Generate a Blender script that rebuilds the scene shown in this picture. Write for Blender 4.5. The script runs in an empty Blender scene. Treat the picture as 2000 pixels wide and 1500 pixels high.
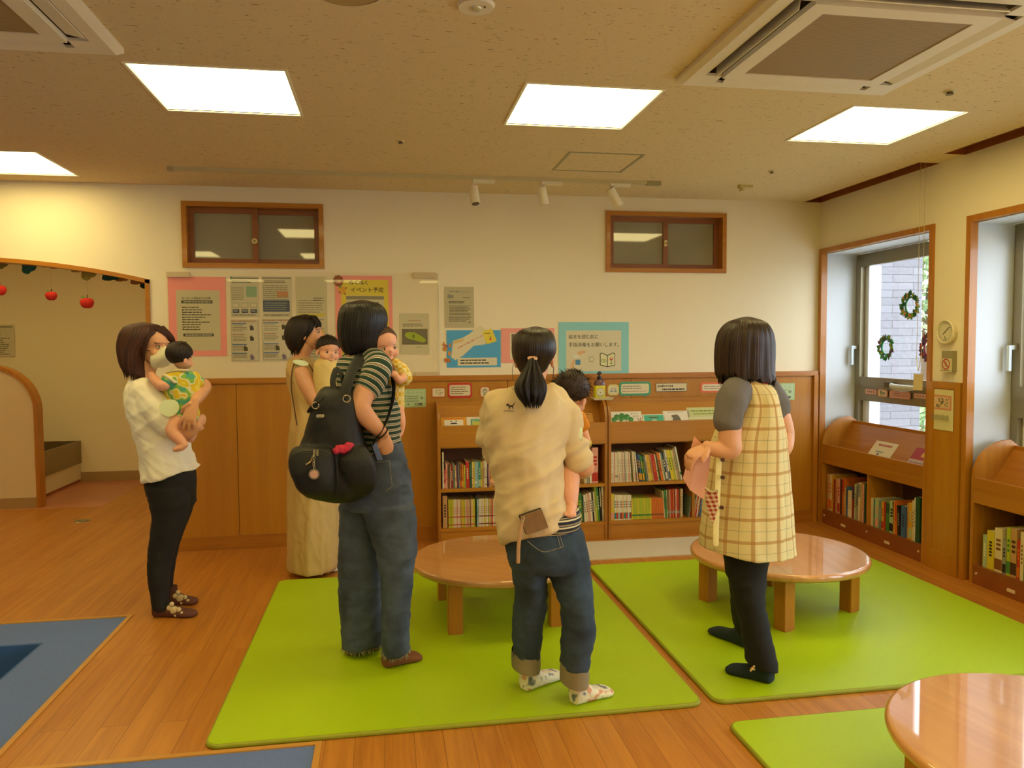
import bpy, math, random
import numpy as np
from mathutils import Vector, Matrix, noise, kdtree
PI = math.pi
scene = bpy.context.scene
C = scene.collection

# ------------------------------------------------------------ camera
CAM = Vector((0, 0, 1.4)); F = 1487.5
yaw, pit, rol = -0.16466572, -0.04991517, 0.00638719
RM = (Matrix.Rotation(yaw, 3, 'Z') @ Matrix.Rotation(pit, 3, 'X') @ Matrix.Rotation(rol, 3, 'Y'))
cd = bpy.data.cameras.new('camera'); cam = bpy.data.objects.new('camera', cd); C.objects.link(cam)
cd.sensor_width = 36; cd.lens = F * 36 / 2000; cd.clip_start = .05; cd.clip_end = 200
m = Matrix((RM @ Vector((1, 0, 0)), RM @ Vector((0, 0, 1)), RM @ Vector((0, -1, 0)))).transposed().to_4x4()
m.translation = CAM; cam.matrix_world = m; scene.camera = cam
def ray(px, py): return RM @ Vector(((px - 1000) / F, 1, -(py - 750) / F))
def onY(px, py, Y): r = ray(px, py); return CAM + r * (Y / r.y)        # point of the plane y = Y seen at a pixel
def onX(px, py, X): r = ray(px, py); return CAM + r * (X / r.x)
def onZ(px, py, Z=0.0): r = ray(px, py); return CAM + r * ((Z - CAM.z) / r.z)

# ------------------------------------------------------------ world, exposure
w = bpy.data.worlds.new('sky'); scene.world = w; w.use_nodes = True
bg = w.node_tree.nodes['Background']; bg.inputs[0].default_value = (.80, .90, 1.0, 1); bg.inputs[1].default_value = 7.5
vs = scene.view_settings; vs.view_transform = 'Standard'; vs.look = 'None'; vs.gamma = 1; vs.use_curve_mapping = False
vs.exposure = -0.14
PANEL_COLOR = (1.0, .805, .32); PANEL_POWER = 10.5
SUN = bpy.data.lights.new('sun', 'SUN'); SUN.energy = 2.5; SUN.angle = .02; SUN.color = (1, .96, .9)
so = bpy.data.objects.new('sun', SUN); so.rotation_euler = (math.radians(38), math.radians(-20), 0); C.objects.link(so)

# ------------------------------------------------------------ materials
def lin(h):
    if isinstance(h, str):
        h = h.lstrip('#'); v = [int(h[i:i + 2], 16) / 255 for i in (0, 2, 4)]
        return tuple(c / 12.92 if c <= .04045 else ((c + .055) / 1.055) ** 2.4 for c in v)
    return tuple(h[:3])
_mc = {}
def mat(color, rough=.55, metal=0, bump=0, bscale=150, var=0, vscale=6, coat=0, emit=None, power=0, spec=.5, sss=0, stretch=None):
    key = (color, rough, metal, bump, bscale, var, vscale, coat, emit, power, spec, sss, stretch)
    if key in _mc: return _mc[key]
    m = bpy.data.materials.new('m_%d' % len(_mc)); m.use_nodes = True; nt = m.node_tree; b = nt.nodes['Principled BSDF']
    c = lin(color); b.inputs['Base Color'].default_value = (*c, 1); b.inputs['Roughness'].default_value = rough
    b.inputs['Metallic'].default_value = metal; b.inputs['Specular IOR Level'].default_value = spec
    if coat: b.inputs['Coat Weight'].default_value = coat; b.inputs['Coat Roughness'].default_value = .08
    if sss: b.inputs['Subsurface Weight'].default_value = sss; b.inputs['Subsurface Radius'].default_value = (.012, .005, .003); b.inputs['Subsurface Scale'].default_value = 1
    if emit: b.inputs['Emission Color'].default_value = (*lin(emit), 1); b.inputs['Emission Strength'].default_value = power
    if bump or var:
        tc = nt.nodes.new('ShaderNodeTexCoord'); src = tc.outputs['Object']
        if stretch:
            mp = nt.nodes.new('ShaderNodeMapping'); mp.inputs['Scale'].default_value = stretch; nt.links.new(src, mp.inputs[0]); src = mp.outputs[0]
    if var:
        n = nt.nodes.new('ShaderNodeTexNoise'); n.inputs['Scale'].default_value = vscale; n.inputs['Detail'].default_value = 4; nt.links.new(src, n.inputs['Vector'])
        r = nt.nodes.new('ShaderNodeValToRGB'); r.color_ramp.elements[0].position = .3; r.color_ramp.elements[1].position = .7
        r.color_ramp.elements[0].color = (*[x * (1 - var) for x in c], 1); r.color_ramp.elements[1].color = (*[min(1, x * (1 + var)) for x in c], 1)
        nt.links.new(n.outputs[0], r.inputs[0]); nt.links.new(r.outputs[0], b.inputs['Base Color'])
    if bump:
        n = nt.nodes.new('ShaderNodeTexNoise'); n.inputs['Scale'].default_value = bscale; n.inputs['Detail'].default_value = 3; nt.links.new(src, n.inputs['Vector'])
        bp = nt.nodes.new('ShaderNodeBump'); bp.inputs['Strength'].default_value = bump; bp.inputs['Distance'].default_value = .002
        nt.links.new(n.outputs[0], bp.inputs['Height']); nt.links.new(bp.outputs[0], b.inputs['Normal'])
    _mc[key] = m; return m

class NT:
    def __init__(s, name):
        s.m = bpy.data.materials.new(name); s.m.use_nodes = True; s.t = s.m.node_tree; s.b = s.t.nodes['Principled BSDF']
    def n(s, kind, **kw):
        x = s.t.nodes.new('ShaderNode' + kind)
        for k, v in kw.items():
            if k in x.inputs: x.inputs[k].default_value = v
            else: setattr(x, k, v)
        return x
    def l(s, a, b): s.t.links.new(a, b)
    def math(s, op, a, b=None, clamp=False):
        x = s.n('Math', operation=op); x.use_clamp = clamp
        for i, v in enumerate((a, b)):
            if v is None: continue
            if isinstance(v, (int, float)): x.inputs[i].default_value = v
            else: s.l(v, x.inputs[i])
        return x.outputs[0]
    def mix(s, f, a, b):
        x = s.n('Mix', data_type='RGBA')
        for i, v in ((0, f), (6, a), (7, b)):
            if isinstance(v, (int, float)): x.inputs[i].default_value = v
            elif isinstance(v, tuple): x.inputs[i].default_value = (*v, 1)
            else: s.l(v, x.inputs[i])
        return x.outputs[2]

def wood(name, c1, c2, axis='z', rough=.4, grain=1.0, coat=0, ring=.5):
    """veneer with long grain along one axis"""
    s = NT(name); tc = s.n('TexCoord'); sc = {'x': (.7, 14, 14), 'y': (14, .7, 14), 'z': (14, 14, .7)}[axis]
    mp = s.n('Mapping'); mp.inputs['Scale'].default_value = [v * grain for v in sc]; s.l(tc.outputs['Object'], mp.inputs[0])
    n1 = s.n('TexNoise', Scale=1.6, Detail=5, Distortion=.6); s.l(mp.outputs[0], n1.inputs['Vector'])
    n2 = s.n('TexNoise', Scale=9, Detail=3); s.l(mp.outputs[0], n2.inputs['Vector'])
    f = s.math('ADD', s.math('MULTIPLY', n1.outputs[0], 1 - ring * .5), s.math('MULTIPLY', n2.outputs[0], ring * .5))
    r = s.n('ValToRGB'); r.color_ramp.elements[0].position = .32; r.color_ramp.elements[1].position = .68
    r.color_ramp.elements[0].color = (*lin(c1), 1); r.color_ramp.elements[1].color = (*lin(c2), 1)
    s.l(f, r.inputs[0]); s.l(r.outputs[0], s.b.inputs['Base Color']); s.b.inputs['Roughness'].default_value = rough
    if coat: s.b.inputs['Coat Weight'].default_value = coat; s.b.inputs['Coat Roughness'].default_value = .06
    return s.m

def floor_material():
    s = NT('floorboards'); tc = s.n('TexCoord'); sp = s.n('SeparateXYZ'); s.l(tc.outputs['Object'], sp.inputs[0])
    cb = s.n('CombineXYZ'); s.l(sp.outputs[1], cb.inputs[0]); s.l(s.math('ADD', sp.outputs[0], .021), cb.inputs[1])
    br = s.n('TexBrick', Scale=1.0); br.inputs['Brick Width'].default_value = 1.82; br.inputs['Row Height'].default_value = .104
    br.inputs['Mortar Size'].default_value = .0011; br.inputs['Mortar Smooth'].default_value = .2; br.offset = .37; br.offset_frequency = 2
    br.inputs['Color1'].default_value = (0, 0, 0, 1); br.inputs['Color2'].default_value = (1, 1, 1, 1); br.inputs['Mortar'].default_value = (.5, .5, .5, 1)
    s.l(cb.outputs[0], br.inputs['Vector'])
    mp = s.n('Mapping'); mp.inputs['Scale'].default_value = (16, .8, 1); s.l(tc.outputs['Object'], mp.inputs[0])
    off = s.n('VectorMath', operation='ADD'); s.l(mp.outputs[0], off.inputs[0]); 
    ml = s.n('VectorMath', operation='SCALE'); ml.inputs[3].default_value = 7.0; s.l(br.outputs[0], ml.inputs[0]); s.l(ml.outputs[0], off.inputs[1])
    n1 = s.n('TexNoise', Scale=1.3, Detail=4, Distortion=1.1); s.l(off.outputs[0], n1.inputs['Vector'])
    n2 = s.n('TexNoise', Scale=8, Detail=2); s.l(off.outputs[0], n2.inputs['Vector'])
    g = s.math('ADD', s.math('MULTIPLY', n1.outputs[0], .7), s.math('MULTIPLY', n2.outputs[0], .3))
    r = s.n('ValToRGB'); r.color_ramp.elements[0].position = .36; r.color_ramp.elements[1].position = .66
    r.color_ramp.elements[0].color = (*lin('#a2611a'), 1); r.color_ramp.elements[1].color = (*lin('#bf7c2a'), 1); s.l(g, r.inputs[0])
    tint = s.mix(s.math('MULTIPLY', br.outputs[0], .28), r.outputs[0], lin('#cf9340'))
    col = s.mix(s.math('MULTIPLY', br.outputs[1], .75), tint, lin('#5c3210')); s.l(col, s.b.inputs['Base Color'])
    s.b.inputs['Roughness'].default_value = .42; s.b.inputs['Coat Weight'].default_value = .12; s.b.inputs['Coat Roughness'].default_value = .22
    return s.m

def ceiling_material():
    s = NT('fissured ceiling board'); tc = s.n('TexCoord'); mp = s.n('Mapping'); mp.inputs['Scale'].default_value = (38, 110, 1); s.l(tc.outputs['Object'], mp.inputs[0])
    n = s.n('TexNoise', Scale=1.0, Detail=2.5, Distortion=.6); s.l(mp.outputs[0], n.inputs['Vector'])
    r = s.n('ValToRGB'); r.color_ramp.elements[0].position = .655; r.color_ramp.elements[1].position = .70; s.l(n.outputs[0], r.inputs[0])
    n2 = s.n('TexNoise', Scale=160, Detail=2); s.l(tc.outputs['Object'], n2.inputs['Vector'])
    base = s.mix(s.math('MULTIPLY', n2.outputs[0], .5), lin('#e6d1a6'), lin('#d4bd8c'))
    s.l(s.mix(r.outputs[0], base, lin('#9c8a60')), s.b.inputs['Base Color']); s.b.inputs['Roughness'].default_value = .95; s.b.inputs['Specular IOR Level'].default_value = .1
    return s.m

def glass_material(name='window glass', tint=(1, 1, 1)):
    s = NT(name); s.t.nodes.remove(s.b); o = s.t.nodes['Material Output']
    tr = s.n('BsdfTransparent'); tr.inputs[0].default_value = (*tint, 1); gl = s.n('BsdfGlossy'); gl.inputs['Roughness'].default_value = .0
    lw = s.n('LayerWeight'); lw.inputs[0].default_value = .5
    fr = s.math('ADD', s.math('MULTIPLY', s.math('POWER', lw.outputs[1], 5), .8), .03); mx = s.n('MixShader'); s.l(fr, mx.inputs[0]); s.l(tr.outputs[0], mx.inputs[1]); s.l(gl.outputs[0], mx.inputs[2]); s.l(mx.outputs[0], o.inputs[0])
    return s.m

# ------------------------------------------------------------ object helpers
def tag(o, label=None, cat=None, group=None, kind=None):
    for k, v in (('label', label), ('category', cat), ('group', group), ('kind', kind)):
        if v: o[k] = v
    return o
def empty(name, loc, label=None, cat=None, group=None):
    o = bpy.data.objects.new(name, None); o.location = loc; o.empty_display_size = .05; C.objects.link(o)
    return tag(o, label, cat, group)
def link(name, me, parent=None):
    o = bpy.data.objects.new(name, me); C.objects.link(o)
    if parent is not None:
        L = Vector(parent.location) if parent.parent is None else Vector((0, 0, 0))
        o.parent = parent; o.matrix_parent_inverse = Matrix.Translation(-L)
    return o

class MB:
    """collects shapes, then builds them as one mesh object"""
    def __init__(s): s.v = []; s.f = []; s.mi = []; s.sm = []; s.uv = []
    def add(s, vs, fs, mi=0, smooth=False, uv=None):
        k = len(s.v); s.v.extend([tuple(v) for v in vs]); s.uv.extend(uv if uv else [(0, 0, 0)] * len(vs))
        for f in fs: s.f.append(tuple(i + k for i in f)); s.mi.append(mi); s.sm.append(smooth)
        return s
    def box(s, x0, x1, y0, y1, z0, z1, mi=0):
        x0, x1 = min(x0, x1), max(x0, x1); y0, y1 = min(y0, y1), max(y0, y1); z0, z1 = min(z0, z1), max(z0, z1)
        vs = [(x, y, z) for z in (z0, z1) for y in (y0, y1) for x in (x0, x1)]
        return s.add(vs, [(0, 2, 3, 1), (4, 5, 7, 6), (0, 1, 5, 4), (2, 6, 7, 3), (0, 4, 6, 2), (1, 3, 7, 5)], mi)
    def obox(s, c, ax, ay, az, mi=0, bev=0):
        """box from its centre and three half-axis vectors; bev chamfers the outline in the ax/ay plane"""
        c, ax, ay, az = map(Vector, (c, ax, ay, az))
        if not bev:
            vs = [c + ax * i + ay * j + az * k for k in (-1, 1) for j in (-1, 1) for i in (-1, 1)]
            return s.add(vs, [(0, 2, 3, 1), (4, 5, 7, 6), (0, 1, 5, 4), (2, 6, 7, 3), (0, 4, 6, 2), (1, 3, 7, 5)], mi)
        lx, ly = ax.length, ay.length; pts = []
        for sx, sy, a0 in ((1, 1, 0), (-1, 1, 90), (-1, -1, 180), (1, -1, 270)):
            for t in (0, 30, 60, 90):
                a = math.radians(a0 + t); pts.append((sx * (lx - bev) + bev * math.cos(a), sy * (ly - bev) + bev * math.sin(a)))
        ux, uy = ax.normalized(), ay.normalized()
        return s.prism([c + ux * p[0] + uy * p[1] - az for p in pts], az * 2, mi)
    def frame(s, axis, a0, a1, z0, z1, d0, d1, t, mi=0):
        """rectangular frame of four bars lying in the xz (axis 'x') or yz (axis 'y') plane"""
        for b in ((a0, a1, z0, z0 + t), (a0, a1, z1 - t, z1), (a0, a0 + t, z0 + t, z1 - t), (a1 - t, a1, z0 + t, z1 - t)):
            if axis == 'x': s.box(b[0], b[1], d0, d1, b[2], b[3], mi)
            else: s.box(d0, d1, b[0], b[1], b[2], b[3], mi)
        return s
    def prism(s, pts, vec, mi=0, smooth=False):
        vec = Vector(vec); n = len(pts); a = [Vector(p) for p in pts]; b = [p + vec for p in a]
        fs = [tuple(range(n - 1, -1, -1)), tuple(range(n, 2 * n))] + [(i, (i + 1) % n, n + (i + 1) % n, n + i) for i in range(n)]
        nrm = Vector((0, 0, 0))
        for i in range(n): nrm += a[i].cross(a[(i + 1) % n])
        if nrm.dot(vec) < 0: fs = [tuple(reversed(f)) for f in fs]
        return s.add(a + b, fs, mi, smooth)
    def cyl(s, p0, p1, r, n=20, mi=0, r1=None, smooth=True):
        p0, p1 = Vector(p0), Vector(p1); d = (p1 - p0).normalized(); u = d.orthogonal().normalized(); v = d.cross(u); r1 = r if r1 is None else r1
        vs = [p + (u * math.cos(2 * PI * i / n) + v * math.sin(2 * PI * i / n)) * rr for p, rr in ((p0, r), (p1, r1)) for i in range(n)]
        s.add(vs, [(i, (i + 1) % n, n + (i + 1) % n, n + i) for i in range(n)], mi, smooth)
        s.add(vs[:n], [tuple(range(n - 1, -1, -1))], mi); return s.add(vs[n:], [tuple(range(n))], mi)
    def loft(s, rings, mi=0, smooth=True, caps=True, uv=None):
        n = len(rings[0]); vs = [p for r in rings for p in r]; k = len(rings)
        fs = [(j * n + i, j * n + (i + 1) % n, (j + 1) * n + (i + 1) % n, (j + 1) * n + i) for j in range(k - 1) for i in range(n)]
        s.add(vs, fs, mi, smooth, uv)
        if caps:
            b = len(s.v) - len(vs)
            for c in (tuple(b + i for i in range(n - 1, -1, -1)), tuple(b + (k - 1) * n + i for i in range(n))):
                s.f.append(c); s.mi.append(mi); s.sm.append(False)
        return s
    def tube(s, pts, rad, n=12, mi=0, sub=6, closed_ends=True, flat=1.0, side=None):
        """round (or flattened) tube along smoothed points with radii"""
        P, R = spline([Vector(p) for p in pts], rad if hasattr(rad, '__len__') else [rad] * len(pts), sub)
        rings = []; u = None
        for i, p in enumerate(P):
            d = (P[min(i + 1, len(P) - 1)] - P[max(i - 1, 0)]).normalized()
            if u is None:
                u = (Vector(side) - d * d.dot(Vector(side))).normalized() if side else d.orthogonal().normalized()
            u = (u - d * u.dot(d)).normalized(); v = d.cross(u)
            rings.append((p, u, v, d, R[i]))
        out = []
        if closed_ends:
            p, u, v, d, r = rings[0]
            for t in (80, 50, 25): out.append([p - d * r * math.sin(math.radians(t)) * .9 + (u * math.cos(a) + v * math.sin(a) * flat) * r * math.cos(math.radians(t)) for a in AN(n)])
        for p, u, v, d, r in rings: out.append([p + (u * math.cos(a) + v * math.sin(a) * flat) * r for a in AN(n)])
        if closed_ends:
            p, u, v, d, r = rings[-1]
            for t in (25, 50, 80): out.append([p + d * r * math.sin(math.radians(t)) * .9 + (u * math.cos(a) + v * math.sin(a) * flat) * r * math.cos(math.radians(t)) for a in AN(n)])
        k = P[0] * 7; m_ = len(out); return s.loft(out, mi, True, True, [(math.cos(a) * .35 + k.x * 3, math.sin(a) * .35 + k.y * 3 + k.z, j / m_ + k.z) for j in range(m_) for a in AN(n)])
    def ball(s, c, r, n=20, m=12, rot=None, mi=0):
        c = Vector(c); r = r if hasattr(r, '__len__') else (r, r, r); rings = []
        for j in range(m + 1):
            t = -PI / 2 + PI * (j + .02) / (m + .04)
            ring = []
            for a in AN(n):
                q = Vector((r[0] * math.cos(t) * math.cos(a), r[1] * math.cos(t) * math.sin(a), r[2] * math.sin(t)))
                ring.append(c + (rot @ q if rot else q))
            rings.append(ring)
        return s.loft(rings, mi)
    def mesh(s, name, mats=()):
        me = bpy.data.meshes.new(name); me.from_pydata([tuple(v) for v in s.v], [], s.f); me.validate(clean_customdata=False)
        if len(me.polygons) == len(s.f):
            me.polygons.foreach_set('material_index', s.mi); me.polygons.foreach_set('use_smooth', s.sm)
        for m in mats: me.materials.append(m)
        if any(u != (0, 0, 0) for u in s.uv[:50] + s.uv[-50:]):
            at = me.attributes.new('puv', 'FLOAT_VECTOR', 'POINT'); at.data.foreach_set('vector', [c for u in s.uv for c in u])
        me.update(); return me
    def build(s, name, mats, parent=None, **tags):
        if not isinstance(mats, (list, tuple)): mats = [mats]
        return tag(link(name, s.mesh(name, mats), parent), **tags)

def AN(n): return [2 * PI * i / n for i in range(n)]
def spline(P, R, sub):
    """Catmull-Rom through points (any vectors) and radii"""
    if len(P) < 3 or sub < 2:
        out = []; rr = []
        for i in range(len(P) - 1):
            for k in range(max(sub, 1)): t = k / max(sub, 1); out.append(P[i].lerp(P[i + 1], t)); rr.append(R[i] + (R[i + 1] - R[i]) * t)
        return out + [P[-1]], rr + [R[-1]]
    out = []; rr = []
    def cr(a, b, c, d, t): return .5 * ((2 * b) + (c - a) * t + (2 * a - 5 * b + 4 * c - d) * t * t + (3 * b - a - 3 * c + d) * t ** 3)
    for i in range(len(P) - 1):
        a, b, c, d = P[max(i - 1, 0)], P[i], P[i + 1], P[min(i + 2, len(P) - 1)]
        e, f, g, h = R[max(i - 1, 0)], R[i], R[i + 1], R[min(i + 2, len(P) - 1)]
        for k in range(sub):
            t = k / sub; out.append(cr(a, b, c, d, t)); rr.append(cr(e, f, g, h, t))
    return out + [P[-1]], rr + [R[-1]]

# --- lettering: glyph outlines from Blender's own default typeface
_tx = {}
def glyphs(body, bold=0.0):
    k = (body, bold)
    if k not in _tx:
        cu = bpy.data.curves.new('lettering', 'FONT'); cu.body = body; cu.size = 1; cu.resolution_u = 2; cu.offset = bold
        o = bpy.data.objects.new('lettering', cu); C.objects.link(o); bpy.context.view_layer.update()
        me = bpy.data.meshes.new_from_object(o.evaluated_get(bpy.context.evaluated_depsgraph_get()))
        vs = np.array([v.co[:] for v in me.vertices]) if len(me.vertices) else np.zeros((1, 3))
        fs = [tuple(p.vertices) for p in me.polygons]
        lo, hi = vs.min(0), vs.max(0)
        _tx[k] = ((vs[:, 0] - lo[0]), (vs[:, 1] - lo[1]), fs, hi[0] - lo[0], hi[1] - lo[1])
        bpy.data.objects.remove(o); bpy.data.curves.remove(cu); bpy.data.meshes.remove(me)
    return _tx[k]

class Sheet:
    """a flat printed thing: origin = top left corner, U to its right, V down, N out; sizes in metres"""
    def __init__(s, O, U, V, N, w, h, paper='#e8e0cc', th=.0012, rough=.5, corner=0):
        s.O, s.U, s.V, s.N = map(Vector, (O, U, V, N)); s.w, s.h = w, h; s.mb = MB(); s.mats = []; s.rough = rough; s.k = 0; s.th = th; s.q = 1
        mi = s.m(paper)
        if corner: s.mb.prism([s.P(*p) - s.N * th for p in s._round(0, 0, 1, 1, corner)], s.N * th, mi)
        else: s.mb.prism([s.P(u, v) - s.N * th for u, v in ((0, 0), (1, 0), (1, 1), (0, 1))], s.N * th, mi)
    def m(s, c):
        mm = mat(c, s.rough) if isinstance(c, str) else c
        if mm not in s.mats: s.mats.append(mm)
        return s.mats.index(mm)
    def P(s, u, v, lift=0): return s.O + s.U * (u * s.w) + s.V * (v * s.h * s.q) + s.N * lift
    def _l(s): s.k += 1; return .0004 + .00025 * s.k
    def poly(s, pts, c):
        L = s._l(); vs = [s.P(u, v, L) for u, v in pts]; f = tuple(range(len(vs)))
        n = (vs[1] - vs[0]).cross(vs[2] - vs[0])
        s.mb.add(vs, [f], s.m(c)); return s
    def rect(s, u0, v0, u1, v1, c): return s.poly([(u0, v0), (u1, v0), (u1, v1), (u0, v1)], c)
    def _round(s, u0, v0, u1, v1, r):
        pts = []; ru, rv = r / s.w, r / s.h
        for cu, cv, a0 in ((u1 - ru, v0 + rv, -90), (u1 - ru, v1 - rv, 0), (u0 + ru, v1 - rv, 90), (u0 + ru, v0 + rv, 180)):
            for t in (0, 30, 60, 90): a = math.radians(a0 + t); pts.append((cu + ru * math.cos(a), cv + rv * math.sin(a)))
        return pts
    def rrect(s, u0, v0, u1, v1, r, c): return s.poly(s._round(u0, v0, u1, v1, r), c)
    def disc(s, u, v, r, c, ry=None, n=18): ry = ry or r; return s.poly([(u + r * math.cos(a) / s.w, v + ry * math.sin(a) / s.h / s.q) for a in AN(n)], c)
    def ring(s, u, v, r, r2, c, n=24):
        L = s._l(); vs = [s.P(u + q * math.cos(a) / s.w, v + q * math.sin(a) / s.h, L) for q in (r, r2) for a in AN(n)]
        s.mb.add(vs, [(i, (i + 1) % n, n + (i + 1) % n, n + i) for i in range(n)], s.m(c)); return s
    def text(s, u, v, h, body, c='#222018', width=None, bold=0.0, ang=0):
        X, Y, fs, gw, gh = glyphs(body, bold); L = s._l(); k = h / max(gh, 1e-6); kx = (width * s.w / gw) if width else k
        ca, sa = math.cos(ang), math.sin(ang); vs = []
        for x, y in zip(X * kx, Y * k):
            y = h - y; vs.append(s.O + s.U * (u * s.w + x * ca + y * sa) + s.V * (v * s.h * s.q - x * sa + y * ca) + s.N * L)
        s.mb.add(vs, fs, s.m(c)); return s
    def lines(s, u0, v0, u1, v1, n, c='#55503f', th=.35, seed=0, jag=.3):
        """rows of print too small to read: dashes of uneven length"""
        R = random.Random(seed); dv = (v1 - v0) / n; L = s._l(); mi = s.m(c)
        for i in range(n):
            u = u0; end = u1 - (u1 - u0) * R.random() * jag; va = v0 + dv * (i + .5 - th / 2); vb = va + dv * th
            while u < end:
                e = min(end, u + (u1 - u0) * R.uniform(.04, .16)); s.mb.add([s.P(a, b, L) for a, b in ((u, va), (e, va), (e, vb), (u, vb))], [(0, 1, 2, 3)], mi); u = e + (u1 - u0) * .018
        return s
    def build(s, name, label=None, cat=None, group=None, parent=None): return s.mb.build(name, s.mats, parent, label=label, cat=cat, group=group)

YB = 5.512; XR = 3.36; ZC = 2.5
def wall_sheet(px0, py0, px1, py1, D=YB, off=.004, **kw):
    """a sheet on the wall whose corners are seen at two pixels"""
    a, b = onY(px0, py0, D - off), onY(px1, py1, D - off)
    return Sheet(a, (1, 0, 0), (0, 0, -1), (0, -1, 0), b.x - a.x, a.z - b.z, **kw)
def side_sheet(px0, py0, px1, py1, D=XR, off=.004, **kw):
    a, b = onX(px0, py0, D - off), onX(px1, py1, D - off)
    return Sheet(a, (0, -1, 0), (0, 0, -1), (-1, 0, 0), a.y - b.y, a.z - b.z, **kw)
# ============================================================ THE ROOM
WALL = mat('#efe3c6', .9, bump=.15, bscale=260); ALC = mat('#f2e4c0', .9)
TRIM = wood('oak trim', '#a66612', '#ba7a1c', 'z', .38, coat=.2); TRIMX = wood('oak trim x', '#a66612', '#ba7a1c', 'x', .38, coat=.2); TRIMY = wood('oak trim y', '#9e6014', '#b2741e', 'y', .38, coat=.2)
PANEL = wood('veneer panel', '#ac6f12', '#bc8019', 'z', .42, .6, coat=.15); BASEB = wood('skirting', '#a06214', '#b4751c', 'x', .4, .8, coat=.15)
DARKW = wood('sash wood', '#7d4522', '#93552b', 'z', .4); DARKX = wood('sash wood x', '#7d4522', '#93552b', 'x', .4); PELM = mat('#94521f', .5, var=.08, vscale=20)
ALU = mat('#8e8468', .38, metal=.55); WHITEF = mat('#e8ecf0', .4); CREAM = mat('#e6dec6', .5); BLACK = mat('#0c0b0a', .6); STEEL = mat('#b9b4a8', .3, metal=1.0)
GLASS = glass_material()
def struct(mb, name, mats): return mb.build(name, mats, kind='structure')
XL, YN, YF = -5.2, -3.6, 8.62                        # far extents of the room
X0, AX = -1.565, -4.40                               # right and left jambs of the arched opening

# floor: boards, with the L-shaped carpet inlay and its sunken step cut out
CX, CY1, CX2, CY2 = -1.345, 4.185, -.262, 2.690      # carpet edges
f = MB()
def slab(x0, x1, y0, y1, z=0): f.box(x0, x1, y0, y1, z - .05, z)
slab(XL, XR + .35, CY1, 7.20); slab(-2.5, XR, 7.20, YF + .1); slab(CX, XR + .35, CY2, CY1); slab(CX2, XR + .35, YN, CY2)
struct(f, 'floor', floor_material())
f = MB(); f.box(XL, -2.5, 7.20, YF + .1, -.05, .001); struct(f, 'floor_alcove', mat('#c07c5c', .35, var=.05))
PX, PY = -1.625, 3.885
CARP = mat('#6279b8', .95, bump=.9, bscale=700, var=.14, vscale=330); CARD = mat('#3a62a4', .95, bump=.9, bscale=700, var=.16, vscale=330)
f = MB(); f.box(PX, CX, CY2, CY1, -.05, .001); f.box(XL, PX, PY, CY1, -.05, .001); f.box(XL, CX2, YN, CY2, -.05, .001)
struct(f, 'floor_carpet', CARP)
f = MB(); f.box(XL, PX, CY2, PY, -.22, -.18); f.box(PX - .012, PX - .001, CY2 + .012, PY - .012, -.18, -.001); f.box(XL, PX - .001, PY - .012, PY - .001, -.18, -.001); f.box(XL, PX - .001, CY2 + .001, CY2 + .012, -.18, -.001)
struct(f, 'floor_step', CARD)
f = MB()
sh = mat('#c9d2cf', .8)
f.prism([(-1.70 + .13 * math.cos(a), 3.30 + .13 * math.sin(a), -.1795) for a in AN(20)], (0, 0, .003))
tag(f.build('floor_sticker', sh), 'pale round spot on the dark sunken carpet at the photo edge', 'sticker')
f = MB(); EDGE = mat('#c08a3c', .4, coat=.2)
f.box(CX, CX + .022, CY2, CY1 + .022, -.01, .006); f.box(XL, CX, CY1, CY1 + .022, -.01, .006); f.box(CX, CX2 + .022, CY2, CY2 + .022, -.01, .006); f.box(CX2, CX2 + .022, YN, CY2, -.01, .006)
struct(f, 'trim_1', EDGE)

# back wall with two transom openings and the arch
f = MB()
def bw(x0, x1, z0, z1): f.box(x0, x1, YB, YB + .12, z0, z1)
W1 = (-1.348, -.411, 1.947, 2.394); W2 = (1.629, 2.577, 1.944, 2.395)
bw(X0, W1[0], 0, ZC); bw(W1[0], W1[1], 0, W1[2]); bw(W1[0], W1[1], W1[3], ZC); bw(W1[1], W2[0], 0, ZC)
bw(W2[0], W2[1], 0, W2[2]); bw(W2[0], W2[1], W2[3], ZC); bw(W2[1], XR + .2, 0, ZC); bw(XL - .1, AX, 0, ZC)
def arch_z(x):
    t = abs(x + 2.98) / (2.98 - 1.565); return 2.012 - .148 * t ** 2.3
AXS = [AX + (X0 - AX) * i / 28 for i in range(29)]
for i in range(28):
    a, b = AXS[i], AXS[i + 1]
    vs = [(a, YB, arch_z(a)), (b, YB, arch_z(b)), (b, YB, ZC), (a, YB, ZC)]; f.prism(vs, (0, .12, 0))
struct(f, 'wall_back', WALL)
f = MB()
for i in range(28):
    a, b = AXS[i], AXS[i + 1]; f.prism([(a, YB - .012, arch_z(a)), (b, YB - .012, arch_z(b)), (b, YB - .012, arch_z(b) - .028), (a, YB - .012, arch_z(a) - .028)], (0, .14, 0))
f.box(X0 - .028, X0, YB - .012, YB + .128, 0, arch_z(X0)); f.box(AX, AX + .028, YB - .012, YB + .128, 0, arch_z(AX))
struct(f, 'trim_2', TRIMX)
# walls round the rest of the room
f = MB(); f.box(XL - .1, XL, YN, YF, -.3, ZC); struct(f, 'wall_left', WALL)
f = MB(); f.box(XL, XR + .1, YN - .1, YN, 0, ZC); struct(f, 'wall_near', WALL)
f = MB(); f.box(XL, 0, YF, YF + .1, 0, ZC); struct(f, 'wall_alcove', ALC)
f = MB(); f.box(-1.3, -1.2, YB + .12, YF, 0, ZC); struct(f, 'wall_alcove_side', ALC)
f = MB(); f.box(XL, -1.3, YF - .012, YF, 0, .10); struct(f, 'baseboard_alcove', mat('#a8895a', .5))

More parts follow.
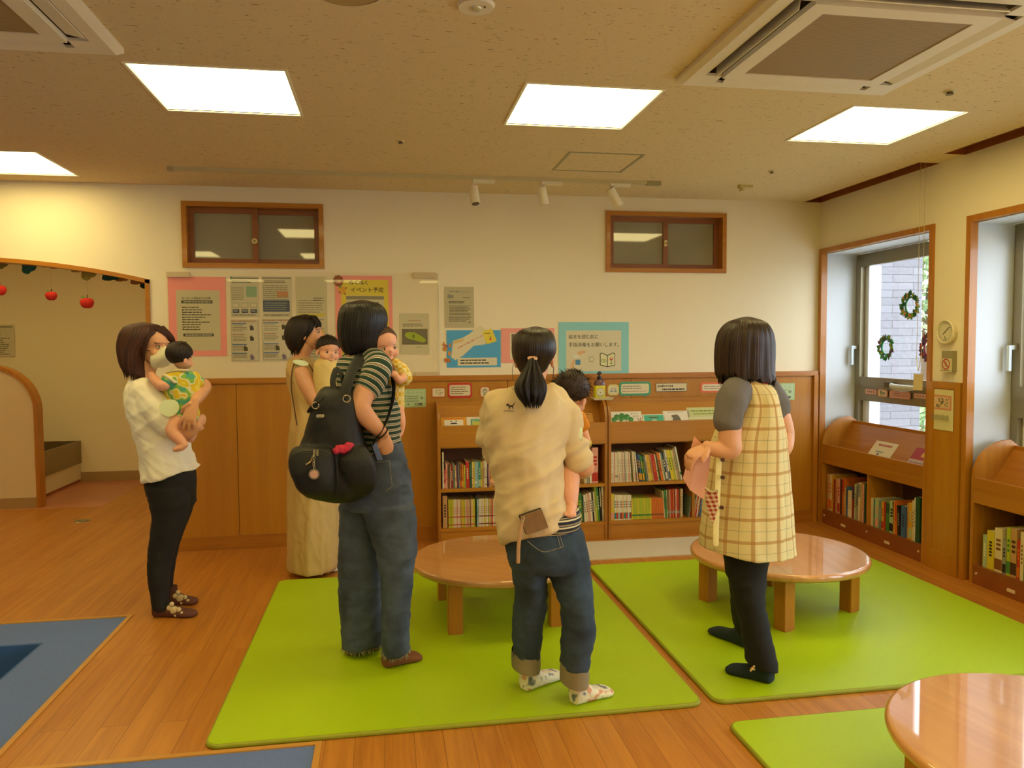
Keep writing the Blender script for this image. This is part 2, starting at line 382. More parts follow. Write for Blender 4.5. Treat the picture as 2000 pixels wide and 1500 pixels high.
# right wall: window recesses from the floor up to 2.13 m
WINS = [(4.25, 5.497), (2.705, 3.972), (1.16, 2.43), (-.385, .885), (-1.93, -.66)]
f = MB(); ys = [YB + .12]
for a, b in WINS: ys += [b, a]
ys += [YN]
for i in range(0, len(ys), 2): f.box(XR, XR + .42, ys[i + 1], ys[i], 0, ZC)
for a, b in WINS: f.box(XR, XR + .42, a, b, 2.13, ZC)
struct(f, 'wall_right', WALL)
f = MB(); REV = mat('#d3dae2', .6)
for a, b in WINS:
    f.box(XR + .03, XR + .30, b - .006, b - .001, 0, 2.11); f.box(XR + .03, XR + .30, a + .001, a + .006, 0, 2.11); f.box(XR + .03, XR + .30, a + .006, b - .006, 2.095, 2.105)
struct(f, 'trim_3', REV)
f = MB()
for a, b in WINS:
    f.box(XR - .014, XR + .035, b - .032, b + .004, 0, 2.136); f.box(XR - .014, XR + .035, a - .004, a + .032, 0, 2.136); f.box(XR - .014, XR + .035, a + .032, b - .032, 2.10, 2.136)
struct(f, 'trim_4', TRIM)

# ceiling with recesses for the lights and blind boxes
PANELS = [(-.675, 3.49), (.902, 3.49), (2.455, 3.57), (-2.21, 4.99), (-2.24, 3.49), (-2.6, 6.9), (-4.1, 6.7)] + [(x, y) for x in (-2.24, -.675, .902, 2.455) for y in (1.62, -.25, -2.1)]  # alcove pair just before the grid: unseen panels, added to brighten the alcove
PELS = [(4.225, 5.54)] + [(b - 1.33, b + .04) for a, b in WINS[1:]]
f = MB(); hs = .296
cuts = [(x - hs, x + hs, y - hs, y + hs) for x, y in PANELS] + [(3.222, XR, a, b) for a, b in PELS]
xs = sorted({XL, XR + .42} | {c[0] for c in cuts} | {c[1] for c in cuts}); yy = sorted({YN, YF + .1} | {c[2] for c in cuts} | {c[3] for c in cuts})
for i in range(len(xs) - 1):
    j = 0
    while j < len(yy) - 1:
        cx = (xs[i] + xs[i + 1]) / 2
        inside = lambda q: any(c[0] < cx < c[1] and c[2] < (yy[q] + yy[q + 1]) / 2 < c[3] for c in cuts)
        if inside(j): j += 1; continue
        k = j
        while k + 1 < len(yy) - 1 and not inside(k + 1): k += 1
        f.box(xs[i], xs[i + 1], yy[j], yy[k + 1], ZC, ZC + .03); j = k + 1
struct(f, 'ceiling', ceiling_material())
f = MB()
for a, b in PELS: f.box(3.222, 3.226, a, b, ZC - .002, ZC + .13); f.box(XR - .004, XR, a, b, ZC - .002, ZC + .13); f.box(3.222, XR, a, a + .006, ZC - .002, ZC + .13); f.box(3.222, XR, b - .006, b, ZC - .002, ZC + .13); f.box(3.222, XR, a, b, ZC + .125, ZC + .13)
struct(f, 'trim_5', PELM)
f = MB(); f.box(XL, XR + .42, YN, YF, ZC + .14, ZC + .16); struct(f, 'ceiling_void', mat('#403a30', .9))

# ceiling light panels
DIFF = mat('#fff4d8', .6, emit=PANEL_COLOR, power=PANEL_POWER); LFR = mat('#efe8d2', .4)
def panel(x, y, lab):
    t = empty('ceiling_light', (x, y, ZC), lab, 'ceiling light', 'square light panels')
    q = MB(); q.box(x - hs, x + hs, y - hs, y + hs, ZC + .004, ZC + .010); q.build('diffuser', DIFF, t)
    q = MB(); o = hs + .012
    for a in ((x - o, x - hs, y - o, y + o), (x + hs, x + o, y - o, y + o), (x - hs, x + hs, y - o, y - hs), (x - hs, x + hs, y + hs, y + o)): q.box(*a, ZC - .004, ZC + .03)
    q.build('frame', LFR, t)
LL = ['square glowing ceiling panel beside the left air conditioner, largest in view', 'square glowing ceiling panel in the middle, above the row of spotlights', 'square glowing ceiling panel beside the right air conditioner near the windows', 'square glowing ceiling panel cut by the left edge of the photo, nearest the arch']
for i, (x, y) in enumerate(PANELS): panel(x, y, LL[i] if i < 4 else 'square glowing ceiling panel outside the photo, room grid or added to brighten the alcove')

# panelling, cap, skirting
f = MB(); js = [X0 + .002, -1.018, -.07, .880, 1.820, 2.76, 3.300]
for i in range(len(js) - 1): f.box(js[i] + .0018, js[i + 1] - .0018, YB - .022, YB - .001, .095, 1.154)
f.box(X0 + .002, 3.30, YB - .012, YB - .001, .1, 1.15, 1)
struct(f, 'wall_panelling', [PANEL, mat('#3a1d0c', .8)])
f = MB(); f.box(X0, 3.335, YB - .040, YB - .001, 1.154, 1.190); struct(f, 'trim_6', TRIMX)
f = MB(); f.box(X0, 3.335, YB - .030, YB - .001, 0, .095); struct(f, 'baseboard_back', BASEB)
f = MB(); f.box(3.300, 3.335, YB - .045, YB - .001, 0, 1.16); f.box(XR - .035, XR, 5.497, YB - .02, 0, 1.18); struct(f, 'trim_7', TRIM)
# wooden pier between the windows
f = MB(); f.box(XR - .016, XR - .001, 4.03, 4.24, 0, 1.165); f.box(XR - .022, XR - .001, 3.985, 4.03, 0, 1.165); f.box(XR - .022, XR - .001, 4.20, 4.245, 0.0, 1.165); f.box(XR - .022, XR - .001, 4.03, 4.20, 1.125, 1.165); f.box(XR - .026, XR - .001, 4.03, 4.20, 0, .12)
struct(f, 'trim_8', PANEL)
f = MB()
for (a, b), (c, d) in zip(WINS[1:], WINS[2:]): f.box(XR - .018, XR - .001, d + .01, a - .01, 0, 1.165)
struct(f, 'trim_9', PANEL)

# windows in the right wall
for i, (a, b) in enumerate(WINS):
    t = tag(empty('window_%d' % (i + 1), (XR + .30, (a + b) / 2, 0)), kind='structure')
    X = XR + .30; q = MB(); a1, b1 = a + .008, b - .008
    q.frame('y', a1, b1, .002, 2.094, X, X + .07, .05); q.box(X, X + .07, a1 + .05, b1 - .05, .96, 1.075)
    q.build('window_frame', ALU, t)
    q = MB(); xa = X - .012                               # opening sash
    q.box(xa, X + .03, a1 + .02, b1 - .02, 1.995, 2.045); q.box(xa, X + .03, a1 + .02, b1 - .02, 1.075, 1.145); q.box(xa, X + .03, b1 - .075, b1 - .02, 1.145, 1.995); q.box(xa, X + .03, a1 + .02, a1 + .075, 1.145, 1.995)
    q.build('sash', ALU, t)
    q = MB(); q.box(X + .03, X + .13, b1 - .12, b1 - .06, 1.13, 2.0); q.box(X + .04, X + .13, b1 - .13, b1 - .05, .1, .97); q.build('outer_reveal', WHITEF, t)
    q = MB(); q.box(X + .02, X + .024, a1 + .06, b1 - .06, 1.14, 2.0); q.box(X + .03, X + .034, a1 + .05, b1 - .05, .1, .965); q.build('pane', GLASS, t)
    q = MB(); q.box(X - .05, X - .012, b1 - .045, b1 - .028, 1.36, 1.385); q.box(X - .062, X - .045, b1 - .047, b1 - .026, 1.235, 1.385); h = q.build('window_handle', mat('#c6d4dc', .3), t)
    q = MB(); q.box(X - .02, X, b1 - .055, b1 - .018, 1.35, 1.395); q.build('mounting_plate', ALU, h)
t = empty('window_winder', (3.62, 4.86, 1.10), 'folded plastic winder arm on the rail of the far window', 'window winder')
q = MB(); q.tube([(3.61, 4.98, 1.10), (3.59, 4.93, 1.09), (3.59, 4.82, 1.085), (3.61, 4.74, 1.09)], [.016, .022, .024, .016], 10); q.build('arm', mat('#b9b7a4', .4), t)
q = MB(); q.box(3.60, 3.66, 4.99, 5.05, 1.08, 1.12); q.build('bracket', mat('#57503c', .4), t)
t = empty('window_winder', (3.62, 3.3, 1.10), 'plastic winder arm on the rail of the near window at the right edge', 'window winder')
q = MB(); q.tube([(3.61, 3.66, 1.12), (3.58, 3.63, 1.10), (3.58, 3.5, 1.07), (3.61, 3.4, 1.09)], [.016, .026, .028, .016], 10); q.build('arm', mat('#b9b7a4', .4), t)

# transom windows in the back wall
FROST = NT('frosted pane'); FROST.b.inputs['Base Color'].default_value = (*lin('#8f8872'), 1); FROST.b.inputs['Roughness'].default_value = .03; FROST.b.inputs['Specular IOR Level'].default_value = .75
for n, (x0, x1, z0, z1) in ((7, W1), (8, W2)):
    t = tag(empty('window_%d' % n, ((x0 + x1) / 2, YB, z0)), kind='structure')
    q = MB(); y0, y1 = YB - .016, YB + .11
    q.frame('x', x0, x1, z0, z1, y0, y1, .032); q.build('window_frame', TRIMX, t)
    xm = (x0 + x1) / 2
    for xa, xb, yy0 in ((x0 + .032, xm + .022, YB + .03), (xm - .018, x1 - .032, YB + .06)):
        q = MB(); r = .038
        q.box(xa, xb, yy0, yy0 + .026, z1 - .032 - r, z1 - .033); q.box(xa, xb, yy0, yy0 + .026, z0 + .033, z0 + .03 + r); q.box(xa, xa + r, yy0, yy0 + .026, z0 + .03 + r, z1 - .032 - r); q.box(xb - r, xb, yy0, yy0 + .026, z0 + .03 + r, z1 - .032 - r)
        s_ = q.build('sash', DARKX, t)
        q = MB(); q.box(xa + r - .004, xb - r + .004, yy0 + .012, yy0 + .018, z0 + .03 + r - .004, z1 - .028 - r); q.build('pane', FROST.m, s_)
    q = MB()
    if n == 7: q.cyl((xm, YB + .012, 2.135), (xm, YB + .03, 2.135), .019, 20); q.cyl((xm, YB + .007, 2.135), (xm, YB + .013, 2.135), .010, 16, 1)
    else: q.box(xm - .012, xm + .010, YB + .014, YB + .03, 2.145, 2.19); q.cyl((xm, YB + .005, 2.165), (xm, YB + .03, 2.165), .008, 12, 1)
    q.build('latch', [mat('#c9b98e', .3, metal=.5), mat('#8b7c5a', .3, metal=.8)], t)

# outside
f = MB(); f.box(3.8, 40, -20, 40, -.4, -.35); struct(f, 'ground', mat('#a9a9a4', .9, var=.08, vscale=2))
s = NT('grey split stone cladding'); tc = s.n('TexCoord'); sp = s.n('SeparateXYZ'); s.l(tc.outputs['Object'], sp.inputs[0]); cb = s.n('CombineXYZ'); s.l(sp.outputs[0], cb.inputs[0]); s.l(sp.outputs[2], cb.inputs[1])
br = s.n('TexBrick', Scale=1.0); br.inputs['Brick Width'].default_value = .44; br.inputs['Row Height'].default_value = .0935; br.inputs['Mortar Size'].default_value = .003; br.offset = .37
br.inputs['Color1'].default_value = (*lin('#66656a'), 1); br.inputs['Color2'].default_value = (*lin('#727176'), 1); br.inputs['Mortar'].default_value = (*lin('#3f3b3a'), 1)
s.l(cb.outputs[0], br.inputs['Vector']); s.l(br.outputs[0], s.b.inputs['Base Color']); s.b.inputs['Roughness'].default_value = .9
nn = s.n('TexNoise', Scale=14, Detail=6); s.l(tc.outputs['Object'], nn.inputs['Vector']); bp = s.n('Bump', Strength=.6, Distance=.02); s.l(nn.outputs[0], bp.inputs['Height']); s.l(bp.outputs[0], s.b.inputs['Normal'])
f = MB(); f.box(3.9, 6.56, 8.5, 8.8, -.35, 4.2); struct(f, 'wall_outside', s.m)
R = random.Random(5)
def leaf_mass(n, cx, cy, cz, rx, ry, rz, size, cols):
    q = MB()
    for i in range(n):
        a, b, c = R.uniform(0, 2 * PI), math.acos(R.uniform(-1, 1)), R.random() ** .4
        p = Vector((cx + rx * c * math.sin(b) * math.cos(a), cy + ry * c * math.sin(b) * math.sin(a), cz + rz * c * math.cos(b)))
        u = Vector((R.uniform(-1, 1), R.uniform(-1, 1), R.uniform(-1, 1))).normalized() * size * R.uniform(.6, 1.3); v = u.orthogonal().normalized() * size * .45
        q.add([p - u, p + v, p + u, p - v], [(0, 1, 2, 3)], R.randrange(len(cols)))
    return q, [mat(c, .7) for c in cols]
t = empty('tree', (9.6, 12.2, -.35), 'green leafy tree beyond the grey stone wall outside the window', 'tree')
q = MB(); q.tube([(9.6, 12.2, -.35), (9.55, 12.2, 1.2), (9.7, 12.3, 2.8)], [.14, .11, .07]); q.build('trunk', mat('#5d4a35', .9), t)
q, ms = leaf_mass(2600, 9.6, 12.2, 3.0, 1.6, 1.2, 1.8, .13, ('#a9bf8f', '#bccf9c', '#8aa57c', '#d0dcb8')); q.build('foliage', ms, t)
t = empty('shrub', (8.9, 11.2, -.35), 'low green shrub outside, below the tree beyond the stone wall', 'shrub')
q, ms = leaf_mass(700, 8.95, 11.2, .15, .55, .5, .55, .09, ('#a5bd88', '#8aa878', '#c8d8a8')); q.build('foliage', ms, t)
q = MB(); q.tube([(8.95, 11.2, -.35), (8.95, 11.2, .2)], [.04, .03]); q.build('stem', mat('#5d4a35', .9), t)
t = empty('parked_car', (12, 15.3, -.35), 'white car parked outside beyond the stone wall', 'car')
def carX(u, y, z): return (12 + u, 15.3 + y, -.35 + z)
prof = [(-2.1, .35), (-2.15, .75), (-1.95, .95), (-1.2, 1.0), (-.6, 1.45), (.9, 1.5), (1.6, 1.05), (2.1, .95), (2.15, .4)]
q = MB(); q.prism([carX(u, -.8, z) for u, z in prof], (0, 1.6, 0)); q.build('body', mat('#e9edf2', .3, coat=.5), t)
q = MB(); q.prism([carX(u, -.82, z) for u, z in ((-1.05, 1.0), (-.55, 1.4), (.85, 1.44), (1.4, 1.05))], (0, 1.64, 0)); q.build('window', mat('#3b5674', .1), t)
for u in (-1.3, 1.35):
    for y in (-.82, .72): q = MB(); q.cyl(carX(u, y, .32), carX(u, y + .12, .32), .31, 24); q.build('wheel', mat('#181818', .8), t)
# ============================================================ CEILING FITTINGS
ACW = mat('#e9dfc6', .5); ACG = NT('return air grille'); tc = ACG.n('TexCoord'); wv = ACG.n('TexWave', Scale=28.0); wv.bands_direction = 'Y'; ACG.l(tc.outputs['Object'], wv.inputs['Vector'])
ACG.l(ACG.mix(wv.outputs[1], lin('#8f7a52'), lin('#a89066')), ACG.b.inputs['Base Color']); ACG.b.inputs['Roughness'].default_value = .6
def cassette(cx, cy, lab):
    t = empty('air_conditioner', (cx, cy, ZC), lab, 'air conditioner', 'ceiling cassette air conditioners')
    q = MB(); z = ZC - .032; h = .475; g = .272
    # outer panel with chamfered rim, slots left open on four sides
    q.loft([[(cx + sx * k, cy + sy * k, zz) for sx, sy in ((-1, -1), (1, -1), (1, 1), (-1, 1))] for k, zz in ((h, ZC + .002), (h, ZC - .018), (h - .02, z))], 0, False, False)
    s0, s1 = .335, .405; e = h - .02
    for a in ((-e, e, s1, e), (-e, e, -e, -s1), (-e, -s1, -s1, s1), (s1, e, -s1, s1)): q.box(cx + a[0], cx + a[1], cy + a[2], cy + a[3], z - .001, z + .01)
    for sx in (-1, 1):
        for sy in (-1, 1): q.box(cx + sx * s0, cx + sx * s1, cy + sy * s0, cy + sy * s1, z - .001, z + .01)
    q.build('panel', ACW, t)
    q = MB(); q.box(cx - e, cx + e, cy - e, cy + e, z + .03, z + .035); q.build('duct', mat('#4a3c24', .7), t)
    q = MB()
    for a in ((-s0, s0, g, s0), (-s0, s0, -s0, -g), (-s0, -g, -g, g), (g, s0, -g, g)): q.box(cx + a[0], cx + a[1], cy + a[2], cy + a[3], z - .010, z + .01)
    p = q.build('grille_frame', ACW, t)
    q = MB(); q.box(cx - g, cx + g, cy - g, cy + g, z - .006, z + .002); q.build('grille', ACG.m, p)
    q = MB()                                              # louvres tipped open
    for k, (dx, dy) in enumerate(((0, 1), (0, -1), (-1, 0), (1, 0))):
        q = MB(); c = Vector((cx + dx * .372, cy + dy * .372, z + .004)); L = Vector((abs(dy), abs(dx), 0)) * (s0 - .03); W = Vector((dx, dy, 0))
        tilt = math.radians((20, 60, 84, 20)[k]); wv_ = W * math.cos(tilt) * .033 + Vector((0, 0, -1)) * math.sin(tilt) * .022
        q.obox(c, L, wv_, wv_.cross(L).normalized() * .0018); q.build('louvre', ACW, t)
    return t
cassette(1.675, 2.575, 'white ceiling cassette air conditioner at the upper right, grille fully visible')
cassette(-1.405, 2.575, 'white ceiling cassette air conditioner cut off at the upper left corner')
t = empty('ceiling_speaker', (-.10, 2.44, ZC), 'large round flat cover on the ceiling at the top edge of the photo', 'ceiling speaker')
q = MB(); q.cyl((-.10, 2.44, ZC + .001), (-.10, 2.44, ZC - .008), .112, 48, 0, .106); q.build('cover', mat('#b59a62', .6), t)
q = MB(); q.loft([[(-.10 + r * math.cos(a), 2.44 + r * math.sin(a), z) for a in AN(48)] for r, z in ((.121, ZC + .001), (.121, ZC - .005), (.113, ZC - .006))], 0, True, False); q.build('rim', mat('#d9c79c', .5), t)
t = empty('emergency_light', (.305, 2.50, ZC), 'small round recessed emergency lamp on the ceiling near the top edge', 'emergency light')
q = MB(); q.cyl((.305, 2.50, ZC + .001), (.305, 2.50, ZC - .010), .062, 40, 0, .056); q.build('cover', ACW, t)
q = MB(); q.ball((.305, 2.50, ZC - .010), (.020, .020, .010)); q.build('bulb', mat('#d8d2c0', .15, metal=.6), t)
q = MB(); q.cyl((.332, 2.485, ZC - .009), (.332, 2.485, ZC - .013), .004, 10); q.build('indicator', mat('#6a5a30', .5), t)
def sprinkler(x, y, lab, r=.022):
    t = empty('sprinkler', (x, y, ZC), lab, 'sprinkler', 'ceiling sprinklers')
    q = MB(); q.cyl((x, y, ZC + .001), (x, y, ZC - .005), r, 24, 0, r * .85); q.build('escutcheon', mat('#d5c79e', .4), t)
    q = MB(); q.cyl((x, y, ZC - .004), (x, y, ZC - .012), r * .45, 12); q.cyl((x, y, ZC - .013), (x, y, ZC - .015), r * .6, 16); q.build('nozzle', mat('#6e6248', .35, metal=.8), t)
sprinkler(.097, 4.175, 'tiny dark sprinkler on the ceiling left of the middle light panel')
sprinkler(2.44, 4.564, 'tiny dark sprinkler on the ceiling beside the small square detector')
sprinkler(2.451, 3.027, 'small round sprinkler on the ceiling below the right air conditioner', .028)
t = empty('fire_detector', (2.474, 4.995, ZC), 'small yellowish bracket on the ceiling near the back right corner', 'detector')
q = MB(); q.box(2.43, 2.52, 4.97, 5.02, ZC - .018, ZC + .001); q.build('body', mat('#cdbb7c', .5), t); q = MB(); q.box(2.44, 2.46, 4.975, 5.015, ZC - .04, ZC - .018); q.build('clip', mat('#cdbb7c', .5), t)
q = MB(); o = .012
for a in ((1.05, 1.50, 4.27, 4.285), (1.05, 1.50, 4.715, 4.73), (1.05, 1.065, 4.285, 4.715), (1.485, 1.50, 4.285, 4.715)): q.box(*a, ZC - .003, ZC + .001)
tag(q.build('access_hatch', mat('#a9a27e', .4, metal=.3)), 'thin square metal frame of an access hatch in the ceiling', 'access hatch')

# track with three spotlights
t = empty('lighting_track', (.28, 4.96, ZC), 'long white lighting track on the ceiling above the back wall', 'lighting track')
q = MB(); q.box(-1.278, 1.84, 4.945, 4.982, ZC - .022, ZC + .001); q.build('rail', mat('#cdbf92', .45), t)
q = MB(); q.box(-1.285, -1.25, 4.942, 4.985, ZC - .026, ZC); q.build('end_cap', mat('#b5a87e', .5), t)
q = MB(); q.box(1.75, 1.847, 4.942, 4.985, ZC - .026, ZC); q.build('end_cap', mat('#a59a72', .5), t)
SPW = mat('#ece4cc', .4)
for (px, py, qx, qy, r, lab) in ((924, 366, 929, 398, .031, 'leftmost white spotlight on the ceiling track, pointing straight down'), (1057, 366, 1064, 400, .030, 'middle white spotlight on the ceiling track, tilted slightly'), (1191, 369, 1209, 402, .031, 'rightmost white spotlight on the ceiling track, tilted the most')):
    a, b = onY(px, py, 4.965), onY(qx, qy, 4.93 if px < 1000 else 4.98); top = Vector((a.x + .01, 4.963, ZC - .022))
    t = empty('spotlight', top, lab, 'spotlight', 'spotlights on the ceiling track')
    q = MB(); q.cyl(a, b, r, 28); q.cyl(b - (b - a).normalized() * .002, b + (b - a).normalized() * .001, r * .8, 24, 1); q.build('lamp_head', [SPW, mat('#4a4334', .4)], t)
    q = MB(); q.tube([top, top + Vector((-.012, 0, -.02)), a + Vector((0, 0, .004))], .007, 8); q.build('arm', SPW, t)
    q = MB(); q.box(top.x - .01, top.x + .13, 4.948, 4.980, ZC - .042, ZC - .0225); q.build('adapter', SPW, t)

# ============================================================ LEFT ALCOVE
t = empty('partition_wall', (-3.6, 7.30, 0), 'low rounded cream partition with oak edge band inside the alcove', 'partition')
def part_outline(o, z0=0):
    pts = [(-5.19, z0), (-3.014 - o, z0)]; r = .40 - o; cx, cz = -3.014 - .40, 1.267 - .40
    pts += [(cx + r * math.cos(math.radians(a)), cz + r * math.sin(math.radians(a))) for a in range(0, 91, 9)] + [(-5.19, 1.267 - o)]
    return pts
q = MB(); q.prism([(x, 7.255, z) for x, z in part_outline(.03)], (0, .09, 0)); q.build('panel', mat('#dfc9a8', .85), t)
q = MB(); A, B_ = part_outline(0), part_outline(.032)
for i in range(1, len(A) - 1):
    q.prism([(A[i][0], 7.245, A[i][1]), (A[i + 1][0], 7.245, A[i + 1][1]), (B_[i + 1][0], 7.245, B_[i + 1][1]), (B_[i][0], 7.245, B_[i][1])], (0, .11, 0), 0)
q.build('edge_band', TRIM, t)
q = MB(); q.box(-5.19, -3.046, 7.243, 7.255, 0, .095); q.build('skirting', mat('#a8895a', .5), t)
t = empty('wash_trough', (-3.45, 8.1, 0), 'low stainless steel washing trough behind the rounded partition', 'sink')
q = MB(); x0, x1, y0, y1 = -3.75, -3.17, 7.36, 8.61
q.box(x1 - .02, x1, y0, y1, .20, .435); q.box(x0, x0 + .02, y0, y1, .20, .435); q.box(x0 + .02, x1 - .02, y0, y0 + .02, .20, .435); q.box(x0 + .02, x1 - .02, y1 - .02, y1, .20, .435); q.box(x0 + .02, x1 - .02, y0 + .02, y1 - .02, .20, .22)
q.build('basin', mat('#8f7d5c', .35, metal=.6), t)
q = MB(); q.box(x0, x1 - .012, y0, y1, .03, .199); q.build('apron', CREAM, t); q = MB(); q.box(x0, x1 - .03, y0, y1, 0, .029); q.build('kick', mat('#b5715a', .6), t)
t = empty('floor_outlet', (-2.45, 6.62, 0), 'small round metal floor outlet cover in the boards near the alcove', 'floor outlet')
q = MB(); q.cyl((-2.45, 6.62, 0), (-2.45, 6.62, .006), .062, 32, 0, .056); q.build('plate', mat('#a89a7a', .3, metal=.8), t)
q = MB(); q.cyl((-2.43, 6.61, .006), (-2.43, 6.61, .010), .02, 20); q.build('lid', STEEL, t)
n = Sheet(onY(-40, 634, 8.61), (1, 0, 0), (0, 0, -1), (0, -1, 0), .32, .33, '#cfc6a6')
n.rect(.05, .06, .95, .09, '#5a584c').rect(.1, .2, .6, .34, '#c9a58a').lines(.08, .4, .92, .95, 9, '#5a584c', seed=3); n.build('notice', 'small printed notice on the alcove wall at the left photo edge', 'notice')
# felt leaves and red fruit under the arch
t = empty('leaf_garland', (-2.0, 5.66, 1.98), 'garland of felt leaves hanging along the underside of the arch', 'garland')
GL = [(4, 513, 15, '#8a7a3a', 0), (40, 511, 13, '#b5793a', 1), (55, 519, 20, '#1f5b52', 0), (93, 514, 18, '#8a4520', 1), (110, 517, 17, '#96502a', 1), (152, 524, 17, '#a8823a', 1), (172, 530, 22, '#a89a45', 0), (215, 539, 20, '#1d4a3e', 1), (237, 543, 15, '#a07038', 1), (268, 548, 17, '#a8703c', 1), (283, 551, 16, '#12302c', 0)]
for i, (px, py, s_, c, k) in enumerate(GL):
    p = onY(px, py, 5.645 + .012 * (i % 3)); r = s_ * 5.6 / F * .62
    q = MB(); pts = []
    for a in AN(22):
        rr = r * (1 + .16 * math.cos(3 * a + k) + .05 * math.sin(7 * a)); pts.append((p.x + rr * math.cos(a) * (1.0 if not k else 1.15), p.y, p.z + rr * math.sin(a) * (1.15 if not k else .75)))
    q.prism(pts, (0, .004, 0)); q.build('leaf', mat(c, .9, bump=.3, bscale=900), t)
q = MB(); q.tube([(AXS[i], 5.652, arch_z(AXS[i]) - .012) for i in range(0, 29, 2)], .0025, 6); q.build('string', mat('#6b6040', .8), t)
for px, py, s_, lab in ((100, 578, 1.0, 'red felt apple hanging under the arch, second from the right'), (170, 592, 1.2, 'red felt apple with green leaf, rightmost under the arch'), (-1, 567, 1.15, 'red felt apple hanging under the arch, cut by the photo edge')):
    p = onY(px, py, 5.58); r = .033 * s_
    t = empty('felt_apple', p, lab, 'ornament', 'felt apples hanging in the arch')
    q = MB(); q.loft([[p + Vector((r * k * (1 + .04 * math.cos(5 * a)) * math.cos(a), r * k * math.sin(a), z * r)) for a in AN(24)] for k, z in ((.12, -.72), (.5, -.86), (.85, -.6), (1.05, -.1), (1.08, .3), (.85, .72), (.45, .85), (.12, .66))]); q.build('fruit', mat('#c4230f', .85, bump=.3, bscale=600), t)
    q = MB(); q.tube([p + Vector((0, 0, r * .6)), p + Vector((.004, 0, r * 1.35))], .003, 6); q.build('stem', mat('#3c2a14', .8), t)
    q = MB(); q.prism([p + Vector((x * r, -.002, z * r)) for x, z in ((-.1, .8), (-.7, 1.25), (-.9, .95), (-.5, .7))], (0, .003, 0)); q.build('leaf', mat('#5e8a3a', .8), t)
    q = MB(); q.cyl(p + Vector((.004, 0, r * 1.3)), (p.x + .004, 5.58, arch_z(p.x) - .03), .0006, 5); q.build('thread', mat('#b9a878', .8), t)

# ============================================================ MATS, RUG, TABLES
GRN = NT('green vinyl mat'); tc = GRN.n('TexCoord'); GRN.b.inputs['Base Color'].default_value = (*lin('#a6c306'), 1); GRN.b.inputs['Roughness'].default_value = .42
ck = GRN.n('TexVoronoi', Scale=190.0); GRN.l(tc.outputs['Object'], ck.inputs['Vector']); bp = GRN.n('Bump', Strength=.25, Distance=.001); GRN.l(ck.outputs[0], bp.inputs['Height']); GRN.l(bp.outputs[0], GRN.b.inputs['Normal'])
GRE = mat('#929a20', .6)
def rrect(x0, x1, y0, y1, r, z):
    pts = []
    for cx, cy, a0 in ((x1 - r, y1 - r, 0), (x0 + r, y1 - r, 90), (x0 + r, y0 + r, 180), (x1 - r, y0 + r, 270)):
        for a in (0, 22.5, 45, 67.5, 90): pts.append((cx + r * math.cos(math.radians(a0 + a)), cy + r * math.sin(math.radians(a0 + a)), z))
    return pts
def play_mat(x0, x1, y0, y1, lab):
    t = empty('play_mat', ((x0 + x1) / 2, (y0 + y1) / 2, 0), lab, 'mat', 'green play mats')
    q = MB(); q.loft([rrect(x0 + d, x1 - d, y0 + d, y1 - d, .05 - d, z) for d, z in ((.012, .0165), (.008, .0178))], 0, True, True); q.build('surface', GRN.m, t)
    q = MB(); q.loft([rrect(x0 + d, x1 - d, y0 + d, y1 - d, .05 - d * .5, z) for d, z in ((.004, .0), (0, .003), (0, .012), (.003, .0165), (.010, .0172), (.014, .015))], 0, True, False); q.build('edging', GRE, t)
play_mat(-.645, 1.20, 2.722, 4.64, 'large square lime green mat in the middle under the left round table')
play_mat(1.243, 3.085, 2.722, 4.60, 'large square lime green mat on the right under the middle round table')
play_mat(1.215, 3.05, .72, 2.568, 'lime green mat in the bottom right corner under the nearest table')
q = MB(); zz = lambda x: .006 + .0015 * math.sin(x * 17)
q.box(1.26, 2.95, 4.75, 5.19, .0, .0075)
tag(q.build('beige_rug', mat('#cfc2a4', .95, bump=.7, bscale=500, var=.08, vscale=220)), 'thin beige felt rug lying in front of the right bookcase', 'rug')
def table_top_mat(name, ang):
    s = NT(name); tc = s.n('TexCoord'); mp = s.n('Mapping'); mp.inputs['Rotation'].default_value = (0, 0, math.radians(ang)); s.l(tc.outputs['Object'], mp.inputs[0])
    m2 = s.n('Mapping'); m2.inputs['Scale'].default_value = (1.2, 16, 4); s.l(mp.outputs[0], m2.inputs[0])
    n1 = s.n('TexNoise', Scale=1.5, Detail=5, Distortion=.5); s.l(m2.outputs[0], n1.inputs['Vector'])
    sp = s.n('SeparateXYZ'); s.l(mp.outputs[0], sp.inputs[0])
    st = s.math('MULTIPLY', s.math('FLOOR', s.math('MULTIPLY', sp.outputs[1], 8.5)), 3.71); wn = s.n('TexWhiteNoise', noise_dimensions='1D'); s.l(st, wn.inputs['W'])
    r = s.n('ValToRGB'); r.color_ramp.elements[0].position = .3; r.color_ramp.elements[1].position = .7
    r.color_ramp.elements[0].color = (*lin('#b4783a'), 1); r.color_ramp.elements[1].color = (*lin('#c88e4e'), 1); s.l(n1.outputs[0], r.inputs[0])
    s.l(s.mix(s.math('MULTIPLY', wn.outputs[0], .35), r.outputs[0], lin('#d8a468')), s.b.inputs['Base Color'])
    s.b.inputs['Roughness'].default_value = .3; s.b.inputs['Coat Weight'].default_value = 1.0; s.b.inputs['Coat Roughness'].default_value = .03
    s.b.inputs['Coat IOR'].default_value = 1.6
    return s.m
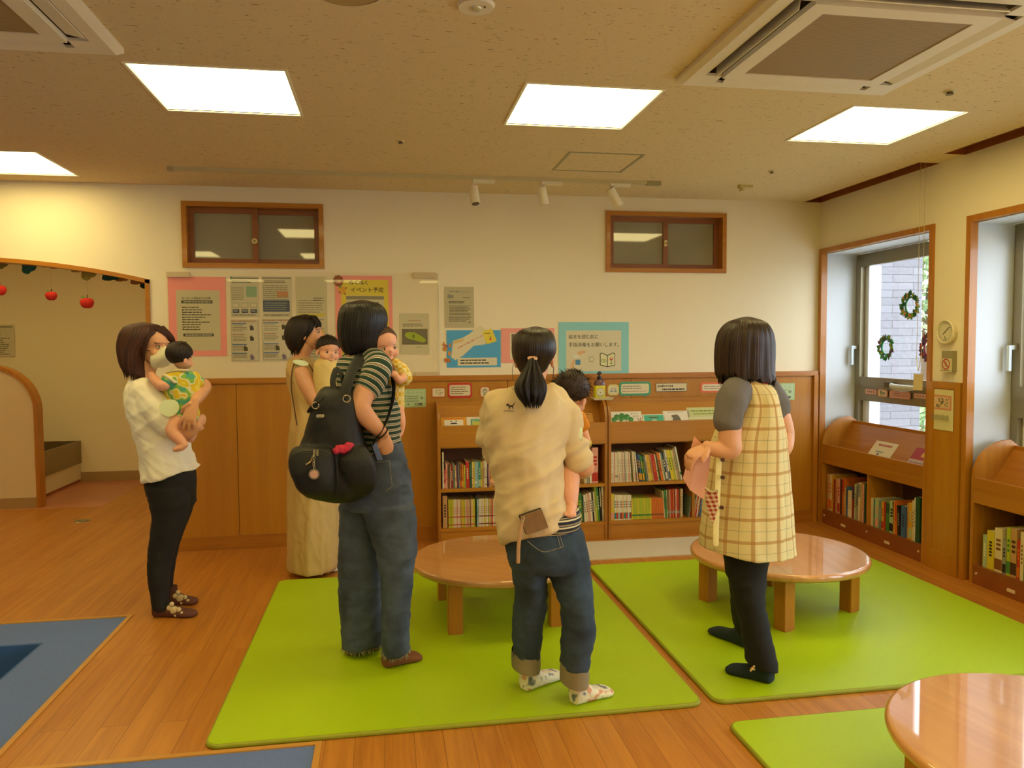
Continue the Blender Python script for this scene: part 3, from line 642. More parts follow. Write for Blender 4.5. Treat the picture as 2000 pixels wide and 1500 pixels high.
def round_table(cx, cy, r, ztop, rot, mm, lab, leg_z=.018):
    t = empty('round_table', (cx, cy, leg_z), lab, 'table', 'low round tables')
    q = MB(); T = .038; prof = [(r - .03, -T), (r - .012, -T), (r - .003, -T + .008), (r, -T * .5), (r - .001, -.010), (r - .006, -.003), (r - .014, 0)]
    q.loft([[(cx + k * math.cos(a), cy + k * math.sin(a), ztop + z) for a in AN(96)] for k, z in prof]); q.build('tabletop', table_top_mat('varnished table top', mm), t)
    h = .252; c, s_ = math.cos(math.radians(rot)), math.sin(math.radians(rot)); lw = .036
    for i, (sx, sy) in enumerate(((1, 1), (-1, 1), (-1, -1), (1, -1))):
        x, y = cx + (sx * c - sy * s_) * h, cy + (sx * s_ + sy * c) * h
        q = MB(); q.obox((x, y, (ztop - T + leg_z) / 2), Vector((c, s_, 0)) * lw, Vector((-s_, c, 0)) * lw, (0, 0, (ztop - T - leg_z) / 2), 0, .006); q.build('leg', TRIM, t)
    q = MB(); k = h - lw - .012
    for a, (ux, uy) in enumerate(((1, 0), (0, 1), (-1, 0), (0, -1))):
        n_ = Vector((ux * c - uy * s_, ux * s_ + uy * c, 0)); l_ = Vector((-n_.y, n_.x, 0)); q.obox(Vector((cx, cy, ztop - T - .018)) + n_ * k, n_ * .010, l_ * (k - .012), (0, 0, .018))
    q.build('underframe', TRIM, t); return t
round_table(.56, 3.88, .445, .31, 1.5, 35, 'low round varnished wooden table behind the woman in the striped shirt')
round_table(2.035, 3.70, .452, .31, 21.5, 96, 'low round varnished wooden table beside the woman in the plaid apron')
round_table(1.83, 1.745, .46, .31, 12, 80, 'low round glossy wooden table cut off at the bottom right corner')

# ============================================================ BOOKCASES
CASE = wood('bookcase veneer', '#a66a12', '#b87d1a', 'x', .4, .8, coat=.12); CASEZ = wood('bookcase side', '#9a5e12', '#ae721a', 'z', .4, coat=.12); INNER = mat('#4a2c14', .7)
YF_ = 5.25
def wall_case(x0, x1, lab, top_r):
    """open bookcase against the back wall: two shelves below, a sloping display tray above"""
    t = empty('bookcase', ((x0 + x1) / 2, YF_, 0), lab, 'bookcase', 'bookcases along the back wall'); yb = YB - .045; th = .020
    def side(xa):
        q = MB(); pts = [(YF_, 0), (YF_, .86)] + [(YF_ + .09 - .09 * math.cos(math.radians(a)), .86 + .145 * math.sin(math.radians(a))) for a in range(15, 91, 15)] + [(yb, 1.005), (yb, 0)]
        q.prism([(xa, y, z) for y, z in pts], (th, 0, 0)); q.build('side_panel', CASEZ, t)
    side(x0); side(x1 - th)
    xm = x0 + .64 if top_r else x0 + .62
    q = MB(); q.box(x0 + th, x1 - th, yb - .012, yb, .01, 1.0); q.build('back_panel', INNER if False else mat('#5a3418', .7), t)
    q = MB(); q.box(x0 + th, x1 - th, YF_ + .004, yb - .012, .108, .130); q.box(x0 + th, x1 - th, YF_ + .012, YF_ + .03, .0, .108); q.build('plinth', CASE, t)
    for a, b in ((x0 + th, xm), (xm + th, x1 - th)):
        q = MB(); q.box(a + .001, b - .001, YF_ + .006, yb - .012, .385, .408); q.build('shelf', CASE, t)
    q = MB(); q.box(xm, xm + th, YF_ + .006, yb - .012, .131, .690); q.build('divider', CASEZ, t)
    q = MB(); q.box(x0 + th, x1 - th, YF_, YF_ + .018, .700, .850); q.box(x0 + th, x1 - th, YF_ + .018, yb - .012, .690, .708); q.build('tray', CASE, t)
    q = MB(); q.prism([(x0 + th, y, z) for y, z in ((YF_ + .05, .710), (YF_ + .064, .710), (yb - .013, .955), (yb - .013, 1.005), (yb - .024, 1.005), (yb - .024, .975))], (x1 - x0 - 2 * th, 0, 0)); q.build('sloping_rack', CASE, t)
    return t, xm
UA, xmA = wall_case(.348, 1.565, 'wooden bookcase against the back wall, left one with the smaller display', 0)
UB, xmB = wall_case(1.572, 2.785, 'wooden bookcase against the back wall, right one behind the plaid apron', 1)
def window_case(y0, y1, lab):
    t = empty('bookcase', (XR, (y0 + y1) / 2, 0), lab, 'bookcase', 'bookcases under the windows'); xf = XR - .002; xb = XR + .285; th = .022
    def side(ya):
        q = MB(); pts = [(xf, 0), (xf, .62)] + [(xf + .235 - .235 * math.cos(math.radians(a)), .62 + .215 * math.sin(math.radians(a))) for a in range(10, 91, 10)] + [(xb, .80), (xb, 0)]
        q.prism([(x, ya, z) for x, z in pts], (0, th, 0)); q.build('side_panel', CASEZY, t)
    side(y0); side(y1 - th)
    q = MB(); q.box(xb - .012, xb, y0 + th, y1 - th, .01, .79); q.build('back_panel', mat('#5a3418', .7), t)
    q = MB(); q.box(xf + .002, xb - .012, y0 + th, y1 - th, .090, .112); q.box(xf + .004, xf + .02, y0 + th, y1 - th, 0, .090); q.build('plinth', mat('#8a4a1e', .4, coat=.2, var=.1, vscale=8), t)
    q = MB(); q.box(xf, xf + .018, y0 + th, y1 - th, .475, .622); q.box(xf + .018, xb - .012, y0 + th, y1 - th, .475, .492); q.build('tray', CASEY, t)
    q = MB(); q.prism([(x, y0 + th, z) for x, z in ((xf + .045, .494), (xf + .057, .494), (xb - .013, .775), (xb - .013, .80), (xb - .03, .80), (xb - .03, .778))], (0, y1 - y0 - 2 * th, 0)); q.build('sloping_rack', CASEY, t)
    ym = (y0 + y1) / 2
    q = MB(); q.box(xf + .004, xb - .012, ym - .009, ym + .009, .113, .474); q.build('divider', CASEZY, t)
    for k, yy_ in enumerate((y1 - .05, ym, y0 + .05)): q = MB(); q.cyl((xf + .004, yy_, .066), (xf - .002, yy_, .066), .007, 14); q.build('screw_cap', mat('#d6b98a', .5), t)
    for yy_ in (y1 - .30, y0 + .36): q = MB(); q.box(xf, xf + .006, yy_ - .026, yy_ + .026, .034, .052); q.build('cable_slot', mat('#dcc8a0', .5), t)
    return t
CASEY = wood('window case veneer', '#9e6014', '#b2741c', 'y', .38, .8, coat=.2); CASEZY = wood('window case side', '#a46816', '#bc8024', 'z', .35, coat=.25)
window_case(4.29, 5.455, 'wooden bookcase built under the far window beside the corner')
window_case(2.745, 3.905, 'wooden bookcase built under the near window at the right edge')
# ============================================================ NOTICES ON THE WALLS
INK = '#2c2a22'; GR = '#55503f'; PAPER = '#d9d0b2'
def T(n, lab, cat='poster', name='poster', group=None): return n.build(name, lab, cat, group)
n = wall_sheet(327, 540, 444, 695, paper='#f79c96'); n.rect(.14, .17, .89, .93, '#cbc4a2')
n.text(.235, .255, .017, 'ぬくぬくの感染症予防対策', INK, .50, .008).rect(.225, .297, .765, .335, '#4a4a44').lines(.26, .305, .74, .327, 1, '#d8d4c0', .5, 1, 0)
n.lines(.235, .37, .75, .68, 10, '#3a382e', .36, 2, .45).rect(.245, .715, .775, .752, '#4a4a44').lines(.28, .723, .74, .745, 1, '#d8d4c0', .5, 3, 0)
for k in range(7): n.disc(.245, .382 + k * .045, .003, INK)
T(n, 'pink-framed notice with grey sheet, leftmost on the back wall')
PRX = [(449, 540, 507, 620), (511, 540, 571, 620), (450, 624, 508, 706), (511, 622, 571, 705)]
for i, b in enumerate(PRX):
    n = wall_sheet(*b, paper='#cfc8ac', rough=.25); n.rect(.0, .03, .98, .045, INK) if i < 2 else n.lines(.03, .02, .9, .06, 1, '#a05a3a', .5, i, 0)
    if i < 2:
        n.lines(.06, .09, .8, .16, 2, GR, .4, i, .2).lines(.04, .24 if not i else .2, .48 if not i else .9, .58, 8, '#8a8570', .4, i + 9, .1)
        if not i:
            n.rect(.55, .24, .92, .50, '#8fb090').disc(.05, .03, .008, '#6d9a7a')
            for k in range(3): n.rect(.06 + k * .31, .64, .30 + k * .31, .76, '#a9a48c').rect(.08 + k * .31, .655, .28 + k * .31, .745, '#d6d0b6').rrect(.07 + k * .31, .80, .30 + k * .31, .89, .003, '#3e4a60').lines(.1 + k * .31, .82, .28 + k * .31, .87, 2, '#cfd0c8', .4, k)
        else: n.rrect(.03, .58, .92, .86, .004, '#44546e').lines(.07, .62, .86, .84, 4, '#a8b09a', .25, 4, .2).rect(.5, .36, .88, .5, '#c08a60').lines(.3, .92, .7, .97, 1, GR, .4, 5)
        n.lines(.05, .92, .95, .96, 1, GR, .5, 7 + i)
    else:
        n.rrect(.03, .08, .96, .97, .002, '#9c988a').rrect(.04, .087, .95, .963, .002, '#d2cbb0')
        for k, (v, h) in enumerate(((.09, .22), (.34, .2), (.58, .18), (.79, .15))):
            n.rect(.05, v, .55, v + .025, '#5a7aa8') if k != 1 else n.lines(.06, v, .5, v + .03, 1, '#a0503a', .5, k)
            n.lines(.07, v + .04, .60, v + h - .02, 4, '#7d7866', .38, k + 20 + i, .3)
            u = .72 if k != 2 else .5; c = ('#3c3a34', '#4a4038', '#54503c', '#7c6f90')[k]; n.disc(u, v + .05, .005, '#8a6b50').poly([(u - .06, v + .06), (u + .07, v + .07), (u + .09, v + .16), (u - .04, v + .17)], c)
    T(n, ('printed sheet with green picture and three dark boxes, top left under the clear cover', 'printed sheet with a large blue box, second in the upper row', 'printed sheet of small drawings in the lower row beside the pink notice', 'printed sheet of small drawings in the lower row behind the beige woman')[i], 'notice', 'notice', 'sheets under the clear cover')
n = wall_sheet(577, 540, 641, 706, paper='#cbc4a2', rough=.2); n.lines(.08, .27, .92, .43, 6, '#8a8570', .35, 31).rect(.08, .435, .92, .468, '#cfc04a').lines(.08, .49, .92, .96, 14, '#8a8570', .32, 32).rect(.5, .63, .9, .66, '#cfc04a').rect(.6, .8, .85, .84, '#c98a7a').lines(.55, .24, .9, .29, 2, GR, .4, 3)
T(n, 'pale sheet with yellow highlighted rows above the beige woman and baby', 'notice', 'notice', 'sheets under the clear cover')
n = wall_sheet(654, 538, 768, 700, paper='#f79c96', rough=.3); n.rect(.10, .05, .93, .96, '#e2cf46').rect(.19, .24, .85, .92, '#cfc8a8').rect(.19, .245, .85, .285, '#8b866a')
n.text(.24, .058, .030, 'ぬくぬく', INK, .33, .015).text(.27, .138, .036, 'イベント予定', INK, .58, .012).lines(.22, .31, .8, .38, 2, INK, .45, 8, .3)
for a in AN(9): n.disc(.06 + .065 * math.cos(a), .065 + .05 * math.sin(a), .010, '#8a4318', .012)
n.disc(.07, .07, .022, '#9c5326').disc(.08, .078, .013, '#c07a3c').disc(.06, .065, .002, INK).disc(.10, .065, .002, INK).disc(.09, .09, .004, '#7a3a1c')
n.disc(.12, .175, .027, '#dfa63a').disc(.19, .15, .006, '#9c5a2a').disc(.08, .2, .006, '#9c5a2a').disc(.17, .22, .006, '#9c5a2a').poly([(.05, .13), (.11, .115), (.1, .15)], '#6d9a3a')
T(n, 'yellow event poster with pink border behind the woman with the backpack')
n = wall_sheet(780.5, 612, 839, 692, paper='#cfc8a8', rough=.3); n.lines(.3, .16, .7, .19, 1, '#b06a52', .5, 2, 0).lines(.1, .24, .9, .33, 2, GR, .35, 5).rect(.07, .38, .94, .76, '#6e6a56')
n.poly([(.16 + x * .72, .45 + y * .26) for x, y in ((0, .35), (.06, .1), (.2, 0), (.5, .08), (.8, .4), (1, .72), (.98, .95), (.85, 1), (.5, .8), (.15, .62))], '#a2b832').disc(.47, .57, .0045, '#4a6a2a').rect(.42, .52, .5, .6, '#5f7a2e').lines(.55, .81, .8, .84, 1, GR, .4)
T(n, 'sheet with a photo of a lime green slipper, right of the backpack woman', 'notice', 'notice')
n = wall_sheet(868, 560, 926, 640, paper='#b9b190', rough=.3); n.text(.17, .10, .0105, '絵本の貸出しについて', '#3f5470', .68, .01).rect(.1, .2, .3, .28, '#8a8a82').rect(.13, .18, .16, .2, '#6a6a62').lines(.62, .25, .95, .28, 1, GR, .4).lines(.14, .34, .72, .41, 2, '#3c3a30', .45, 3, .2).lines(.16, .45, .94, .70, 7, '#45422f', .38, 4, .35).lines(.14, .72, .95, .86, 3, '#3c3a30', .38, 8, .3).disc(.84, .87, .009, '#8f8a70')
T(n, 'grey-beige printed notice alone above the blue poster', 'notice', 'notice')
n = wall_sheet(872, 645, 978, 717, paper='#4aa4dc'); n.poly([(.08, .72), (.12, .28), (.3, .2), (.42, .1), (.62, -.14), (.74, .0), (.72, .38), (.5, .42), (.3, .68), (.16, .8)], '#dcd2b0').poly([(.10, .38), (.14, .27), (.33, .22), (.3, .3)], '#d6b87a')
n.text(.20, .46, .0125, '絵本の種類が増えています', '#c2485a', .55, .01, math.radians(27)).rect(.20, .74, .93, .95, '#d9d0b2').lines(.25, .77, .84, .92, 2, '#3a382e', .45, 6, .25)
n.poly([(.66, .04), (.84, -.04), (.93, .30), (.74, .38)], '#e3cf3c').lines(.70, .06, .84, .12, 1, '#7a5a2a', .4).disc(.81, .24, .0075, '#cf3a26', .009).poly([(.79, .17), (.83, .17), (.81, .2)], '#3f7a36')
n.disc(-.03, .50, .018, '#cf8a2c', .016).disc(.05, .62, .010, '#cf8a2c', .018).disc(.01, .80, .021, '#cf8a2c', .016).poly([(-.09, .40), (-.05, .30), (-.02, .42)], '#cf8a2c').poly([(.03, .42), (.08, .33), (.09, .46)], '#cf8a2c')
for k in range(3): n.poly([(-.06 + k * .03, .38), (-.045 + k * .03, .38), (-.03 + k * .03, .46), (-.045 + k * .03, .46)], '#b5542a').poly([(-.05 + k * .04, .76), (-.035 + k * .04, .75), (-.01 + k * .04, .84), (-.03 + k * .04, .85)], '#b5542a')
T(n, 'bright blue poster with orange paper cat and yellow strawberry book')
n = wall_sheet(979, 641, 1083, 708, paper='#eb9c90'); n.rect(.16, .14, .80, .90, '#d9d0b2').rect(.19, .17, .36, .48, '#6a5a4a').disc(.27, .28, .012, '#a08a6a').rect(.39, .15, .56, .42, '#5c4a3e').lines(.2, .52, .75, .86, 5, '#7a7560', .25, 3, .1).rect(.84, .1, .98, .9, '#d6cc8e')
T(n, 'pink poster mostly hidden behind the ponytail woman')
n = wall_sheet(1091, 629, 1228, 731, paper='#8accd0', rough=.35); n.rect(.105, .16, .89, .93, '#d6cdac')
n.text(.14, .235, .0335, '絵本を読む前に', '#35332a', .42, .006).text(.14, .385, .0335, '手指消毒をお願いします。', '#35332a', .715, .006)
n.poly([(.27, .56), (.37, .53), (.38, .58), (.30, .62), (.26, .62)], '#dcb07c').poly([(.2, .62), (.26, .6), (.29, .66), (.22, .7)], '#d9d8c6').poly([(.16, .84), (.2, .72), (.24, .70), (.22, .8), (.2, .87)], '#dcb07c').rect(.235, .71, .305, .81, '#4a86b0')
n.poly([(.43, .66), (.47, .66), (.47, .63), (.505, .70), (.47, .78), (.47, .75), (.43, .75)], '#8a8468').poly([(.435, .67), (.474, .67), (.474, .645), (.498, .70), (.474, .76), (.474, .74), (.435, .74)], '#d6cdac')
BK = [(.585, .60), (.61, .58), (.69, .63), (.77, .58), (.80, .60), (.80, .83), (.69, .86), (.585, .82)]
n.poly(BK, '#2f3a2a').poly([(.592, .615), (.612, .595), (.685, .645), (.685, .84), (.592, .81)], '#ddd6a4').poly([(.792, .615), (.768, .595), (.695, .645), (.695, .84), (.792, .82)], '#ddd6a4').disc(.622, .735, .010, '#4a7a3a', .015).disc(.622, .735, .007, '#d6d890', .012).disc(.655, .74, .009, '#4a7a3a', .013).disc(.655, .74, .006, '#d6d890', .01)
n.disc(.745, .70, .012, '#c43a3a').disc(.745, .69, .006, '#ddd6a4').rect(.741, .73, .749, .80, '#3f7a36').poly([(.72, .77), (.745, .79), (.745, .81)], '#3f7a36').poly([(.77, .77), (.745, .79), (.745, .81)], '#3f7a36')
T(n, 'teal-framed hand sanitizing poster with open book picture')
# clear vinyl cover with four clips
a, b = onY(324, 529, YB - .012), onY(858, 736, YB - .012)
q = MB(); q.add([(a.x, a.y, a.z), (b.x, a.y, a.z), (b.x, a.y, b.z), (a.x, a.y, b.z)], [(0, 1, 2, 3)])
t = empty('clear_cover', ((a.x + b.x) / 2, YB, b.z), 'large clear vinyl sheet covering the notices on the back wall', 'cover')
q.build('vinyl_sheet', glass_material('clear vinyl', (.97, .96, .93)), t)
q = MB(); q.tube([(b.x, a.y, a.z), (b.x + .004, a.y - .004, (a.z + b.z) / 2), (b.x, a.y, b.z)], .003, 6); q.build('rolled_edge', mat('#e8dfc2', .2), t)
for x0, y0, x1, y1 in ((325, 531, 370, 541), (808, 532, 851, 543), (811, 727, 857, 736)):
    p, r = onY(x0, y0, YB - .02), onY(x1, y1, YB - .02); q = MB(); q.box(p.x, r.x, YB - .022, YB - .001, r.z, p.z); q.build('clip', mat('#cdb994', .6), t)
    
# ---- labels on the panelling
PY_ = YB - .024
def lab(px0, py0, px1, py1, paper, text, cat='sign', name='sign', corner=.008, D=PY_, **kw):
    return wall_sheet(px0, py0, px1, py1, D=D, off=.002, paper=paper, corner=corner, rough=.3), text
n, _ = lab(843, 757, 870, 776, '#b5472c', ''); n.rrect(.06, .08, .94, .92, .006, '#dccfa8')
R = random.Random(3)
for k in range(12): n.disc(R.uniform(.18, .82), R.uniform(.25, .78), .004, R.choice(['#8a8a7a', '#a9745a', '#7d9a6a', '#b0a070']))
T(n, 'small sticker of tiny animals, left of the red speech bubble', 'sticker', 'sticker')
n, _ = lab(874.5, 748, 922, 777, '#c2362a', '', corner=.018); n.rrect(.07, .14, .93, .84, .012, '#d9ceac').lines(.12, .22, .85, .78, 4, '#6a4a3a', .3, 12, .3).poly([(.12, .96), (.22, .96), (.14, 1.1)], '#c2362a')
T(n, 'red speech bubble sign above the left bookcase', 'sign', 'sign')
n, _ = lab(937, 755, 957, 776, '#c24a2c', '', corner=.02); n.rrect(.07, .07, .93, .93, .017, '#dccfa8').disc(.5, .42, .017, '#8f8a78').disc(.5, .45, .011, '#c8bfa2').disc(.5, .75, .014, '#a09a86', .010).disc(.40, .38, .002, INK).disc(.6, .38, .002, INK)
T(n, 'round animal sticker with red outline, right of the red bubble', 'sticker', 'sticker')
n, _ = lab(971, 757, 1012, 779, '#b03a28', '', corner=.002); n.rect(.04, .07, .96, .93, '#dccfa8').text(.12, .26, .022, '貸出', INK, .3, .03)
T(n, 'white sign with thin red frame peeking out left of the ponytail', 'sign', 'sign')
n, _ = lab(1056, 752, 1096, 774, '#dcc62e', '', corner=.004); n.rect(.08, .14, .92, .86, '#cfc8a4').lines(.14, .25, .85, .75, 2, GR, .35, 3)
T(n, 'yellow-framed sign between the ponytail and the baby head', 'sign', 'sign')
n, _ = lab(1187, 751, 1209, 772, '#d9cc7a', '', corner=.024); n.rrect(.1, .1, .9, .9, .02, '#ddd3a8').disc(.5, .5, .021, '#8e96a0', .014).disc(.5, .5, .015, '#d6c9b0', .010).disc(.3, .62, .006, '#6a86b0').disc(.72, .64, .006, '#6d9a6a')
T(n, 'round pale yellow animal sticker beside the pump bottle', 'sticker', 'sticker')
n, _ = lab(1209.5, 746, 1271, 772, '#4a9a74', '', corner=.022); n.rrect(.06, .15, .94, .85, .015, '#ddd3ae').lines(.10, .24, .80, .56, 2, '#6a6a5a', .3, 5, .3).lines(.10, .62, .92, .76, 1, '#b98a7a', .3, 6, .1).poly([(.7, .97), (.86, .97), (.85, 1.1)], '#4a9a74')
T(n, 'green speech bubble sign above the right bookcase', 'sign', 'sign')
n, _ = lab(1281, 748.5, 1342, 764.5, '#5a5040', '', corner=.001); n.rect(.015, .06, .985, .94, '#dccfa8').text(.06, .2, .019, '読み聞かせの絵本', INK, .5, .03).lines(.2, .58, .92, .86, 1, INK, .6, 4, 0)
T(n, 'white rectangular sign with black lettering above the right bookcase', 'sign', 'sign')
n, _ = lab(1368, 747, 1440, 766, '#e2744a', '', corner=.02); n.rrect(.05, .18, .95, .82, .012, '#dfd3b2').lines(.09, .28, .9, .72, 2, '#8a6a5a', .3, 8, .2)
T(n, 'orange speech bubble sign left of the plaid apron woman', 'sign', 'sign')
def leafy(b, lab_):
    n = wall_sheet(*b, D=PY_, off=.002, paper='#a9c48e', rough=.4); n.rect(.04, .08, .94, .93, '#b7cc9c')
    for k in range(5): n.disc(.14 + .17 * k, .2, .008, '#7a8a6a', .005).disc(.14 + .17 * k, .2, .006, '#c2d4a8', .003)
    n.lines(.08, .34, .75, .72, 3, '#5d6a4a', .25, 4, .2).rect(.55, .76, .86, .9, '#6a6a62').rect(.57, .79, .7, .87, '#a9b894').disc(.84, .5, .010, '#8a8a7a').disc(.3, .83, .006, '#6a7a5a')
    T(n, lab_, 'notice', 'notice', 'pale green notices on the panelling')
leafy((782, 760, 832, 795), 'pale green notice on the panelling right of the striped woman'); leafy((1496, 749, 1552, 781), 'pale green notice on the panelling right of the apron woman')

# ---- right wall
def rail(px0, py0, px1, py1, paper, c=.006): return side_sheet(px0, py0, px1, py1, D=3.655, off=.006, paper=paper, corner=c, rough=.5)
n = rail(1690, 759.5, 1712, 771, '#dba58e'); 
for k in range(4): n.poly([(.18 + .18 * k, .4), (.24 + .18 * k, .35), (.26 + .18 * k, .6), (.2 + .18 * k, .65)], INK)
T(n, 'small pink sign on the window rail, leftmost of four', 'sign', 'sign', 'pink signs on the window rail')
n = rail(1714, 760, 1733.5, 776, '#d8a07c', .02); n.rrect(.12, .12, .88, .88, .014, '#dcc9a0').disc(.35, .4, .013, '#6d7a5a').disc(.62, .5, .016, '#7c7f74', .010).disc(.4, .68, .011, '#9aa04a')
T(n, 'small pink sign with an animal drawing on the window rail', 'sign', 'sign', 'pink signs on the window rail')
n = rail(1737, 762, 1778, 781, '#d98f78', .014); n.rrect(.05, .1, .95, .9, .01, '#dfa28a').lines(.16, .25, .5, .42, 1, GR, .4, 2, 0).lines(.12, .5, .9, .72, 1, GR, .3, 3, 0)
T(n, 'widest pink sign on the window rail', 'sign', 'sign', 'pink signs on the window rail')
n = rail(1785, 768, 1816, 780, '#dba58e')
for k in range(4): n.poly([(.18 + .18 * k, .4), (.24 + .18 * k, .35), (.26 + .18 * k, .6), (.2 + .18 * k, .65)], INK)
T(n, 'small pink sign on the window rail, against the wooden pier', 'sign', 'sign', 'pink signs on the window rail')
n = side_sheet(1818, 759, 1861, 843, D=XR - .016, off=.004, paper='#d9cf9c'); n.rect(.1, .14, .92, .50, '#cf8a6e').rect(.16, .18, .85, .46, '#d9b890')
R = random.Random(8)
for k in range(34): u, v = R.uniform(.24, .78), R.uniform(.21, .43); n.poly([(u, v), (u + .035, v - .012), (u + .05, v + .014), (u + .01, v + .02)], R.choice(['#4a5a3c', '#5d6a40', '#7a5a40']))
for k in range(30): u = .08 + .028 * k; n.rect(u, .64 - R.uniform(0, .03), u + .012, .74 + R.uniform(0, .03), '#8a8462')
T(n, 'cream notice with pink floral picture on the wooden pier', 'notice', 'notice')
# thermo-hygrometer
c = onX(1850, 648, XR - .015); t = empty('wall_thermometer', (XR, c.y, c.z), 'round white dial thermometer on the wall between the windows', 'thermometer')
q = MB(); q.loft([[(x, c.y + r * math.cos(a), c.z + r * math.sin(a)) for a in AN(48)] for x, r in ((XR - .001, .066), (XR - .020, .074), (XR - .034, .072), (XR - .036, .066), (XR - .028, .062))], 0, True, False); q.build('case', mat('#e8dcb8', .4), t)
q = MB(); q.cyl((XR - .001, c.y, c.z), (XR - .027, c.y, c.z), .063, 40); d_ = q.build('dial', mat('#d8cfae', .5), t)
q = MB()
for k in range(24):
    a = 2 * PI * k / 24; u = Vector((0, math.cos(a), math.sin(a))); q.obox(Vector((XR - .0285, c.y, c.z)) + u * .052, u * .005, u.cross(Vector((1, 0, 0))) * .0009, (.0006, 0, 0))
q.build('scale', mat('#6a6450', .6), t)
q = MB()
for ang, l in ((40, .042), (222, .024), (-70, .02)):
    u = Vector((0, -math.cos(math.radians(ang)), math.sin(math.radians(ang)))); q.obox(Vector((XR - .031, c.y, c.z)) + u * l * .45 + (Vector((0, 0, -.03)) if ang == -70 else Vector((0, 0, 0))), u * l * .55, u.cross(Vector((1, 0, 0))) * .0015, (.0008, 0, 0))
q.build('needle', mat('#57503c', .5), t)
a, b = onX(1841, 685, XR - .02), onX(1863, 722, XR - .02)
t = empty('no_touch_sign', (XR, (a.y + b.y) / 2, b.z), 'grey wall box with white no-touching sign under the round dial', 'sign')
q = MB(); q.box(XR - .030, XR - .001, b.y, a.y - .006, b.z - .01, a.z); q.build('box', mat('#9a9068', .5), t)
n = Sheet((XR - .034, a.y, a.z - .046), (0, -1, 0), (0, 0, -1), (-1, 0, 0), a.y - b.y, a.z - b.z - .03, '#d8caa0'); w_, h_ = n.w, n.h
n.rect(.42, .25, .56, .62, '#b59a82').rect(.35, .35, .4, .5, '#b59a82').ring(.5, .42, .026, .033, '#b8452e').poly([(.28, .2), (.36, .16), (.76, .64), (.68, .7)], '#b8452e').lines(.1, .84, .9, .92, 1, GR, .5, 2, 0); n.build('sign_face', parent=t)
# blind cord
t = empty('blind_cord', (3.3, 4.285, 1.1), 'beaded blind cords with beige tag hanging in front of the far window', 'blind cord')
for k, px in enumerate((1794.5, 1804)):
    p = onX(px, 500, 3.30); q = MB(); z = 2.6
    q.cyl((3.30, p.y, 1.30), (3.30, p.y, 2.62), .0013, 6)
    for i in range(66): q.ball((3.30, p.y, 1.32 + i * .0195), .0030, 6, 4)
    q.build('cord', mat('#cdbf96', .5), t)
a, b = onX(1785, 730, 3.30), onX(1801, 763, 3.30); q = MB(); q.box(3.297, 3.303, b.y, a.y, b.z, a.z); q.build('tag', mat('#d8c596', .5), t)
q = MB(); q.tube([(3.3, (a.y + b.y) / 2 + .018, 1.32), (3.3, (a.y + b.y) / 2, a.z + .02), (3.3, (a.y + b.y) / 2 - .02, 1.32)], .003, 6); q.build('connector', WHITEF, t)
# wreaths
R = random.Random(11)
def wreath(px, py, r, cols, lab_):
    c = onX(px, py, 3.64); t = empty('leaf_wreath', c, lab_, 'wreath', 'leaf wreaths on the far window')
    q = MB(); q.tube([c + Vector((0, r * .62 * math.cos(a), r * .62 * math.sin(a))) for a in AN(16)] + [c + Vector((0, r * .62, 0))], .007, 8, sub=3); q.build('ring', mat(cols[0], .8), t)
    q = MB()
    for k in range(64):
        a = 2 * PI * k / 64 + R.uniform(-.05, .05); rr = r * R.uniform(.50, .72); u = Vector((0, math.cos(a), math.sin(a))); v = Vector((0, -math.sin(a), math.cos(a))); u = (u + v * .5).normalized(); v = Vector((1, 0, 0)).cross(u)
        p = c + Vector((0, math.cos(a), math.sin(a))) * rr + Vector((R.uniform(-.02, -.006), 0, 0)); L = r * R.uniform(.34, .52); w_ = L * .36; mi = R.randrange(len(cols))
        q.add([p, p + u * L * .4 + v * w_, p + u * L, p + u * L * .4 - v * w_, p + u * L * .5 + Vector((-.006, 0, 0))], [(0, 1, 4), (1, 2, 4), (2, 3, 4), (3, 0, 4)], mi)
    q.build('leaves', [mat(x, .7) for x in cols], t)
wreath(1780, 597, .098, ('#2f6a2c', '#5d8a22', '#8fa82c', '#cf8a5a', '#1f5a34'), 'leaf wreath with orange tips, upper one on the far window')
wreath(1732, 678, .092, ('#2f7a4c', '#7a9a22', '#5a6a7c', '#6a3a40', '#3f9a5a'), 'leaf wreath with purple tips, lower one on the far window')
wreath(1817, 679, .095, ('#7a2f3c', '#a03a3c', '#6a3a6a', '#4a3a5c'), 'reddish purple wreath half hidden behind the wooden pier')

# sanitiser on its tray
t = empty('tray', (1.53, 5.36, 1.008), 'small white tray standing on the bookcase joint under the pump bottle', 'tray')
p = onY(1177, 779, 5.34); zt = p.z
q = MB(); q.loft([[(p.x + sx * k * .078, 5.36 + sy * k * .05, z) for sx, sy in ((-1, -1), (1, -1), (1, 1), (-1, 1))] for k, z in ((.82, zt - .008), (1, zt + .008), (1.04, zt + .010), (.96, zt + .009), (.86, zt - .003))], 0, False, True); q.build('dish', mat('#ddd2b0', .4), t)
q = MB(); q.box(p.x - .012, p.x + .03, 5.34, 5.38, 1.004, zt - .008); q.build('foot', BLACK, t)
b = onY(1171, 770, 5.35); bx, zb = b.x, zt - .003
t = empty('pump_bottle', (bx, 5.355, zb), 'sanitizer pump bottle with yellow label and black pump on the small tray', 'bottle')
def rb(w_, d_, z): return [(bx + w_ * math.copysign(abs(math.cos(a)) ** .6, math.cos(a)), 5.355 + d_ * math.copysign(abs(math.sin(a)) ** .6, math.sin(a)), zb + z) for a in AN(28)]
q = MB(); q.loft([rb(.036, .024, 0), rb(.040, .027, .004), rb(.040, .027, .105), rb(.038, .026, .125), rb(.028, .02, .140), rb(.016, .016, .148)]); q.build('bottle_body', mat('#5a3448', .25, coat=.5), t)
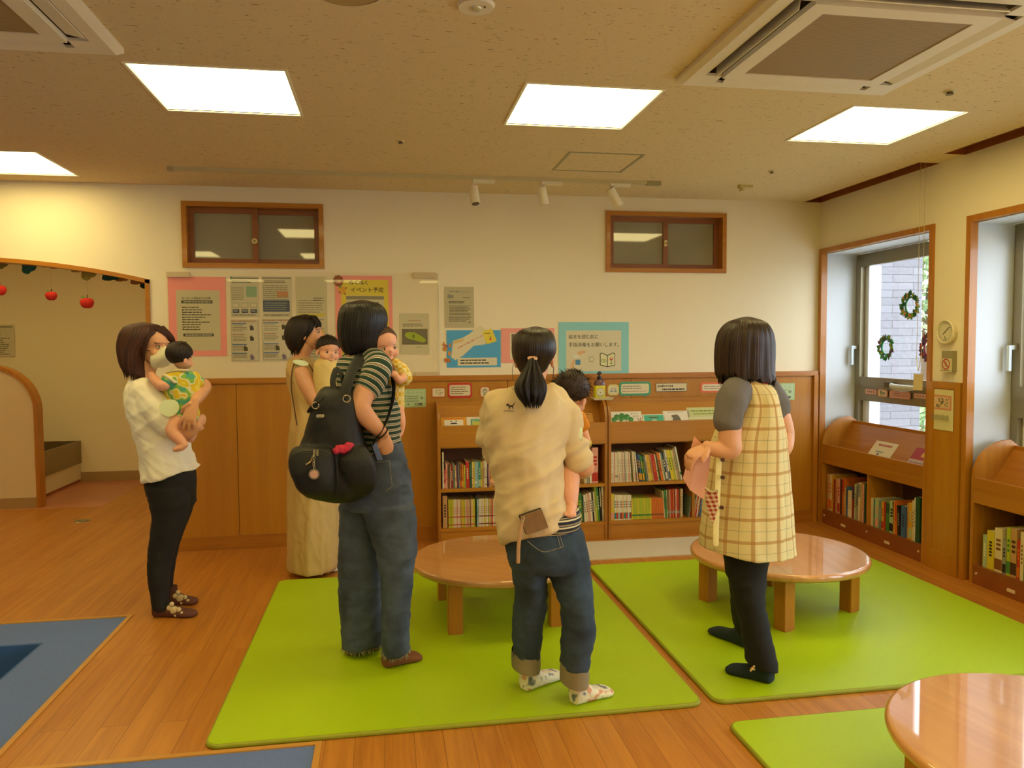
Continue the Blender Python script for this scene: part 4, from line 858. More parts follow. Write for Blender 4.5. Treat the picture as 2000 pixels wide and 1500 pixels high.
q = MB(); q.loft([rb(.0405, .0275, .002), rb(.0412, .028, .004), rb(.0412, .028, .098), rb(.0405, .0275, .1)], 0, True, False); l_ = q.build('label', mat('#d8cf1c', .5), t)
n = Sheet((bx - .033, 5.355 - .0288, zb + .088), (1, 0, 0), (0, 0, -1), (0, -1, 0), .066, .075, '#d8cf1c', th=.0005); n.disc(.5, .5, .030, '#56708a', .034).disc(.5, .5, .0275, '#d4cfae', .031).lines(.3, .25, .7, .4, 2, '#b59a6a', .3, 2).rect(.44, .46, .56, .56, '#5a584c').lines(.22, .74, .8, .8, 1, INK, .6, 4, 0); n.build('label_print', parent=t)
q = MB(); q.cyl((bx, 5.355, zb + .146), (bx, 5.355, zb + .166), .017, 20); q.cyl((bx, 5.355, zb + .166), (bx, 5.355, zb + .186), .006, 12); q.tube([(bx + .008, 5.355, zb + .190), (bx, 5.35, zb + .194), (bx - .016, 5.33, zb + .190), (bx - .022, 5.32, zb + .182)], [.010, .010, .007, .005], 10); q.build('pump', mat('#14120f', .35), t)

# ============================================================ BOOKS
COL = {'white': '#ddd4ba', 'cream': '#d3c294', 'pink': '#d79a86', 'red': '#b52a18', 'crimson': '#8a1c20', 'orange': '#cc6a14', 'amber': '#d09a20', 'yellow': '#cdb828', 'lime': '#a9b424', 'green': '#3f7a34', 'dark green': '#1f4a2c', 'teal': '#2f7f70', 'pale blue': '#8fb0b0', 'blue': '#3a5f8a', 'navy': '#232c48', 'grey': '#8f8c7c', 'brown': '#7c4a24', 'dark brown': '#452815', 'black': '#16120e', 'purple': '#5f3555', 'pale green': '#a6b88a', 'tan': '#b98e58', 'grey green': '#6d7a64'}
PAGES = mat('#d8cba6', .8)
ORD = ['%d%s' % (i, 'th' if 10 < i < 20 else {1: 'st', 2: 'nd', 3: 'rd'}.get(i % 10, 'th')) for i in range(1, 60)]
RB = random.Random(21)
def book(base, U, Dp, w_, h_, d_, col, lean, band, accent, lab_, group):
    """upright book: base = front bottom corner of the spine, U along the shelf, Dp into the shelf"""
    U, Dp = Vector(U), Vector(Dp); a = math.radians(lean); Z = Vector((0, 0, 1)); up = Z * math.cos(a) + U * math.sin(a); wd = U * math.cos(a) - Z * math.sin(a)
    q = MB(); o = Vector(base) + Z * max(0, w_ * math.sin(a)); c0 = o + wd * w_ / 2 + up * h_ / 2 + Dp * d_ / 2
    t = min(.0018, w_ * .2)
    q.obox(o + wd * t / 2 + up * h_ / 2 + Dp * d_ / 2, wd * t / 2, Dp * d_ / 2, up * h_ / 2); q.obox(o + wd * (w_ - t / 2) + up * h_ / 2 + Dp * d_ / 2, wd * t / 2, Dp * d_ / 2, up * h_ / 2)
    q.obox(o + wd * w_ / 2 + up * h_ / 2 + Dp * t / 2, wd * (w_ / 2 - t), Dp * t / 2, up * h_ / 2)
    q.obox(o + wd * w_ / 2 + up * (h_ / 2) + Dp * (d_ / 2 + t), wd * (w_ / 2 - t), Dp * (d_ / 2 - 2 * t), up * (h_ / 2 - .003), 1)
    mats = [mat(COL[col], .5), PAGES]
    sp = lambda v0, v1, u0=.15, u1=.85: q.add([o + wd * (w_ * u) + up * (h_ * v) - Dp * .0006 for u, v in ((u0, v0), (u1, v0), (u1, v1), (u0, v1))], [(0, 1, 2, 3)], 2)
    mats.append(mat(COL[accent], .5))
    if band == 1: sp(.16, .24, .0, 1.0)
    elif band == 2:
        for k in range(5): sp(.34 + k * .085, .34 + k * .085 + .055, .3, .7)
    elif band == 3: sp(.36, .40, 0, 1); sp(.08, .12, 0, 1); [sp(.48 + k * .07, .52 + k * .07, .35, .65) for k in range(4)]
    elif band == 4: sp(.62, .95, 0, 1)
    elif band == 5: sp(.05, .3, 0, 1); sp(.5, .56, .2, .8); sp(.6, .66, .2, .8); sp(.7, .76, .2, .8)
    elif band == 6: sp(.40, .92, .3, .7)
    return q.build('book', mats, None, label=lab_, cat='book', group=group) if not lab_ is None else q
def rowbooks(entries, where, group, origin, U, Dp, xof, zof, z0, depth, frm='left'):
    """entries: (start, end, top, colour, lean, band, accent) in shelf pixels"""
    seen = {}
    for i, e in enumerate(entries):
        s0, s1, top, col, lean, band, acc = (list(e) + [0, 2, 'brown'])[:7] if len(e) == 4 else (list(e) + [2, 'brown'])[:7] if len(e) == 5 else e
        p0, p1 = xof(s0), xof(s1); w_ = max(.0035, p1 - p0 - .0006); h_ = max(.06, zof((s0 + s1) / 2, top) - z0)
        base = Vector(origin) + Vector(U) * p0 + Vector((0, 0, z0 - origin[2]))
        thick = 'thin' if w_ < .007 else 'thick' if w_ > .018 else 'slim'
        lean_t = ' leaning' if abs(lean) > 3 else ''
        lab_ = '%s %s%s book, %s from %s, %s' % (thick, col, lean_t, ORD[i], frm, where)
        book(base, U, Dp, w_, h_ / math.cos(math.radians(lean)), depth * RB.uniform(.9, 1.0), col, lean, band, acc, lab_, group)
yA = YF_ + .028
def wx(px): return onY(px, 960, yA).x
def mk(ox, oy, sc): return (lambda z: wx(ox + z / sc)), (lambda zx, zy: onY(ox + zx / sc, oy + zy / sc, yA).z)
fx, fz = mk(850, 850, 7.14)
A1 = [(103, 125, 240, 'white', 0, 2, 'grey'), (127, 150, 480, 'red', 0, 5, 'pink'), (150, 175, 390, 'pink', 0, 2, 'red'), (178, 212, 395, 'brown', 0, 6, 'dark green'), (213, 224, 430, 'cream', -1, 2, 'brown'), (226, 256, 415, 'crimson', -2, 2, 'cream'), (257, 282, 400, 'grey green', -2, 2, 'navy'), (283, 305, 425, 'tan', -2, 5, 'cream'), (306, 322, 400, 'purple', -2, 1, 'red'), (323, 333, 405, 'navy', -2, 2, 'pale blue'), (334, 347, 400, 'grey', -2, 2, 'black'), (348, 378, 405, 'brown', -1, 5, 'orange'), (380, 404, 405, 'orange', -1, 5, 'amber'), (405, 422, 420, 'lime', 0, 4, 'yellow'), (423, 432, 420, 'grey green', 0), (433, 482, 370, 'red', -1, 2, 'cream'), (484, 514, 370, 'dark green', -1, 6, 'green'), (515, 529, 380, 'cream', 0, 3, 'red'), (530, 555, 370, 'yellow', 0, 2, 'brown'), (556, 582, 370, 'pale blue', 0, 1, 'white'), (583, 605, 372, 'pale blue', 0, 2, 'blue'), (606, 636, 370, 'teal', 0, 5, 'pale green'), (637, 659, 375, 'yellow', 0, 2, 'dark green'), (661, 678, 360, 'tan', 0, 2, 'dark brown'), (680, 698, 355, 'cream', 0, 2, 'black'), (700, 724, 355, 'white', 0, 3, 'brown'), (736, 753, 350, 'purple', -1, 2, 'pink'), (755, 774, 360, 'pink', -1, 3, 'purple'), (777, 800, 370, 'amber', 0, 5, 'orange'), (802, 825, 375, 'green', 0, 6, 'lime'), (827, 848, 372, 'orange', 0), (850, 872, 372, 'tan', 0)]
O_ = (0, yA, .4085)
rowbooks(A1, 'upper left shelf of left bookcase', 'books on the upper left shelf', (0, yA, .4085), (1, 0, 0), (0, 1, 0), fx, fz, .4085, .19)
A2 = [(103, 168, 850, 'tan', 0, 2, 'dark brown'), (182, 200, 902, 'yellow', 0, 3, 'red'), (201, 218, 902, 'lime', 0, 3, 'orange'), (219, 236, 900, 'lime', 0, 3, 'green'), (237, 252, 902, 'yellow', 0, 3, 'orange')]
A2 += [(253 + k * 16.3, 268 + k * 16.3, 900, ('cream', 'white', 'cream', 'pink', 'white', 'cream', 'tan', 'yellow', 'yellow', 'lime', 'cream', 'pink', 'tan', 'cream')[k], 0, 3, 'red') for k in range(14)]
A2 += [(489, 503, 895, 'tan', 0, 3, 'red'), (504, 520, 895, 'cream', 0, 3, 'red'), (521, 538, 895, 'yellow', 0, 3, 'orange'), (539, 556, 895, 'lime', 0, 3, 'red'), (580, 606, 895, 'pale blue', 0, 2, 'blue')]
A2 += [(608 + k * 18.2, 625 + k * 18.2, 888, ('white', 'white', 'cream', 'white', 'yellow', 'cream', 'white', 'lime', 'pink', 'tan', 'orange', 'white', 'cream', 'white')[k], 0, 3, ('red', 'navy')[k % 2]) for k in range(14)]
rowbooks(A2, 'lower left shelf of left bookcase', 'books on the lower left shelf', (0, yA, .1305), (1, 0, 0), (0, 1, 0), fx, fz, .1305, .17)
fx, fz = mk(840, 740, 4.411)
A3 = [(1330, 1350, 640, 'cream', 0, 2, 'green'), (1352, 1372, 632, 'grey', 0, 2, 'brown'), (1376, 1394, 638, 'white', 0, 2, 'dark green'), (1396, 1448, 592, 'pink', 0, 5, 'red')]
rowbooks(A3, 'upper right shelf of left bookcase', 'books on the upper right shelf', (0, yA, .4085), (1, 0, 0), (0, 1, 0), fx, fz, .4085, .19)
A4 = [(1235, 1258, 990, 'yellow', 0, 1, 'green'), (1260, 1282, 985, 'lime', 0, 5, 'yellow'), (1284, 1312, 990, 'green', -2, 5, 'lime'), (1314, 1330, 1010, 'dark green', -2), (1331, 1350, 1000, 'white', -3, 2, 'black'), (1351, 1368, 990, 'cream', -3, 2, 'crimson'), (1369, 1386, 985, 'pink', -3, 2, 'grey'), (1387, 1404, 980, 'white', -4, 2, 'dark brown'), (1405, 1418, 985, 'black', -4, 2, 'white'), (1419, 1432, 975, 'cream', -4, 2, 'green'), (1434, 1449, 910, 'lime', -4, 6, 'green'), (1450, 1466, 930, 'green', -4, 2, 'white'), (1469, 1484, 915, 'black', -3, 6, 'white'), (1486, 1503, 925, 'white', -2, 2, 'red')]
rowbooks(A4, 'lower right shelf of left bookcase', 'books on the lower right shelf', (0, yA, .1305), (1, 0, 0), (0, 1, 0), fx, fz, .1305, .19)
fx, fz = mk(1180, 860, 7.895)
B1 = [(106, 128, 180, 'white', 0, 5, 'cream'), (129, 150, 182, 'white', 0, 5, 'cream'), (151, 172, 182, 'pink', 0, 3, 'cream'), (173, 193, 182, 'white', 0, 1, 'grey'), (194, 214, 185, 'cream', 0, 1, 'grey')]
B1 += [(216 + k * 17.6, 232 + k * 17.6, 172 + 6 * (k % 3), ('cream', 'white', 'white', 'cream', 'pink', 'white', 'grey', 'cream', 'white', 'white', 'pink', 'white', 'cream', 'white')[k], -1.2 - k * .25, 5 if k % 2 else 2, ('grey', 'pink', 'brown', 'pale green')[k % 4]) for k in range(14)]
B1 += [(466, 484, 180, 'white', -7, 5, 'pink'), (490, 512, 200, 'navy', -8, 5, 'amber'), (514, 536, 215, 'blue', -8, 5, 'amber'), (540, 568, 235, 'green', -9, 5, 'amber'), (570, 592, 240, 'dark green', -9, 2, 'lime'), (594, 614, 245, 'grey green', -9), (616, 634, 230, 'cream', -10, 2, 'brown'), (636, 676, 225, 'amber', -10, 5, 'yellow'), (678, 704, 232, 'tan', -10, 2, 'brown'), (706, 762, 222, 'red', -10, 2, 'orange'), (764, 782, 215, 'cream', -10, 3, 'green'), (784, 800, 220, 'dark green', -10), (802, 840, 195, 'orange', -11, 2, 'dark brown'), (842, 862, 190, 'cream', -11), (864, 884, 200, 'grey green', -11, 2, 'cream'), (886, 906, 195, 'navy', -11, 5, 'white'), (908, 930, 190, 'grey', -11, 2, 'navy'), (932, 952, 150, 'white', -11, 5, 'blue'), (954, 1010, 152, 'yellow', -12, 2, 'green'), (1012, 1034, 155, 'lime', -12, 2, 'brown')]
B1 = [(a + (1.2 * max(0, -l) * 6 if l < -4 else 0), b + (1.2 * max(0, -l) * 6 if l < -4 else 0), t_, c, l, bd, ac) for a, b, t_, c, l, bd, ac in [(list(e) + [2, 'brown'])[:7] if len(e) == 5 else e for e in B1]]
B1 += [(1120, 1140, 150, 'cream', -12, 2, 'brown'), (1142, 1164, 130, 'tan', -12, 2, 'green'), (1166, 1186, 112, 'grey', -12, 2, 'green'), (1188, 1208, 100, 'white', -12, 1, 'green')]
rowbooks(B1, 'upper shelf of right bookcase', 'books on the upper shelf of the right bookcase', (0, yA, .4085), (1, 0, 0), (0, 1, 0), fx, fz, .4085, .2)
B2 = [(106, 156, 828, 'yellow', 0, 5, 'pink')] + [(160 + k * 29, 187 + k * 29, 845, ('white', 'cream', 'white', 'white', 'cream', 'white', 'cream', 'white', 'white')[k], 0, 5, ('teal', 'red', 'pale blue', 'crimson', 'orange')[k % 5]) for k in range(9)]
B2 += [(424 + k * 24, 447 + k * 24, 895, 'lime' if k % 4 else 'yellow', -1.5 if k else 0, 1, 'green') for k in range(13)] + [(740 + k * 27, 765 + k * 27, 892, 'orange', -3, 1, 'brown') for k in range(7)]
B2 += [(932, 946, 780, 'cream', -5, 2, 'grey'), (948, 974, 770, 'green', -4, 2, 'dark green'), (976, 990, 765, 'pale green', -3), (992, 1012, 760, 'brown', -2, 1, 'grey'), (1014, 1034, 762, 'tan', -2, 1, 'grey'), (1036, 1062, 755, 'red', -2, 1, 'grey'), (1064, 1080, 750, 'orange', -1, 1, 'grey'), (1082, 1104, 750, 'crimson', -1, 1, 'grey'), (1106, 1122, 752, 'cream', -1, 2, 'red'), (1124, 1150, 752, 'red', -1, 1, 'grey'), (1152, 1168, 755, 'brown', -1, 1, 'grey'), (1172, 1190, 752, 'tan', 0), (1192, 1212, 750, 'cream', 0)]
rowbooks(B2, 'lower shelf of right bookcase', 'books on the lower shelf of the right bookcase', (0, yA, .1305), (1, 0, 0), (0, 1, 0), fx, fz, .1305, .2)
B3 = [(1296, 1318, 790, 'grey green', 9), (1320, 1338, 800, 'crimson', 9, 2, 'cream'), (1340, 1358, 810, 'orange', 9), (1360, 1378, 815, 'dark green', 9, 2, 'white'), (1380, 1396, 830, 'cream', 9), (1398, 1420, 825, 'red', 9, 2, 'cream'), (1422, 1440, 815, 'white', 9), (1442, 1462, 820, 'brown', 9), (1464, 1494, 810, 'blue', 9, 2, 'pale blue'), (1496, 1512, 810, 'red', 9), (1514, 1532, 810, 'tan', 9)]
rowbooks(B3, 'behind the pink paper', 'books behind the pink paper', (0, yA, .1305), (1, 0, 0), (0, 1, 0), fx, fz, .1305, .2)
# under the windows: the shelf runs towards the camera, books counted from the far end
xw = XR + .022
def sx(ox, sc): return lambda z: -onX(ox + z / sc, 1000, xw).y
def sz(ox, oy, sc): return lambda zx, zy: onX(ox + zx / sc, oy + zy / sc, xw).z
g = 8.332
C1 = [(125, 165, 215, 'tan', 0, 5, 'orange'), (167, 200, 225, 'cream', 0, 5, 'orange'), (202, 226, 235, 'amber', 0, 2, 'brown'), (228, 258, 300, 'crimson', 0), (260, 292, 285, 'tan', 0, 2, 'red'), (294, 330, 290, 'pink', 0, 5, 'red'), (334, 366, 300, 'dark brown', 0, 2, 'crimson'), (370, 396, 275, 'orange', 0, 4, 'red'), (400, 434, 440, 'tan', 0, 2, 'cream'), (436, 462, 420, 'blue', 0, 6, 'navy'), (464, 530, 490, 'cream', 0, 5, 'white'), (532, 560, 420, 'crimson', 0, 4, 'navy'), (564, 592, 375, 'pale green', 1, 2, 'black'), (594, 622, 360, 'grey', 1, 6, 'black'), (626, 660, 350, 'cream', 2, 4, 'grey'), (662, 690, 355, 'tan', 2, 2, 'pale green'), (694, 722, 380, 'pink', 1, 2, 'orange'), (726, 758, 370, 'dark green', 0, 2, 'black')]
rowbooks(C1, 'under the far window', 'books under the far window', (xw, 0, .1125), (0, -1, 0), (1, 0, 0), sx(1600, g), sz(1600, 900, g), .1125, .2, 'corner')
C2 = [(808, 838, 595, 'orange', 0, 5, 'cream'), (842, 880, 605, 'cream', 0, 2, 'pale green'), (884, 902, 615, 'teal', 0), (906, 966, 620, 'pale green', 0, 5, 'pink'), (970, 1012, 650, 'grey green', 0, 2, 'pale blue'), (1016, 1050, 665, 'amber', 0, 5, 'red'), (1054, 1080, 670, 'red', 0), (1084, 1138, 670, 'green', 1, 4, 'dark green'), (1142, 1206, 655, 'pale green', 1, 5, 'black'), (1210, 1236, 670, 'amber', -3), (1238, 1276, 655, 'orange', -3, 6, 'red'), (1280, 1328, 735, 'black', -4, 2, 'grey'), (1332, 1410, 735, 'blue', 0, 2, 'navy'), (1430, 1456, 690, 'tan', 0), (1460, 1508, 680, 'amber', 0, 5, 'pale green'), (1512, 1544, 650, 'cream', 0, 2, 'brown'), (1548, 1566, 600, 'white', 0), (1570, 1640, 590, 'dark green', 0, 4, 'dark green')]
rowbooks(C2, 'under the far window', 'books under the far window', (xw, 0, .1125), (0, -1, 0), (1, 0, 0), sx(1600, g), sz(1600, 900, g), .1125, .2, 'divider')
g = 4.84
D1 = [(200, 238, 895, 'pale green', 0, 2, 'white'), (240, 308, 860, 'yellow', 0, 2, 'black'), (312, 384, 835, 'cream', 0, 5, 'brown'), (388, 420, 945, 'grey', 0, 5, 'black'), (426, 460, 828, 'lime', 0, 5, 'green'), (464, 520, 838, 'tan', 0, 5, 'dark brown'), (526, 552, 945, 'red', 0, 5, 'orange'), (556, 590, 870, 'cream', 0), (594, 630, 860, 'green', 0), (634, 680, 865, 'amber', 0)]
rowbooks(D1, 'under the near window', 'books under the near window', (xw, 0, .1125), (0, -1, 0), (1, 0, 0), sx(1880, g), sz(1880, 860, g), .1125, .2, 'left')

# picture books on the sloping racks
def cover_back(px0, px1, pytop, paper, name_lab, th=.008):
    """cover lying on the sloping rack of the wall bookcases"""
    y0, z0 = YF_ + .058, .716; dy, dz = (YB - .058) - (YF_ + .064), .245; L = math.hypot(dy, dz); V = Vector((0, -dy / L, -dz / L)); N = Vector((0, -dz / L, dy / L))
    ax, bx_ = onY(px0, pytop, 5.36).x, onY(px1, pytop, 5.36).x
    r = ray((px0 + px1) / 2, pytop); best = min((i / 400 for i in range(400)), key=lambda s_: abs((CAM.z + r.z / r.y * (y0 + dy / L * s_ - CAM.y)) - (z0 + dz / L * s_)))
    h = max(.1, best); O = Vector((ax, y0 + dy / L * h, z0 + dz / L * h)) + N * (th + .002)
    s_ = Sheet(O, (1, 0, 0), V, N, bx_ - ax, h, paper, th=th, rough=.35); s_.q = .42; return s_
n = cover_back(862, 911, 816.5, '#dd9a1c', ''); n.lines(.1, .06, .9, .17, 1, '#d9661c', .7, 3, 0).rrect(.12, .24, .88, .96, .004, '#e6dfc8').poly([(.36, .34), (.44, .33), (.42, .4), (.37, .42)], INK).poly([(.56, .33), (.64, .34), (.63, .42), (.58, .4)], INK).poly([(.34, .62), (.42, .5), (.58, .5), (.66, .62)], INK)
T(n, 'orange picture book with a black and white face on the left rack', 'book', 'picture_book', 'picture books on display')
n = cover_back(912, 968, 815, '#e4dcc4', ''); n.text(.2, .04, .018, 'バルンくん', '#c25a3a', .6).rrect(.14, .2, 1, 1, .01, '#4f8a6a').rrect(.18, .24, 1, .98, .008, '#7fb89a').rrect(.2, .42, .98, .95, .01, '#c2c24a').rect(.3, .3, .7, .42, '#57a07c')
T(n, 'white picture book with green and yellow vehicle beside the orange one', 'book', 'picture_book', 'picture books on display')
n = cover_back(1115, 1160, 808, '#d9a04a', ''); n.lines(.4, .1, .85, .2, 1, '#7a4a1c', .8, 3, 0).disc(.62, .5, .024, '#c86a2a').disc(.55, .42, .010, '#c86a2a').disc(.72, .42, .010, '#c86a2a').disc(.62, .52, .012, '#e0b878')
T(n, 'tan orange picture book right of the baby on the left rack', 'book', 'picture_book', 'picture books on display')
n = cover_back(1193, 1256, 804.5, '#e4dcc6', ''); n.text(.66, .10, .016, 'はらぺこ', INK, .24).text(.72, .36, .014, 'あおむし', INK, .2)
n.rect(.05, .94, 1, 1.1, '#7fa04a')
for u, v, r in ((.12, .72, .020), (.22, .48, .022), (.38, .40, .023), (.53, .48, .022), (.64, .72, .020), (.4, .7, .03)): n.disc(u, v, r, '#2f7a34').disc(u + .03, v + .06, r * .5, '#4a9a5c')
n.disc(.43, 1.0, .022, '#e0d4c0').disc(.93, 1.0, .016, '#b0552c').poly([(.84, .62), (.86, .60), (.90, .82), (.88, .84)], '#8a3a3a').poly([(.93, .58), (.96, .58), (.95, .80), (.93, .80)], '#8a3a3a')
T(n, 'white picture book with a large green shape on the right rack', 'book', 'picture_book', 'picture books on display')
n = cover_back(1257, 1300, 810, '#d9e0c8', ''); n.rect(.06, .08, .94, 1, '#3fae8e').rrect(.3, .22, .7, .4, .006, '#7fb87a').lines(.3, .24, .72, .4, 1, INK, .7, 5, 0).disc(.5, .9, .03, '#cdd4c0')
T(n, 'small mint green picture book on the right rack', 'book', 'picture_book', 'picture books on display')
n = cover_back(1298, 1350, 803, '#e3dac2', ''); n.lines(.2, .08, .8, .16, 1, '#8a8a7a', .5, 2, 0).disc(.47, .62, .026, '#6e6656').poly([(.3, 1), (.36, .62), (.48, .48), (.6, .58), (.66, 1)], '#6e6656').disc(.35, .48, .01, '#6e6656')
T(n, 'white picture book with a grey bear on the right rack', 'book', 'picture_book', 'picture books on display')
n = cover_back(1346, 1420, 795.5, '#c6c98a', ''); n.lines(.1, .25, .85, .4, 1, '#8a9a4a', .8, 2, .2).lines(.15, .5, .8, .62, 1, '#8a9a4a', .8, 3, .2).disc(.72, .55, .012, '#8a5a2c').rect(.0, .8, 1, 1, '#d6d2a2')
T(n, 'pale green picture book beside the grey sleeve on the right rack', 'book', 'picture_book', 'picture books on display')
def cover_side(px0, px1, pyt, pyb, paper, name_lab):
    """cover lying on the sloping rack under a window, read from the room"""
    x0, z0 = XR + .056, .500; dx, dz = (XR + .27) - x0, .775 - .500; L = math.hypot(dx, dz); V = Vector((-dx / L, 0, -dz / L)); N = Vector((-dz / L, 0, dx / L))
    def hit(px, py):
        r = ray(px, py); P0 = Vector((x0, 0, z0)); tt = (P0 - CAM).dot(N) / r.dot(N); p = CAM + r * tt; return p, (p - P0).dot(-V)
    a, sa = hit(px0, pyb); b, sb = hit(px1, pyb); c, sc_ = hit((px0 + px1) / 2, pyt)
    return a, b, V, N, x0, z0, L, dx, dz, sc_
def side_book(ya, yb_, s1, paper, s0=0.0, th=.009):
    x0, z0 = XR + .056, .498; dx, dz = .214, .277; L = math.hypot(dx, dz); V = Vector((-dx / L, 0, -dz / L)); N = Vector((-dz / L, 0, dx / L))
    return Sheet(Vector((x0, ya, z0)) - V * s1 + N * (th + .003), (0, -1, 0), V, N, ya - yb_, s1 - s0, paper, th=th, rough=.4)
n = side_book(5.045, 4.80, .235, '#ded4b4'); n.lines(.2, .09, .8, .17, 1, '#b0553a', .9, 6, 0).lines(.25, .34, .6, .4, 1, '#6a7a8a', .6, 2, 0).disc(.42, .48, .016, '#7a8a92').rect(.02, .62, .98, 1, '#7a8a4a').rect(.05, .72, .95, .94, '#b84a34')
for k in range(7): n.rect(.09 + k * .12, .75, .13 + k * .12, .92, '#d9c9a8')
T(n, 'white picture book with red and green lower half under the far window', 'book', 'picture_book', 'picture books on display')
n = side_book(4.62, 4.37, .24, '#b9a592'); n.rect(0, 0, 1, .38, '#a01c24').lines(.35, .12, .9, .3, 1, '#d9a83a', .8, 3, 0).lines(.05, .45, .95, .95, 9, '#6f6a78', .4, 4, 0).lines(.08, .48, .9, .92, 7, '#b05a4a', .25, 9, 0)
T(n, 'crimson topped picture book against the wooden pier under the far window', 'book', 'picture_book', 'picture books on display')
n = side_book(3.57, 3.34, .22, '#d9cfae'); n.lines(.2, .2, .8, .35, 1, '#8a5a3a', .6)
T(n, 'cream picture book at the right photo edge under the near window', 'book', 'picture_book', 'picture books on display')
# ============================================================ FIGURES: helpers
def cr_rows(rows, sub):
    rows = [np.array(r, float) for r in rows]; out = []
    for i in range(len(rows) - 1):
        a, b, c, d = rows[max(i - 1, 0)], rows[i], rows[i + 1], rows[min(i + 2, len(rows) - 1)]
        for k in range(sub):
            t = k / sub; out.append(.5 * ((2 * b) + (c - a) * t + (2 * a - 5 * b + 4 * c - d) * t * t + (3 * b - a - 3 * c + d) * t ** 3))
    return out + [rows[-1]]
def norm_row(r):
    """(left px, right px, py or (py left, py right, extra px on the near side), half depth[, y shift])"""
    xl, xr, py, d = r[:4]; dy = r[4] if len(r) > 4 else 0
    pl, pr, pm = (py, py, 0) if not isinstance(py, tuple) else (py + (0,))[:3]
    return (xl, xr, pl, pr, pm, d, dy)
def body_rows(mb, rows, Y, n=40, sub=4, e=1.0, mi=0, caps=True, wob=0, seed=0, fq=9, ur=.16, shrink=1.0, cone=True, vs=1.0):
    """garment or limb of stacked cross-sections; widths are those seen in the photo at distance Y, depths are real"""
    R_ = cr_rows([norm_row(r) for r in rows], sub); rings = []; uv = []
    for j, (xl, xr, pl, pr, pm, d, dy) in enumerate(R_):
        a, b = onY(xl, pl, Y + dy), onY(xr, pr, Y + dy); c = (a + b) / 2; h = (b - a) / 2 * shrink; dd = d * shrink
        mz = onY(0, (pl + pr) / 2, Y).z - onY(0, (pl + pr) / 2 + pm, Y).z; ring = []
        for a_ in AN(n):
            co, si = math.cos(a_), math.sin(a_)
            if e != 1.0: co, si = math.copysign(abs(co) ** e, co), math.copysign(abs(si) ** e, si)
            k = 1 + (wob * noise.noise(Vector((math.cos(a_) * fq * .35 + seed, math.sin(a_) * fq * .35, c.z * 1.1 + seed))) if wob else 0)
            p = c + h * co * k + Vector((0, dd, 0)) * si * k; p.z -= mz * max(0, -si) ** 1.5 if pm else 0
            ring.append(p); uv.append((((a_ - PI * .5) % (2 * PI) - PI) * ur, p.z * vs, 1))
        rings.append(ring)
    mb.loft(rings, mi, True, caps, uv); return rings
def limb(mb, Y, pts, n=16, sub=6, mi=0, flat=1.0, side=None, v0=0, vlen=1.0, taper_ends=True):
    """pts: (px, py, dy, radius)"""
    k0 = len(mb.v); P = [onY(p[0], p[1], Y + p[2]) for p in pts]; mb.tube(P, [p[3] for p in pts], n, mi, sub, taper_ends, flat, side)
    L = sum((P[i + 1] - P[i]).length for i in range(len(P) - 1)); m_ = (len(mb.v) - k0) // n
    for j in range(m_):
        for i in range(n): mb.uv[k0 + j * n + i] = (2 * PI * i / n * .07, v0 + L * j / m_ * vlen, 1)
    return P
def smooth_mesh(me, it):
    n = len(me.vertices); co = np.zeros(n * 3); me.vertices.foreach_get('co', co); co = co.reshape(n, 3)
    ed = np.zeros(len(me.edges) * 2, int); me.edges.foreach_get('vertices', ed); ed = ed.reshape(-1, 2)
    deg = np.bincount(ed.ravel(), minlength=n).astype(float)[:, None]; deg[deg == 0] = 1
    for _ in range(it):
        s_ = np.zeros_like(co); np.add.at(s_, ed[:, 0], co[ed[:, 1]]); np.add.at(s_, ed[:, 1], co[ed[:, 0]]); co = co * .5 + s_ / deg * .5
    me.vertices.foreach_set('co', co.ravel()); me.update()
def folds(me, amp, scale, seed=0, direction=None, ridge=True):
    """cloth folds: shift vertices along their normals by stretched noise"""
    n = len(me.vertices); sx_, sy_, sz_ = scale; co = []
    rot = Matrix.Rotation(math.radians(direction or 0), 3, 'Y')
    nr = [v.normal.copy() for v in me.vertices]
    for v, nn_ in zip(me.vertices, nr):
        p = rot @ v.co; q_ = Vector((p.x * sx_ + seed, p.y * sy_, p.z * sz_ + seed * .7))
        a = noise.noise(q_ + Vector((0, 0, .6 * noise.noise(q_ * .7)))); b = noise.noise(q_ * 2.3 + Vector((3, 1, 7)))
        d = ((1 - abs(a) * 2.6) if ridge else a) * .7 + b * .45
        co.extend(v.co + nn_ * (amp * d))
    me.vertices.foreach_set('co', co); me.update()
